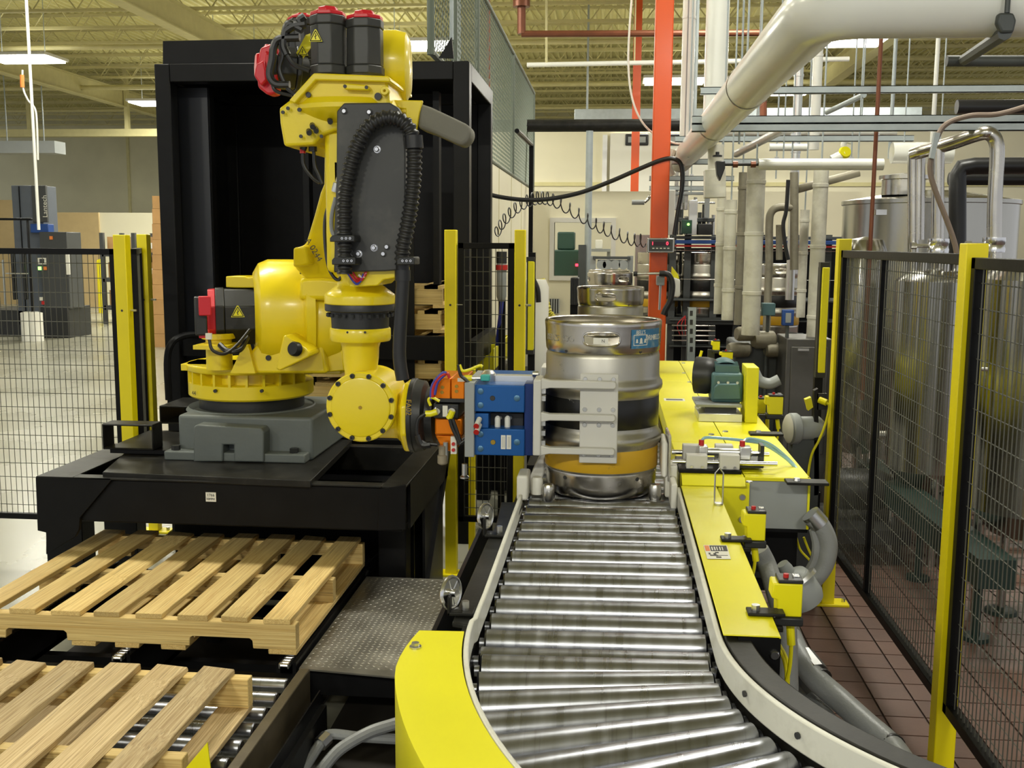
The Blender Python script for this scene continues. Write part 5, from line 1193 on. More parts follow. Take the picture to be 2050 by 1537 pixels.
MB().bx(aY(745,500,fy0+.06).x,aY(829,500,fy0+.06).x,fy0+.05,fy0+.065,.4,FZ-.4).build('inner_sheet', BK, df)
# stack of pallets seen inside
for k in range(6):
    z = .645+.145*k
    t = thing('wooden_pallet', 'wooden pallet inside the black dispenser frame, %s from the bottom of its stack' % ('first','second','third','fourth','fifth','sixth')[k], 'pallet', (-1.45,6.35,z), 'pallets stacked in the dispenser')
    for yy in (6.0,6.4,6.8): MB().bx(-2.05,-.985+.01*(k%2),yy-.02,yy+.02,z+.02,z+.11).build('stringer', WDX, t)
    for i in range(4): MB().bx(-2.05+.31*i,-1.93+.31*i+.0*k,5.98,6.84,z+.11,z+.13).build('deck_board', WDY, t)
    MB().bx(-1.08,-.98,5.98,6.84,z+.11,z+.13).build('deck_board', WDY, t)
    for i in range(3): MB().bx(-2.05+.51*i,-1.95+.51*i,5.98,6.84,z,z+.02).build('deck_board', WDY, t)
# cantilever mount and air set seen through the narrow mesh panel
ai = thing('air_regulator', 'air filter regulator with red ring behind the narrow mesh panel', 'regulator', aY(1005,640,6.3))
p = aY(1004,560,6.3)
MB().lathe([(0,.14),(.03,.14),(.03,.09),(.034,.085),(.034,.06),(.03,.055),(.03,-.10),(.02,-.13),(.0,-.13)], p, 18).build('bowl', GM, ai)
MB().lathe([(.0,.09),(.037,.09),(.037,.06),(0,.06)], p, 18).build('ring', REDP, ai); MB().cyl(p+V((0,0,.10)),p+V((0,0,.17)),.032,14).build('knob', BM, ai)
MB().tube(spline([aY(1006,590,6.3),aY(1003,620,6.3),aY(998,660,6.35),aY(995,690,6.4)],7),.012,8).build('air_hose', PURP, ai)
MB().bx(p.x-.02,p.x+.02,6.33,6.36,0,p.z).build('stand', BK, ai)
# yellow basket with perforated sides
yb = thing('yellow_bin', 'small yellow perforated plastic bins behind the narrow mesh panel', 'bin', (aY(985,700,6.6).x,6.8,.6))
for px_, py_, Y in ((990,678,6.9),(968,698,6.4)):
    a = aY(px_-22,py_,Y); b = aY(px_+20,py_+45,Y); t_ = .008
    MB().bx(a.x,b.x,Y,Y+t_,b.z,a.z-.04).bx(a.x,b.x,Y+.3,Y+.3+t_,b.z,a.z).bx(a.x,a.x+t_,Y,Y+.3,b.z,a.z).bx(b.x-t_,b.x,Y,Y+.3,b.z,a.z).bx(a.x,b.x,Y,Y+.3,b.z,b.z+t_).build('bin_wall', YS, yb, bevel=.003)
a = aY(985,745,6.6); MB().bx(a.x-.2,a.x+.2,6.3,7.3,a.z-.03,a.z).bx(a.x-.2,a.x-.16,6.35,6.4,0,a.z-.03).bx(a.x+.16,a.x+.2,6.35,6.4,0,a.z-.03).bx(a.x-.2,a.x+.2,7.2,7.25,0,a.z-.03).build('bin_shelf', BK, yb)
# ================================================================ background right: columns, pipes, struts, tanks
def thing1(mb, name, mt, label, cat, group=None, bevel=0, smooth=35):
    o = mb.build(name, mt, None, bevel=bevel, smooth=smooth); return tag(o, label, cat, group)
# orange columns
a, b = aY(1306,300,8.0), aY(1342,300,8.0)
oc = thing('orange_column', 'tall bright orange painted steel column right of the kegs', 'column', ((a.x+b.x)/2,8.07,0))
cx = (a.x+b.x)/2; hw_ = (b.x-a.x)/2
MB().bx(cx-hw_,cx+hw_,8.0,8.14,0,6.4).build('column_tube', OC, oc, bevel=.008)
MB().bx(cx-.15,cx+.15,7.92,8.22,0,.02).build('base_plate', OC, oc)
a, b = aY(1264,300,18), aY(1280,300,18)
oc2 = thing('orange_column', 'distant narrow orange steel column in front of the dock doors', 'column', ((a.x+b.x)/2,18.07,0))
MB().bx(a.x,b.x,18,18.14,0,5.85).build('column_tube', OC, oc2); MB().bx(a.x-.05,b.x+.05,17.9,18.24,0,.02).build('base_plate', OC, oc2)
# scale display
sd = thing('scale_indicator', 'grey weighing scale display with red digits on the orange column', 'display', aY(1323,507,7.9))
a, b = aY(1296,476,7.88), aY(1350,506,7.88)
MB().bx(a.x,b.x,7.88,7.98,b.z,a.z).build('case', SS, sd, bevel=.006)
MB().bx(a.x+.012,b.x-.012,7.876,7.88,b.z+.010,a.z-.010).build('face_panel', GM2, sd)
c, d = aY(1304,484,7.875), aY(1341,491,7.875); MB().bx(c.x,d.x,7.873,7.877,d.z,c.z).build('screen', mat('dark_red_screen',(.03,.003,.006),.2), sd)
text('red_digits','1',.034,((c.x*.93+d.x*.07),7.8715,(c.z+d.z)/2),(1,0,0),(0,0,1),LED,sd)
text('red_digits','0',.036,((c.x*.14+d.x*.86),7.8715,(c.z+d.z)/2),(1,0,0),(0,0,1),LED,sd)
for k in range(5):
    p = aY(1308+k*7.5,497,7.875); MB().bx(p.x-.008,p.x+.008,7.872,7.877,p.z-.004,p.z+.004).build('key', PAPER, sd)
MB().bx((a.x+b.x)/2-.03,(a.x+b.x)/2+.03,7.98,8.0,b.z+.03,a.z-.03).build('wall_bracket', BK, sd)
# arm, bottle and cables on the column
ar = thing('inspection_arm', 'chrome sensor arm and black hose reaching over the keg line from the column', 'sensor', aY(1320,590,7.8))
MB().cyl(aY(1272,548,7.8),aY(1322,547,7.8),.011,12).build('arm_tube', CHR, ar); MB().cyl(aY(1268,548,7.8),aY(1276,548,7.8),.018,12).build('arm_tip', BM, ar)
MB().bx(aY(1315,555,7.85).x,aY(1330,571,7.85).x,7.83,8.0,aY(1315,571,7.85).z,aY(1315,552,7.85).z).build('box', GM, ar, bevel=.004)
MB().cyl(aY(1322,571,7.87),aY(1320,620,7.87),.009,10).build('stem', ZN, ar)
MB().tube(spline([aY(x,y,7.8) for x,y in ((1320,547),(1338,550),(1346,570),(1342,600),(1332,620),(1328,630))],8),.022,12).build('black_hose', RB, ar)
bo = thing('spray_bottle', 'white plastic bottle with yellow trigger hung beside the orange column', 'bottle', aY(1352,595,8.0))
MB().pp([(1344,594),(1341,560),(1350,555),(1362,560),(1362,592),(1358,596)],7.98,8.06).build('bottle', WHT, bo, bevel=.012)
MB().pp([(1343,556),(1345,533),(1358,550),(1360,558)],7.99,8.05).build('trigger', YS, bo, bevel=.004)
# horizontal black pipe rail and its uprights
bp = thing('overhead_beam', 'black overhead steel beam crossing above the keg line', 'beam', aY(1150,252,13))
a, b = aY(985,252,13), aY(1390,250,13)
MB().cyl((-1.9,13,a.z),(b.x,13,a.z),.075,16).build('beam', BKS, bp)
for x in (-1.9, b.x): MB().bx(x-.02,x+.02,12.98,13.02,a.z,6.4).build('hanger', GV, bp)
gb = thing('overhead_duct', 'long grey galvanised duct behind the black overhead beam', 'duct', aY(1250,231,20))
a, b = aY(1150,218,20), aY(1400,246,20); MB().bx(a.x,b.x+4,20,20.4,b.z,a.z).build('duct', GV, gb, bevel=.01)
for s in (.1,.9): x = a.x+(b.x-a.x)*s; MB().bx(x-.02,x+.02,20.18,20.22,a.z,6.4).build('hanger', GV, gb)
# black post of the guard enclosure at the left of the keg line
ge = thing('guard_rail_post', 'thin black guard post with sloping top rail behind the kegs', 'post', aY(1064,520,9.0))
a = aY(1064,290,9); MB().bx(a.x-.018,a.x+.018,8.98,9.02,0,a.z).build('post', BK, ge)
c = aY(1035,262,7.6); MB().cyl((a.x,9,a.z),(c.x,7.6,c.z),.018,8).build('rail', BK, ge)
# mesh screen above the cold room wall
ms = thing('wire_screen', 'tall galvanised chain-link screen above the white cold-room wall', 'screen', (-1.06,10.5,2.43))
GVW = mat('galvanised_wire', srgb(92,100,88), .5, metal=.3)
zb = 3.70
for lo, hi, za in ((6.1,7.02,2.82),(7.02,14.0,2.43)):
    m_ = MB(); H_ = zb-za; st_ = .075; n = int((hi-lo+H_)/st_)
    for i in range(n):
        y = lo-H_+i*st_
        for sg in (1,-1):
            ya, yb_ = (y, y+H_) if sg > 0 else (y+H_, y)
            P_, Q_ = V((-1.06+.002*sg,ya,za)), V((-1.06+.002*sg,yb_,zb)); d_ = Q_-P_
            ta, tb = (lo-P_.y)/d_.y, (hi-P_.y)/d_.y
            t0 = max(0,min(ta,tb)); t1 = min(1,max(ta,tb))
            if t1 > t0: m_.cyl(P_+d_*t0, P_+d_*t1, .0032, 3, cap=False)
    stuff(m_.build('chain_link', GVW, ms, smooth=0))
    for z in (za+.02,zb): MB().cyl((-1.06,lo,z),(-1.06,hi,z),.022,10).build('screen_rail', GVW, ms)
for y, z0_ in ((6.12,2.82),(7.02,0),(8.2,0),(11.1,2.43),(13.98,2.43)): MB().cyl((-1.06,y,z0_),(-1.06,y,zb),.022,10).build('screen_post', GVW, ms)
# hanging cables
hc1 = tag(MB().tube(spline([aY(x,y,8.0) for x,y in ((930,380),(960,384),(1000,394),(1050,400),(1100,398),(1160,386),(1220,364),(1280,338),(1325,320),(1350,318),(1364,332),(1366,370),(1358,420),(1350,470))],8),.017,10).build('black_cable', RB), 'thick black cable sagging from the dispenser to the orange column', 'cable')
cc = []
pth = spline([aY(x,y,8.1) for x,y in ((992,470),(1010,440),(1035,415),(1062,400),(1085,396),(1110,402),(1150,424),(1190,448),(1225,464),(1262,478),(1290,482))],24)
tot = len(pth)
for i in range(tot*3-2):
    f = i/3; k = int(f); p = pth[k].lerp(pth[min(k+1,tot-1)], f-k); a = i*.2
    cc.append(p+V((math.cos(a)*.014, math.cos(a)*.05, math.sin(a)*.048)))
tag(MB().tube(cc,.0048,5).build('coiled_cord', RB), 'black coiled cord stretched across in front of the window', 'cord')
wc_ = tag(MB().tube(spline([aY(x,y,8.2) for x,y in ((1266,-20),(1260,60),(1258,130),(1264,190),(1280,235),(1305,265),(1345,285),(1372,288))],8),.008,8).build('white_cable', WHT), 'thin white cable drooping left of the orange column', 'cable')
# thin rods, copper pipes, conduits hanging near the frame
for px_, Y, mt, lab, r_, y1p in ((978,9,COP,'thin copper-coloured pipe dropping left of the mesh screen',.014,190),(904,6.3,GV,'slim galvanised rod standing on the black dispenser top',.012,80),(1094,16,JST,'thin hanging conduit drop in front of the ceiling deck',.02,130)):
    t0 = aY(px_,-40,Y); t1 = aY(px_,y1p,Y); tag(MB().cyl(t0,t1,r_,10).build('hanging_pipe', mt), lab, 'pipe')
cp = thing('sprinkler_pipe', 'rust red sprinkler pipe running across under the ceiling', 'pipe', aY(1200,68,15))
a = aY(1044,68,15); b = aY(1528,66,15)
MB().tube([aY(1044,-30,15),aY(1044,60,15),V((a.x,15,a.z))],.06,10).build('riser', COP, cp); MB().cyl(a,b,.045,10).build('run', COP, cp); MB().cyl(b,aY(1528,250,15),.05,10).build('drop', COP, cp)
MB().cyl(aY(1044,-10,15),aY(1044,14,15),.12,12).build('coupling', COP, cp)
ca = thing('sprinkler_pipe', 'pale conduit run with hangers crossing below the ceiling joists', 'pipe', aY(1200,125,16))
MB().cyl(aY(1055,130,16),aY(1700,118,16),.035,10).build('run', WP, ca)
for px_ in (1094,1270,1440): p = aY(px_,126,16); MB().cyl(p,V((p.x,16,6.4)),.012,6).build('hanger', JST, ca)
# vertical white pipes
def vpipe(x0,x1,y0,y1,Y,mt,label,ztop=None,zbot=None,cat='pipe',extra=None):
    a, b = aY(x0,(y0+y1)/2,Y), aY(x1,(y0+y1)/2,Y); r = (b.x-a.x)/2; cx = (a.x+b.x)/2
    zt = aY(x0,y0,Y).z if ztop is None else ztop; zb = aY(x0,y1,Y).z if zbot is None else zbot
    t = thing('vertical_pipe', label, cat, (cx,Y,zb))
    MB().cyl((cx,Y,zb),(cx,Y,zt),r,24).build('pipe_jacket', mt, t)
    for f in (.25,.6,.9): z = zb+(zt-zb)*f; MB().lathe([(r,-.012),(r+.004,-.010),(r+.004,.010),(r,.012)],(cx,Y,z),24).build('band', mt, t)
    if ztop is None: MB().cyl((cx,Y,zt),(cx,Y,6.4),.006,6).build('hanger_rod', GV, t)
    return t
vpipe(1364,1390,-20,285,8.6,WP,'white vertical pipe with orange reflections next to the column',ztop=6.4)
vpipe(1411,1458,-20,240,7.8,WP,'fat white vertical pipe left of the sloping pipe',ztop=6.4)
vpipe(1448,1472,400,640,7.0,WPS,'grimy white insulated drop pipe left of the thick one')
vpipe(1432,1450,395,628,7.2,WPS,'thin grimy white drop pipe under the square white box')
vpipe(1490,1527,330,670,6.9,WPS,'thickest grimy white insulated drop pipe in the middle right')
vpipe(1474,1490,345,650,7.4,mat('dirty_steel',srgb(150,144,126),.5,metal=.3,var=.2,dirt=srgb(70,60,46),ds=5,damt=.6),'dirty steel pipe beside the thickest drop pipe')
vpipe(1620,1650,330,760,7.0,WPS,'long white drop pipe just left of the far right post',zbot=.95)
vpipe(1598,1616,420,635,8.2,WPS,'grey-white drop pipe behind the long white one')
vpipe(1582,1600,100,600,8.6,ALM,'bare metal vertical pipe behind the struts')
vpipe(1624,1644,90,300,8.8,WP,'white riser above the struts left of the bright lamp')
for px_, mt, w_ in ((1786,GV,7),(1870,WP,8),(1592,GV,5)):
    a = aY(px_,220,9.2); tag(MB().cyl((a.x,9.2,a.z-.4),(a.x,9.2,6.4),w_/2/2080*9.2,10).build('hanger_conduit', mt), {1786:'shiny conduit drop right of the bright lamp',1870:'pale conduit drop far right of the bright lamp',1592:'thin conduit drop left of the bright lamp'}[px_], 'conduit')
# fat white overhead pipe with elbow, receding
fp = thing('overhead_pipe', 'fat glossy white insulated pipe turning from the right and receding overhead', 'pipe', aY(1640,60,3))
r_ = .0915
pa = aY(1648,8,3.0); far_ = aY(1376,308,8.4)
pts = [V((pa.x+2.4-.25*i,3.0,pa.z)) for i in range(8)]+[V((pa.x+.32,3.0,pa.z)),V((pa.x+.10,3.0,pa.z)),V((pa.x+.045,3.02,pa.z)),V((pa.x+.012,3.06,pa.z)),V((pa.x,3.12,pa.z))]
n = 14
end = V((far_.x, 8.4, far_.z))
pts += [pts[-1].lerp(end, (i+1)/n) for i in range(n)]
MB().tube(pts, r_, 36).build('pipe_jacket', WP, fp, smooth=60)
for i in (16,20): 
    p = pts[i]; d = (pts[i+1]-p).normalized(); MB().cyl(p-d*.03,p+d*.03,r_+.004,36,cap=False).build('band', WP, fp)
ps = thing('pipe_clamp', 'dark iron clamp hanger holding the fat overhead pipe at top right', 'hanger', aY(2010,60,2.9))
p = aY(2015,35,4.95); MB().pp([(2000,25),(2030,25),(2036,40),(2030,65),(2005,65),(1996,45)],2.88,2.905).build('clamp', GM2, ps, bevel=.006)
MB().cyl(aY(2016,26,2.89),V((aY(2016,26,2.89).x,2.89,6.4)),.007,8).build('rod', GM2, ps)
MB().cyl(aY(2012,66,2.89),aY(1930,120,3.6),.018,8).build('brace', GM2, ps)
MB().cyl(aY(1895,122,3.62),aY(2600,122,3.62),.018,12).build('cross_pipe', GM2, ps)
MB().cyl((pa.x+1.9,3.0,pa.z+.09),(pa.x+1.9,3.0,6.4),.006,6).build('hanger_rod', GV, fp)
# orange-lit continuation with loose jacket end
oe = thing('torn_pipe', 'torn insulation end of the overhead pipe beside the orange column', 'pipe', aY(1360,330,9))
MB().cyl(aY(1377,307,8.42),aY(1362,322,8.75),.095,20).build('jacket', WPS, oe)
MB().tube(spline([aY(1348,300,8.4),aY(1338,330,8.4),aY(1345,352,8.4)],6),.03,8).build('flap', WPS, oe)
# struts
def strut(x0,x1,y,Y,label,h=.041,dbl=False,x1w=None):
    a = aY(x0,y,Y); b = aY(x1,y,Y); t = thing('strut_channel', label, 'strut', (a.x,Y,a.z), 'galvanised strut channels')
    xe = b.x+(2.5 if x1 > 2040 else 0)
    for k in range(2 if dbl else 1):
        z = a.z-(h+.002)*k
        mb = MB().bx(a.x,xe,Y,Y+.041,z-.004,z).bx(a.x,xe,Y,Y+.041,z-h,z-h+.004).bx(a.x,xe,Y,Y+.004,z-h,z)
        mb.build('channel', GV, t)
    for f in (.06,.5,.85):
        x = a.x+(xe-a.x)*f
        MB().cyl((x,Y+.02,a.z-.15),(x,Y+.02,6.4),.006,6).build('threaded_rod', GV, t)
        MB().bx(x-.015,x+.015,Y+.004,Y+.036,a.z,a.z+.015).build('nut', ZN, t)
    return t
strut(1403,2080,174,6.3,'upper single galvanised strut channel crossing the top right')
strut(1386,2080,232,5.9,'double galvanised strut channel below the upper strut',dbl=True)
strut(1352,1830,272,7.6,'lower thin galvanised strut in front of the white pipes')
strut(1345,1770,318,8.3,'lowest galvanised strut behind the white horizontal pipe')
# more struts over the filling line
strut(1300,1470,352,9.0,'short galvanised strut over the keg filling line')
strut(1300,1440,372,9.6,'short far galvanised strut under another over the filling line')
# white horizontal pipes
def hpipe(x0,x1,y,hpx,Y,mt,label,dirx=None,n=20):
    a, b = aY(x0,y,Y), aY(x1,y,Y); r = hpx/2*Y/2080
    t = thing('horizontal_pipe', label, 'pipe', (a+b)/2); MB().cyl(a,b,r,n).build('pipe_jacket', mt, t); [MB().cyl(a.lerp(b,f)+V((0,0,r)),V((a.lerp(b,f).x,Y,6.4)),.005,6).build('hanger_rod', GV, t) for f in (.2,.8)]; MB().cyl(a+(b-a)*.5,a+(b-a)*.502,r*1.03,n).build('band', mt, t); return t
hp = hpipe(1518,1768,329,22,6.7,WP,'white insulated horizontal pipe ending at the black valve')
MB().cyl(aY(1450,329,6.7),aY(1518,329,6.7),.010,10).build('bare_pipe', BM, hp)
for px_ in (1472,1508): MB().cyl(aY(px_-5,329,6.7),aY(px_+5,329,6.7),.02,8).build('coupling', COP, hp)
MB().pp([(1433,322),(1452,322),(1452,336),(1446,352),(1442,362),(1436,350)],6.66,6.74).build('valve_bowl', BM, hp, bevel=.006)
MB().lathe([(0,0),(.03,0),(.03,.01),(.012,.014),(.012,.03),(0,.03)], aY(1436,314,6.7), 14).build('valve_knob', BM, hp)
hpipe(1445,1795,264,14,9.0,WP,'long white horizontal pipe behind the double strut')
hpipe(1785,1905,306,40,7.6,WP,'short fat white horizontal duct above the tank')
hpipe(1540,1615,295,14,8.0,WP,'short white pipe stub under the struts')
dg = tag(MB().cyl(aY(1474,308,7.5),aY(1570,258,6.4),.026,12).build('diagonal_pipe', ALM), 'dull metal pipe slanting up behind the double strut', 'pipe')
tag(MB().cyl(aY(1655,225,8.5),aY(1730,190,7.8),.02,10).build('diagonal_pipe', GV), 'short slanting conduit between the two upper struts', 'pipe')
wb = thing('white_box', 'square white junction box hanging under the black valve', 'box', aY(1433,395,6.8))
MB().pp([(1411,340),(1453,335),(1454,395),(1411,396)],6.8,6.9).build('case', WPS, wb, bevel=.004); MB().cyl(aY(1433,340,6.85),aY(1433,290,6.85),.05,12).build('neck', WPS, wb)
# copper drop pipe in front of the tank
ct_ = thing('copper_pipe', 'thin copper pipe dropping in front of the stainless tank', 'pipe', aY(1762,500,6.2))
a = aY(1764,75,6.2); b = aY(1761,420,6.2); MB().cyl((a.x,6.2,b.z-1.1),(a.x,6.2,a.z+2),.012,10).build('pipe', COP, ct_)
p = aY(1762,425,6.2); MB().bx(p.x-.03,p.x+.03,6.17,6.23,p.z-.015,p.z+.015).build('valve', ZN, ct_)
# stainless tanks
tk = thing('stainless_tank', 'large stainless steel tank with conical lid behind the right fence', 'tank', (aY(1860,420,7.6).x,7.6,0))
xc = aY(1860,420,7.6).x; R_ = (aY(2031,420,7.6).x-aY(1690,420,7.6).x)/2
ztk = aY(1860,405,7.0).z
MB().lathe([(0,.5),(R_*.6,.38),(R_,.55),(R_,ztk),(R_+.012,ztk+.004),(R_+.012,ztk+.03),(R_,ztk+.034),(R_*.3,ztk+.10),(0,ztk+.11)], (xc,7.6,0), 56).build('vessel', SSB, tk)
MB().lathe([(0,ztk+.06),(.14,ztk+.06),(.14,ztk+.16),(.16,ztk+.165),(.16,ztk+.19),(0,ztk+.21)], (xc-.25,7.35,0), 28).build('manway', SS, tk)
for i in range(4):
    a = math.radians(45+90*i); x, y = xc+math.cos(a)*R_*.8, 7.6+math.sin(a)*R_*.8; MB().cyl((x,y,.0),(x,y,.6),.035,14).cyl((x,y,0),(x,y,.015),.07,14).build('leg', SS, tk)
for z in (.9,1.3): MB().lathe([(R_,z-.02),(R_+.006,z-.015),(R_+.006,z+.015),(R_,z+.02)], (xc,7.6,0), 56).build('seam_band', SS, tk)
tk2 = thing('stainless_tank', 'smaller stainless tank low behind the mesh of the right fence', 'tank', (aY(1868,700,5.9).x,5.9,0))
xc2 = aY(1868,700,5.9).x; R2 = .22; z2t = aY(1868,565,5.7).z
MB().lathe([(0,.42),(R2*.5,.40),(R2,.52),(R2,z2t),(R2*.7,z2t+.05),(0,z2t+.07)], (xc2,5.9,0), 40).build('vessel', SSB, tk2)
for i in range(3):
    a = math.radians(30+120*i); x, y = xc2+math.cos(a)*R2*.8, 5.9+math.sin(a)*R2*.8; MB().cyl((x,y,0),(x,y,.5),.02,10).build('leg', SS, tk2)
for i in range(5):
    a = i*1.2; MB().cyl((xc2+math.cos(a)*.1,5.9+math.sin(a)*.1,z2t+.03),(xc2+math.cos(a)*.1,5.9+math.sin(a)*.1,z2t+.13),.018,10).build('nozzle', SS, tk2)
tk3 = thing('stainless_tank', 'stainless tank at the right edge behind the near fence panel', 'tank', (aY(2075,650,4.9).x,4.9,0))
xc3 = aY(2085,650,4.9).x; MB().lathe([(0,.45),(.16,.43),(.26,.55),(.26,1.60),(.2,1.66),(0,1.68)], (xc3,4.9,0), 44).build('vessel', SSB, tk3)
for i in range(3):
    a = math.radians(30+120*i); x, y = xc3+math.cos(a)*.2, 4.9+math.sin(a)*.2; MB().cyl((x,y,0),(x,y,.5),.02,10).build('leg', SS, tk3)
tk4 = thing('stainless_tank', 'narrow stainless column vessel at the left end of the right fence', 'tank', (aY(1722,700,6.4).x,6.4,0))
xc4 = aY(1722,700,6.4).x; MB().lathe([(0,.55),(.08,.5),(.125,.6),(.125,1.72),(.1,1.78),(0,1.8)], (xc4,6.4,0), 36).build('vessel', SSB, tk4)
for i in range(3):
    a = math.radians(30+120*i); x, y = xc4+math.cos(a)*.09, 6.4+math.sin(a)*.09; MB().cyl((x,y,0),(x,y,.58),.014,10).build('leg', SS, tk4)
# process pipe in front of the tank
pp_ = thing('process_pipe', 'polished stainless pipe arch standing in front of the large tank', 'pipe', aY(1930,500,6.0))
rp = .038
seg = [aY(1990,560,5.9),aY(1991,420,5.9),aY(1996,320,5.9),aY(1994,285,5.9),aY(1982,268,5.9),aY(1960,268,5.92),aY(1900,288,6.1),aY(1850,302,6.25),aY(1826,310,6.3)]
MB().tube(spline(seg,8), rp, 22).build('pipe', SS, pp_, smooth=60)
for x, y0, y1, Y in ((1840,310,480,6.3),(1878,300,560,6.15)): MB().cyl(aY(x,y0,Y),aY(x-2,y1,Y),rp*.9,20).build('branch', SS, pp_)
for px_, py_, Y in ((1878,492,6.15),(1990,490,5.9)):
    p = aY(px_,py_,Y); MB().lathe([(rp,-.04),(rp+.02,-.04),(rp+.022,-.02),(rp+.014,0),(rp+.022,.02),(rp+.02,.04),(rp,.04)], p, 20).build('clamp_ferrule', CHR, pp_)
    MB().cyl(p,p+V((-.12,0,0)),.012,10).cyl(p+V((-.12,0,0)),p+V((-.15,0,0)),.02,10).build('valve_handle', CHR, pp_)
    MB().cyl(p-V((0,0,.05)),V((p.x,p.y,.35)),.028,16).build('lower_pipe', SS, pp_)
MB().cyl(aY(1990,560,5.9),V((aY(1990,560,5.9).x,5.9,0)),.022,14).build('support', SS, pp_); MB().cyl(aY(1828,310,6.3),aY(1828,560,6.3),rp*.8,18).build('branch', SS, pp_)
fh = tag(MB().tube(spline([aY(x,y,5.7) for x,y in ((2080,205),(2000,228),(1940,232),(1890,252),(1868,300),(1862,340),(1872,380),(1895,440),(1912,490),(1918,530))],9),.014,10).build('flexible_hose', mat('braided_grey_hose',srgb(128,112,100),.5)), 'brown-grey flexible hose curling down over the tank pipes', 'hose')
bpz = thing('insulated_pipe', 'matt black foam insulated pipe with elbow beside the tank', 'pipe', aY(1917,420,6.6))
MB().tube([aY(1917,560,6.6),aY(1917,420,6.6),aY(1917,350,6.6),aY(1925,336,6.6),aY(1950,332,6.6),aY(2600,330,6.6)],.05,16).build('pipe', RB, bpz)
MB().cyl(aY(1900,358,6.9),aY(2600,360,6.9),.04,14).build('pipe', RB, bpz)
MB().cyl(V((aY(1917,560,6.6).x,6.6,0)),aY(1917,560,6.6),.03,12).build('stand', GM2, bpz)
hb2 = tag(MB().cyl(aY(1915,214,8.5),aY(2600,212,8.5),.055,14).build('insulated_pipe', RB), 'black insulated pipe run above the double strut at right', 'pipe')
tag(MB().pp([(1862,316),(1872,265),(1883,266),(1870,318)],5.66,5.69).build('hose_sleeve', GV), 'grey sleeve clipped on the curling hose', 'sleeve')
ff = thing('capped_tee', 'yellow capped white pipe tee behind the white horizontal pipe', 'pipe', aY(1690,310,8.2))
MB().cyl(aY(1665,320,8.2),aY(1690,308,8.2),.035,14).build('pipe', WP, ff); MB().lathe([(0,-.01),(.04,-.01),(.048,.01),(.04,.03),(0,.03)], aY(1690,306,8.2), 18, d=(.2,-1,.3)).build('cap', YS, ff)
MB().tube(spline([aY(1690,300,8.2),aY(1688,290,8.2),aY(1694,282,8.2),aY(1704,284,8.2)],6),.02,8).build('hook', WP, ff)
# bent dirty steel pipes in the middle
bd = thing('bent_pipe', 'dirty steel pipe bends joining in front of the far keg line', 'pipe', aY(1560,450,7.7))
DS = MATS['dirty_steel']
MB().tube(spline([aY(x,y,7.7) for x,y in ((1540,520),(1540,450),(1544,425),(1560,415),(1592,416))],8),.028,14).build('pipe', DS, bd)
MB().cyl(aY(1590,345,7.7),aY(1590,540,7.7),.03,14).build('pipe', DS, bd); MB().cyl(aY(1560,450,7.65),aY(1560,520,7.65),.024,12).build('pipe', DS, bd)
MB().tube(spline([aY(x,y,7.5) for x,y in ((1578,360),(1574,420),(1568,450),(1572,490),(1578,520))],7),.014,8).build('hose', RB, bd)
MB().cyl(aY(1592,380,7.9),aY(1720,345,7.9),.03,12).build('pipe', DS, bd); MB().cyl(aY(1540,520,7.7),V((aY(1540,520,7.7).x,7.7,0)),.028,12).build('pipe', DS, bd)
# ================================================================ keg filling line (dark machine behind)
fm = thing('keg_filling_machine', 'dark keg washing and filling machine with blue and red stripe', 'machine', (aY(1500,500,10).x,10.2,0))
def fbox(x0,x1,y0,y1,Y,dp,nm,mt,bev=.004):
    a, b = aY(x0,y0,Y), aY(x1,y1,Y); return MB().bx(a.x,b.x,Y,Y+dp,b.z,a.z).build(nm, mt, fm, bevel=bev)
fbox(1345,1700,472,480,9.6,.3,'top_rail',GM2); fbox(1352,1700,480,490,9.56,.05,'blue_stripe',BLUE); fbox(1352,1700,490,496,9.58,.05,'red_stripe',REDP)
fbox(1340,1700,598,606,9.6,.5,'lower_rail',GM2); fbox(1340,1700,500,504,9.6,.04,'mid_rail',SS)
fbox(1340,1700,558,562,9.5,.03,'guide_rail',SS); fbox(1340,1700,640,646,9.6,.4,'bottom_rail',GM2); fbox(1340,1700,692,700,9.6,.4,'floor_rail',GM2)
MB().bx(aY(1340,500,10.3).x,aY(1700,500,10.3).x,10.3,10.4,0,aY(1340,496,10.3).z).build('rear_panel', BK, fm)
for px_ in (1348,1378,1432,1480,1530,1600,1660): a = aY(px_,470,9.7); MB().bx(a.x-.03,a.x+.03,9.7,9.76,0,a.z).build('frame_post', GM2, fm)
rr_ = random.Random(3)
for px_ in range(1356,1430,9):
    y0 = rr_.randint(395,440); a = aY(px_,y0,9.8); b = aY(px_,470,9.8); MB().cyl((a.x,9.8,b.z),(a.x,9.8,a.z),.018,8).build('fill_tube', SS if rr_.random() > .4 else GM2, fm)
fbox(1345,1430,436,444,9.7,.1,'head_rail',GM2); fbox(1380,1395,400,470,9.6,.1,'actuator',ALM); fbox(1365,1385,440,468,9.55,.1,'valve_block',GRN); fbox(1398,1425,448,470,9.55,.15,'valve_block',BM)
fbox(1412,1420,390,436,9.6,.08,'actuator',GM); fbox(1330,1350,380,470,9.5,.1,'side_box',AL)
p = aY(1378,449,9.54); MB().cyl(p,p+V((0,-.01,0)),.012,8).build('status_lamp', LEDG, fm)
for px_ in (1352,1362,1372): fbox(px_,px_+5,330,420,9.7,.05,'slide_bar',SS)
fbox(1340,1440,384,390,9.6,.05,'head_rail',GM); fbox(1345,1432,404,408,9.9,.05,'head_rail',SS)
for py_ in (650,660,670,680): fbox(1345,1432,py_,py_+4,9.5,.03,'transfer_bar',SS)
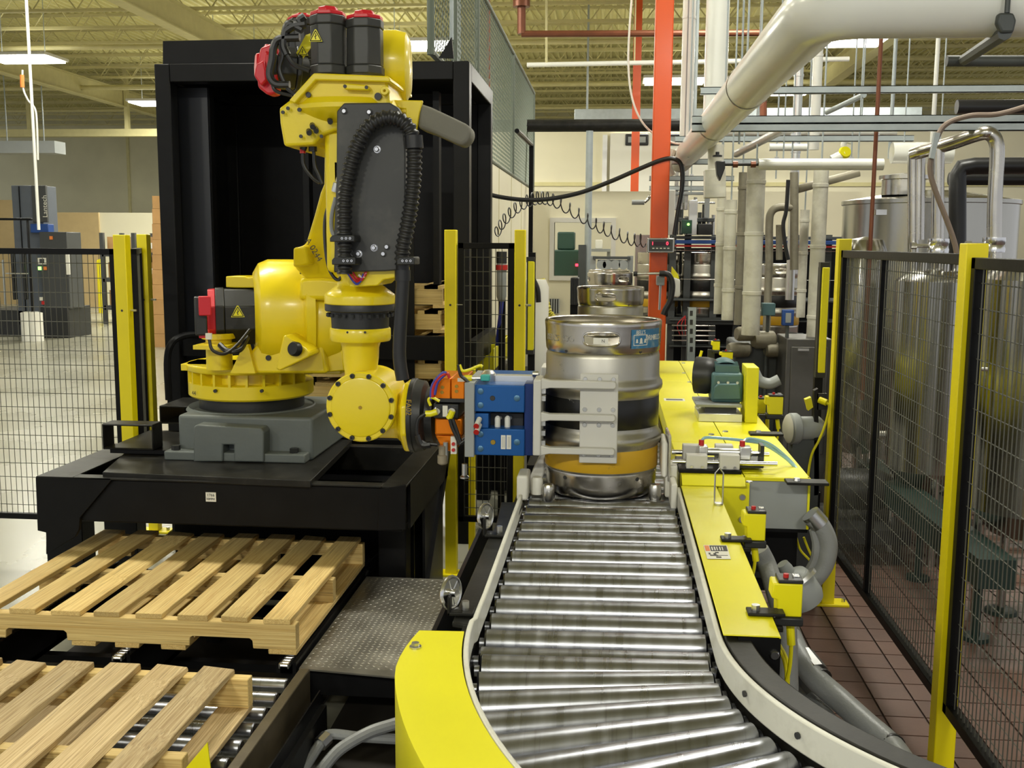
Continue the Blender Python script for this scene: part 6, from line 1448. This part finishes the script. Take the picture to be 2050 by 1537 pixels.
# kegs on the filling line
fk = None
for i, (px_, yt_, lab) in enumerate(((1318,505,'dark keg on the filling line next to the orange column'),(1408,505,'dark keg on the filling line left of the white drop pipes'),(1556,528,'keg with yellow band seen between the drop pipes'))):
    p = aY(px_,yt_,9.9 if i < 2 else 8.9); kk = copy_tree(keg1, loc=(p.x,p.y,p.z-.592), rz=1.1*i, label=lab)
    kk['group'] = 'kegs on the filling line'
    for ch in list(kk.children):
        if ch.name.split('.')[0] not in ('body','top_chime','bottom_chime','black_band','yellow_band','valve'): kill(ch)
p = aY(1556,640,8.9); ks = thing('keg_stand', 'grey steel stand under the keg between the drop pipes', 'stand', (p.x,8.9,0)); a = aY(1556,528,8.9); MB().bx(p.x-.25,p.x+.25,8.7,9.1,a.z-.592-.06,a.z-.592).bx(p.x-.25,p.x-.2,8.7,8.75,0,a.z-.64).bx(p.x+.2,p.x+.25,8.7,8.75,0,a.z-.64).bx(p.x-.25,p.x+.25,9.05,9.1,0,a.z-.64).build('stand_frame', GM2, ks)
zs_ = aY(1358,505,9.9).z-.592; a = aY(1340,600,9.9); b = aY(1432,600,9.9)
MB().bx(a.x-.1,b.x+.2,9.65,10.15,zs_-.06,zs_).build('keg_shelf', GM2, fm)
# slotted upright and red wires
su = thing('slotted_upright', 'galvanised slotted upright bar beside the hood end', 'bar', aY(1383,715,7.2))
a, b = aY(1377,615,7.2), aY(1391,718,7.2); MB().bx(a.x,b.x,7.2,7.204,0,a.z).bx(a.x,a.x+.004,7.2,7.23,0,a.z).build('bar', GV, su)
for py_ in range(627,712,18): p = aY(1384,py_,7.199); MB().bx(p.x-.010,p.x+.010,7.197,7.2,p.z-.018,p.z+.018).build('slot', INK, su, bevel=.006)
rwz = thing('red_wires', 'bundle of thin red wires hanging below the filling line', 'wire', aY(1365,670,9.0))
for k in range(3): MB().tube(spline([aY(1372,632,9.58),aY(1356+k*8,650,9.56),aY(1362+k*5,672,9.56)],6),.004,6).build('wire', REDP, rwz)
# stainless cabinet, pump, boxes
cb_ = thing('stainless_cabinet', 'dark stainless cabinet behind the long white drop pipe', 'cabinet', (aY(1618,730,6.8).x,6.9,0))
a, b = aY(1575,678,6.8), aY(1662,790,6.8); MB().bx(a.x,b.x,6.8,7.2,0,a.z).build('body', mat('dull_stainless',(.14,.135,.125),.45,metal=.8,var=.2), cb_, bevel=.005)
MB().bx(a.x+.03,b.x-.03,6.79,6.8,a.z-.75,a.z-.05).build('door', MATS['dull_stainless'], cb_, bevel=.004); MB().bx(a.x+.07,b.x-.15,6.78,6.79,a.z-.075,a.z-.06).build('handle', SS, cb_)
bxx = thing('control_box', 'small blue framed gauge box on a grey stem', 'gauge', aY(1578,655,6.9)); a, b = aY(1567,620,6.9), aY(1589,652,6.9)
MB().bx(a.x,b.x,6.9,6.95,b.z,a.z).build('case', BLUE, bxx, bevel=.005); MB().bx(a.x+.02,b.x-.02,6.895,6.9,b.z+.02,a.z-.02).build('face', GM, bxx); MB().cyl(V(((a.x+b.x)/2,6.92,b.z)),V(((a.x+b.x)/2,6.92,.95)),.012,8).build('stem', GM2, bxx)
b3 = thing('control_box', 'plain grey-blue electrical box left of the gauge box', 'box', aY(1542,632,7.1)); a, b = aY(1527,607,7.1), aY(1552,632,7.1); MB().bx(a.x,b.x,7.1,7.18,b.z,a.z).build('case', TL, b3, bevel=.005); MB().cyl(V(((a.x+b.x)/2,7.14,b.z)),V(((a.x+b.x)/2,7.14,.0)),.012,8).build('stem', GM2, b3)
pm = thing('pump_motor', 'off-white pump motor on the floor right of the hood', 'motor', (aY(1600,860,5.1).x,5.1,0))
c = aY(1578,858,5.0); MB().lathe([(0,0),(.062,0),(.075,.01),(.075,.04),(.068,.05),(.058,.055),(.058,.15),(.04,.17),(0,.17)], c, 32, d=(1,.2,0)).build('motor_barrel', GM, pm); MB().lathe([(0,-.012),(.05,-.012),(.07,0),(0,.0)], c, 32, d=(1,.2,0)).build('fan_cover', AL, pm)
MB().bx(c.x+.02,c.x+.15,4.98,5.08,0,c.z-.05).build('pump_frame', GM2, pm)
for px_, py_, r_ in ((1520,660,.06),(1505,690,.09),(1545,720,.07),(1480,705,.06)):
    pass
dk = thing('drive_housing', 'dark cluttered drive housing under the drop pipes', 'machine', (aY(1520,720,7.2).x,7.3,0))
a, b = aY(1470,672,7.2), aY(1570,760,7.2); MB().bx(a.x,b.x,7.2,7.7,0,a.z-.05).build('housing', GM2, dk, bevel=.02)
for px_, py_, r_ in ((1496,668,.05),(1530,680,.06),(1555,700,.05),(1480,700,.05)):
    p = aY(px_,py_,7.15); MB().lathe([(0,-.08),(r_*.8,-.08),(r_,-.06),(r_,.06),(r_*.6,.08),(0,.08)], p, 20, d=(1,.3,0)).build('pipe_end', DS, dk)
MB().tube(spline([aY(1510,745,5.6),aY(1520,762,5.6),aY(1540,768,5.6),aY(1560,760,5.6)],6),.03,12).build('pipe_bend', GM, dk)
# partition end fittings: motor and machine behind the kegs
kf = thing('keg_labeller', 'small grey machine frame at the far end of the keg line', 'machine', (0,10.9,0))
for px_ in (1187,1262): a = aY(px_,512,10.9); MB().bx(a.x-.03,a.x+.03,10.9,10.96,0,a.z).build('upright', GM, kf)
a, b = aY(1187,513,10.9), aY(1262,519,10.9); MB().bx(a.x,b.x,10.88,10.98,b.z,a.z).build('cross_bar', GM2, kf)
a, b = aY(1196,520,10.9), aY(1256,531,10.9); MB().bx(a.x,b.x,10.9,11.1,b.z,a.z).build('housing', GM, kf, bevel=.01)
for px_ in (1204,1216,1232,1248): p = aY(px_,530,10.85); MB().cyl(p,p+V((0,.1,0)),.05,12).build('wheel', GM, kf)
a, b = aY(1273,470,9.9), aY(1300,540,9.9); MB().bx(a.x,b.x,9.9,10.1,0,a.z).build('side_tower', SSB, kf)
mt_ = thing('conveyor_motor', 'dark finned motor standing left of the third keg', 'motor', aY(1150,640,8.6))
a, b = aY(1142,556,8.6), aY(1158,610,8.6); MB().bx(a.x,b.x,8.6,8.8,b.z,a.z).build('motor_body', BM, mt_, bevel=.01)
for k in range(5): x = a.x+(b.x-a.x)*(k+.5)/5; MB().bx(x-.004,x+.004,8.585,8.6,b.z,a.z).build('fin', BM, mt_)
MB().bx(a.x,b.x,8.62,8.78,0,b.z).build('motor_stand', BK, mt_)
tw = thing('column_post', 'slim grey steel post rising in front of the window', 'post', aY(1178,480,11)); a, b = aY(1173,300,11.2), aY(1187,300,11.2)
cxp = (a.x+b.x)/2; MB().cyl((cxp,11.2,0),(cxp,11.2,aY(1178,262,11.2).z),(b.x-a.x)/2,12).build('post', GV, tw); MB().bx(cxp-.10,cxp-.02,11.15,11.2,0,aY(1178,490,11.2).z).build('side_channel', GM2, tw)
gp2 = tag(MB().tube(spline([aY(1180,410,9.5),aY(1200,405,9.5),aY(1262,405,9.5)],4),.012,8).build('air_pipe', GV),'thin grey pipe stub above the window','pipe') if False else None
nz = thing('nozzle_arm', 'small grey nozzle poking left from the filling line', 'nozzle', aY(1280,405,9.4)); MB().cyl(aY(1265,405,9.4),aY(1290,405,9.4),.022,12).build('nozzle', GM, nz); MB().tube(spline([aY(1290,405,9.4),aY(1298,398,9.4),aY(1304,392,9.4),aY(1333,390,9.5)],5),.014,8).build('arm', SS, nz)
# window room contents
rmx = thing('chiller_unit', 'dark green machine seen through the cold-room window', 'machine', (aY(1150,530,15.5).x,15.6,0))
a, b = aY(1108,500,15.5), aY(1176,620,15.5); MB().bx(a.x,b.x,15.5,16.3,0,a.z).build('body', GRN, rmx, bevel=.02)
a2, b2 = aY(1116,464,15.6), aY(1150,500,15.6); MB().bx(a2.x,b2.x,15.6,16.0,b2.z,a2.z).build('upper_body', GRN, rmx, bevel=.02)
a2, b2 = aY(1158,512,15.48), aY(1164,522,15.48); MB().bx(a2.x,b2.x,15.47,15.5,b2.z,a2.z).build('yellow_plate', YS, rmx)
a2, b2 = aY(1152,528,15.48), aY(1160,533,15.48); MB().bx(a2.x,b2.x,15.47,15.5,b2.z,a2.z).build('red_readout', LED, rmx)
gbx = thing('instrument_box', 'small white box on the grey bench behind the window', 'box', aY(1198,498,15.4)); a, b = aY(1192,480,15.4), aY(1206,498,15.4); MB().bx(a.x,b.x,15.4,15.5,b.z,a.z).build('case', PAPER, gbx, bevel=.01); a, b = aY(1170,498,15.3), aY(1222,504,15.3); MB().bx(a.x,b.x,15.3,15.8,b.z,a.z).bx(a.x,a.x+.05,15.4,15.45,0,b.z).bx(b.x-.05,b.x,15.4,15.45,0,b.z).build('bench', GM, gbx)
# tube and grate at the base of the cold room wall
gr_ = thing('wall_grille', 'small dark grille low on the white end wall', 'grille', aY(1107,625,13.95)); a, b = aY(1095,598,13.95), aY(1119,627,13.95)
MB().bx(a.x,b.x,13.93,13.99,b.z,a.z).build('backing', BM, gr_)
for k in range(6): x = a.x+(b.x-a.x)*k/5; MB().bx(x-.008,x+.008,13.91,13.93,b.z,a.z).build('bar', GM, gr_)
yh = tag(MB().tube(spline([aY(x,y,10.5) for x,y in ((1082,558),(1088,590),(1096,625),(1106,650))]+[V((aY(1106,650,10.5).x+.03,10.5,.25)),V((aY(1106,650,10.5).x+.05,10.5,.05))],10),.045,12,rf=lambda i: .05 if i%2 else .042).build('yellow_hose', mat('yellow_black_hose',srgb(190,180,50),.5,dirt=(.02,.02,.02),ds=30,damt=.9)), 'yellow and black ribbed hose against the cold-room wall', 'hose')
dr_ = thing('white_drum', 'white drum edge behind the light curtain', 'drum', (aY(1066,620,7.0).x,7.0,0)); a = aY(1058,560,7.0); b = aY(1078,660,7.0)
MB().lathe([(0,0),(.09,0),(.10,.03),(.10,a.z-.05),(.08,a.z),(0,a.z)], ((a.x+b.x)/2,7.05,0), 28).build('drum_body', WHT, dr_); MB().tube(spline([aY(1068,560,6.9),aY(1076,580,6.9),aY(1078,605,6.9)],6),.018,8).build('hose', RB, dr_)
# ================================================================ background left: stretch wrapper, rack, floor items
sw = thing('stretch_wrapper', 'grey pallet stretch wrapper with tall mast and control cabinet', 'machine', (aY(80,690,17.800).x,18.100,0))
def wbx(x0,x1,y0,y1,Y,dp,nm,mt,bev=.01,zb=None):
    a, b = aY(x0,y0,Y), aY(x1,y1,Y); return MB().bx(a.x,b.x,Y,Y+dp,b.z if zb is None else zb,a.z).build(nm, mt, sw, bevel=bev)
wbx(22,95,371,600,18.000,.5,'mast',GDK,zb=.2); wbx(36,50,372,600,17.970,.03,'mast_slot',BK,zb=.3); wbx(62,95,371,445,17.960,.06,'mast_head',GDK2)
wbx(60,97,448,466,17.900,.2,'carriage',BLUE); wbx(78,141,464,618,17.800,.5,'control_cabinet',GDK2); wbx(80,140,615,680,17.800,.8,'base',BM,zb=.0)
a = aY(88,412,17.950); text('brand_lettering','Lantech',.125,(aY(90,413,17.950).x,17.945,aY(90,413,17.950).z),(0,0,1),(-1,0,0),PAPER,sw)
for px_, py_, mt in ((102,476,ORL),(79,537,LEDG),(90,537,ORL),(82,598,PAPER),(86,606,REDP)): p = aY(px_,py_,17.780); MB().bx(p.x-.025,p.x+.025,17.775,17.800,p.z-.03,p.z+.03).build('indicator', mt, sw)
a, b = aY(76,516,17.780), aY(92,529,17.780); MB().bx(a.x,b.x,17.770,17.800,b.z,a.z).build('touch_screen', PAPER, sw); a, b = aY(79,518,17.770), aY(89,527,17.770); MB().bx(a.x,b.x,17.765,17.772,b.z,a.z).build('touch_screen_glass', GDK2, sw)
wbx(130,140,505,550,17.770,.03,'white_strip',PAPER)
wbx(-40,62,436,441,17.200,.06,'guard_top_bar',BK); wbx(54,62,436,620,17.200,.06,'guard_upright',BK,zb=0); wbx(-40,60,620,676,18.000,1.0,'turntable_base',BM,zb=0)
for px_ in (20,42): wbx(px_,px_+10,505,600,17.600,.1,'film_roller',BM)
wbx(5,8,520,610,17.500,.05,'film_bar',GM); wbx(10,55,546,549,17.500,.05,'film_arm',ALM)
wr = thing('film_roll', 'two white stretch film rolls standing together on the floor', 'roll', aZ(66,680,0)); p = aZ(66,682,0)
for dx in (-.07,.07): MB().lathe([(0,0),(.12,0),(.12,aY(66,626,p.y).z),(.05,aY(66,626,p.y).z+.02),(0,aY(66,626,p.y).z+.02)], (p.x+dx,p.y,0), 20).build('roll', WHT, wr)
bk = thing('waste_bin', 'grey bin with blue item beside the stretch wrapper', 'bin', aZ(148,665,0)); p = aZ(148,668,0); h = aY(148,612,p.y).z
MB().prism([(p.x-.12,p.y-.12,0),(p.x+.12,p.y-.12,0),(p.x+.12,p.y+.12,0),(p.x-.12,p.y+.12,0)], (0,0,h)).build('bin_body', GM, bk, bevel=.01); MB().bx(p.x+.0,p.x+.10,p.y-.13,p.y-.12,.05,.25).build('blue_label', BLUE, bk); MB().bx(p.x-.14,p.x+.14,p.y-.14,p.y+.14,h,h+.03).build('bin_rim', YS, bk)
bd_ = thing('bollard', 'yellow bollard on the floor in front of the pallet rack', 'bollard', aZ(205,625,0)); p = aZ(207,626,0); MB().cyl((p.x,p.y,0),(p.x,p.y,aY(200,524,p.y).z),.11,20).build('tube', YP, bd_); MB().lathe([(0.11,0),(.10,.03),(.06,.06),(0,.07)], (p.x,p.y,aY(200,524,p.y).z), 20).build('cap', YP, bd_)
# pallet rack with cartons
rk = thing('pallet_rack', 'steel pallet rack holding cartons at the far left', 'rack', (aY(270,620,21).x,21.4,0))
rx0, rx1 = aY(208,600,21).x, aY(335,600,21).x
lev = [aY(260,y,21).z for y in (612,556,505)]
for x in (rx0, (rx0+rx1)/2, rx1): MB().bx(x-.04,x+.04,21,21.08,0,aY(260,466,21).z).bx(x-.04,x+.04,21.9,21.98,0,aY(260,466,21).z).build('upright', GDK2, rk)
for z in lev: MB().bx(rx0,rx1,21,21.06,z-.09,z).bx(rx0,rx1,21.92,21.98,z-.09,z).bx(rx0,rx1,21.06,21.92,z-.03,z-.005).build('shelf_beam', GDK2, rk)
n_ = 0
cprot = None
for li, z in enumerate(lev):
    x = rx0+.08
    k = 0
    while x < rx1-.35:
        w_ = .36; h = .32
        for s in range(1):
            if cprot is None:
                cprot = MB().bx(0,.34,0,.5,0,h).build('carton', CARD, None, org=(0,0,0)); t = cprot
                tp = MB().bx(.15,.19,-.002,.5,.1,h+.002).build('tape', TANP, cprot); 
                lbx = MB().bx(.2,.3,-.003,0,.08,.2).build('carton_label', PAPER, cprot)
                t.location = (x,21.1,z)
            else: t = copy_tree(cprot, loc=(x,21.1,z))
            ordn = ('first','second','third','fourth','fifth','sixth','seventh','eighth')[k % 8]
            tag(t, 'brown carton on the %s rack shelf, %s from the left' % (('lowest','middle','top')[li], ordn), 'carton', 'cartons on the pallet rack')
        x += w_+.02*(k % 2); k += 1
# tall pallet stack of boxes next to the black frame
STK = (392,418,448,480,510,540,570,600,630,668,706)
for k, y in enumerate(STK[:-1]):
    p = aY(318,STK[k+1],16.5); a = aY(304,y,16.5)
    t = MB().bx(a.x,a.x+.9,16.5,17.2,p.z,a.z).build('carton', CARD, bevel=.006); tag(t, 'stacked carton behind the black frame edge, %s from the top' % ('first','second','third','fourth','fifth','sixth','seventh','eighth','ninth','tenth')[k], 'carton', 'cartons stacked by the frame')
# hanging conduit and lamp pole by the wrapper
hp2 = thing('hanging_conduit', 'bright thin conduit hanging from the left lamp to the wrapper', 'conduit', aY(75,400,14.6)); a = aY(60,135,14.6); MB().cyl((a.x,14.6,aY(75,460,14.6).z),(a.x,14.6,6.4),.022,10).build('pipe', WP, hp2)
MB().tube(spline([aY(45,140,14.6),aY(46,175,14.6),aY(56,200,14.6),aY(70,218,14.6),aY(74,250,14.6),aY(76,320,14.6)],7),.014,8).build('cord', WHT, hp2); MB().cyl(aY(44,150,14.6),aY(45,175,14.6),.03,10).build('plug', ORL, hp2)
# crane beam / long duct along the far left wall
bm_ = thing('overhead_beam', 'long beige overhead beam crossing the far left hall', 'beam', aY(160,250,28)); a, b = aY(-60,262,28), aY(330,238,28); MB().bx(a.x,b.x,28,28.25,a.z-.16,a.z+.04).build('beam', JST, bm_); 
for f in (.3,.8): x = a.x+(b.x-a.x)*f; MB().bx(x-.05,x+.05,28.05,28.2,a.z,6.4).build('hanger', JST, bm_)
dl = thing('wall_heater', 'long grey unit hanging at the left edge above the wrapper', 'heater', aY(50,300,24)); a, b = aY(-40,282,24), aY(110,306,24); MB().bx(a.x,b.x,24,24.5,b.z,a.z).build('body', GM, dl); 
for f in (.3,.8): x = a.x+(b.x-a.x)*f; MB().bx(x-.01,x+.01,24.2,24.22,a.z,6.4).build('hanger', GV, dl)
# low equipment behind the right fence
gc = thing('green_conveyor', 'dark green conveyor frame low behind the right fence', 'conveyor', (1.9,4.6,0))
a = aZ(1885,1060,.42); b = aZ(1765,965,.42)
GDG = mat('dark_green_frame', srgb(18,44,38), .5)
MB().prism([(a.x,a.y-.5,.30),(a.x+.16,a.y-.5,.30),(b.x+.16,b.y+.6,.30),(b.x,b.y+.6,.30)], (0,0,.13)).build('side_frame', GDG, gc)
for f in (0,.5,1): p = V((a.x,a.y-.3,0)).lerp(V((b.x,b.y+.4,0)),f); MB().cyl((p.x+.08,p.y,0),(p.x+.08,p.y,.3),.018,10).cyl((p.x+.08,p.y,0),(p.x+.08,p.y,.02),.06,14).build('leg', GDG, gc)
fp_ = thing('floor_manifold', 'row of shiny stainless pipes low behind the right fence', 'pipe', (3.0,6.2,.2))
for y_, z_, r_ in ((5.9,.28,.03),(6.15,.38,.03),(6.5,.30,.035),(7.0,.5,.03)): MB().cyl((1.7,y_,z_),(4.4,y_,z_),r_,14).build('pipe', SS, fp_)
for x_ in (2.0,3.2,4.2): MB().bx(x_-.03,x_+.03,5.85,7.05,.0,.24).build('pipe_support', GM2, fp_)
sk = thing('pump_skid', 'dark pump and motor skid low behind the right fence', 'pump', (1.43,6.0,0))
MB().bx(1.2,1.66,5.7,6.3,.12,.2).build('skid_plate', BM, sk); MB().lathe([(0,0),(.10,0),(.12,.03),(.12,.30),(.09,.36),(0,.36)], (1.25,6.0,.36), 24, d=(1,0,0)).build('motor', BM, sk)
for x_, y_ in ((1.25,5.75),(1.6,5.75),(1.25,6.25),(1.6,6.25)): MB().cyl((x_,y_,0),(x_,y_,.12),.02,8).build('foot', BM, sk)
st_l = thing('tank_stand', 'slim steel stand with round foot behind the near right fence panel', 'stand', (aZ(2003,1225,0).x,aZ(2003,1225,0).y,0)); p = aZ(2003,1225,0)
MB().cyl((p.x,p.y,.0),(p.x,p.y,1.0),.018,12).build('pole', SS, st_l); MB().lathe([(0,0),(.08,0),(.07,.015),(.02,.03),(0,.03)], (p.x,p.y,0), 20).build('foot', GDG, st_l)
for o in bpy.data.objects:
    if o.type == 'MESH' and o.parent is None and 'label' not in o and o.get('kind') is None: print('UNTAGGED', o.name)
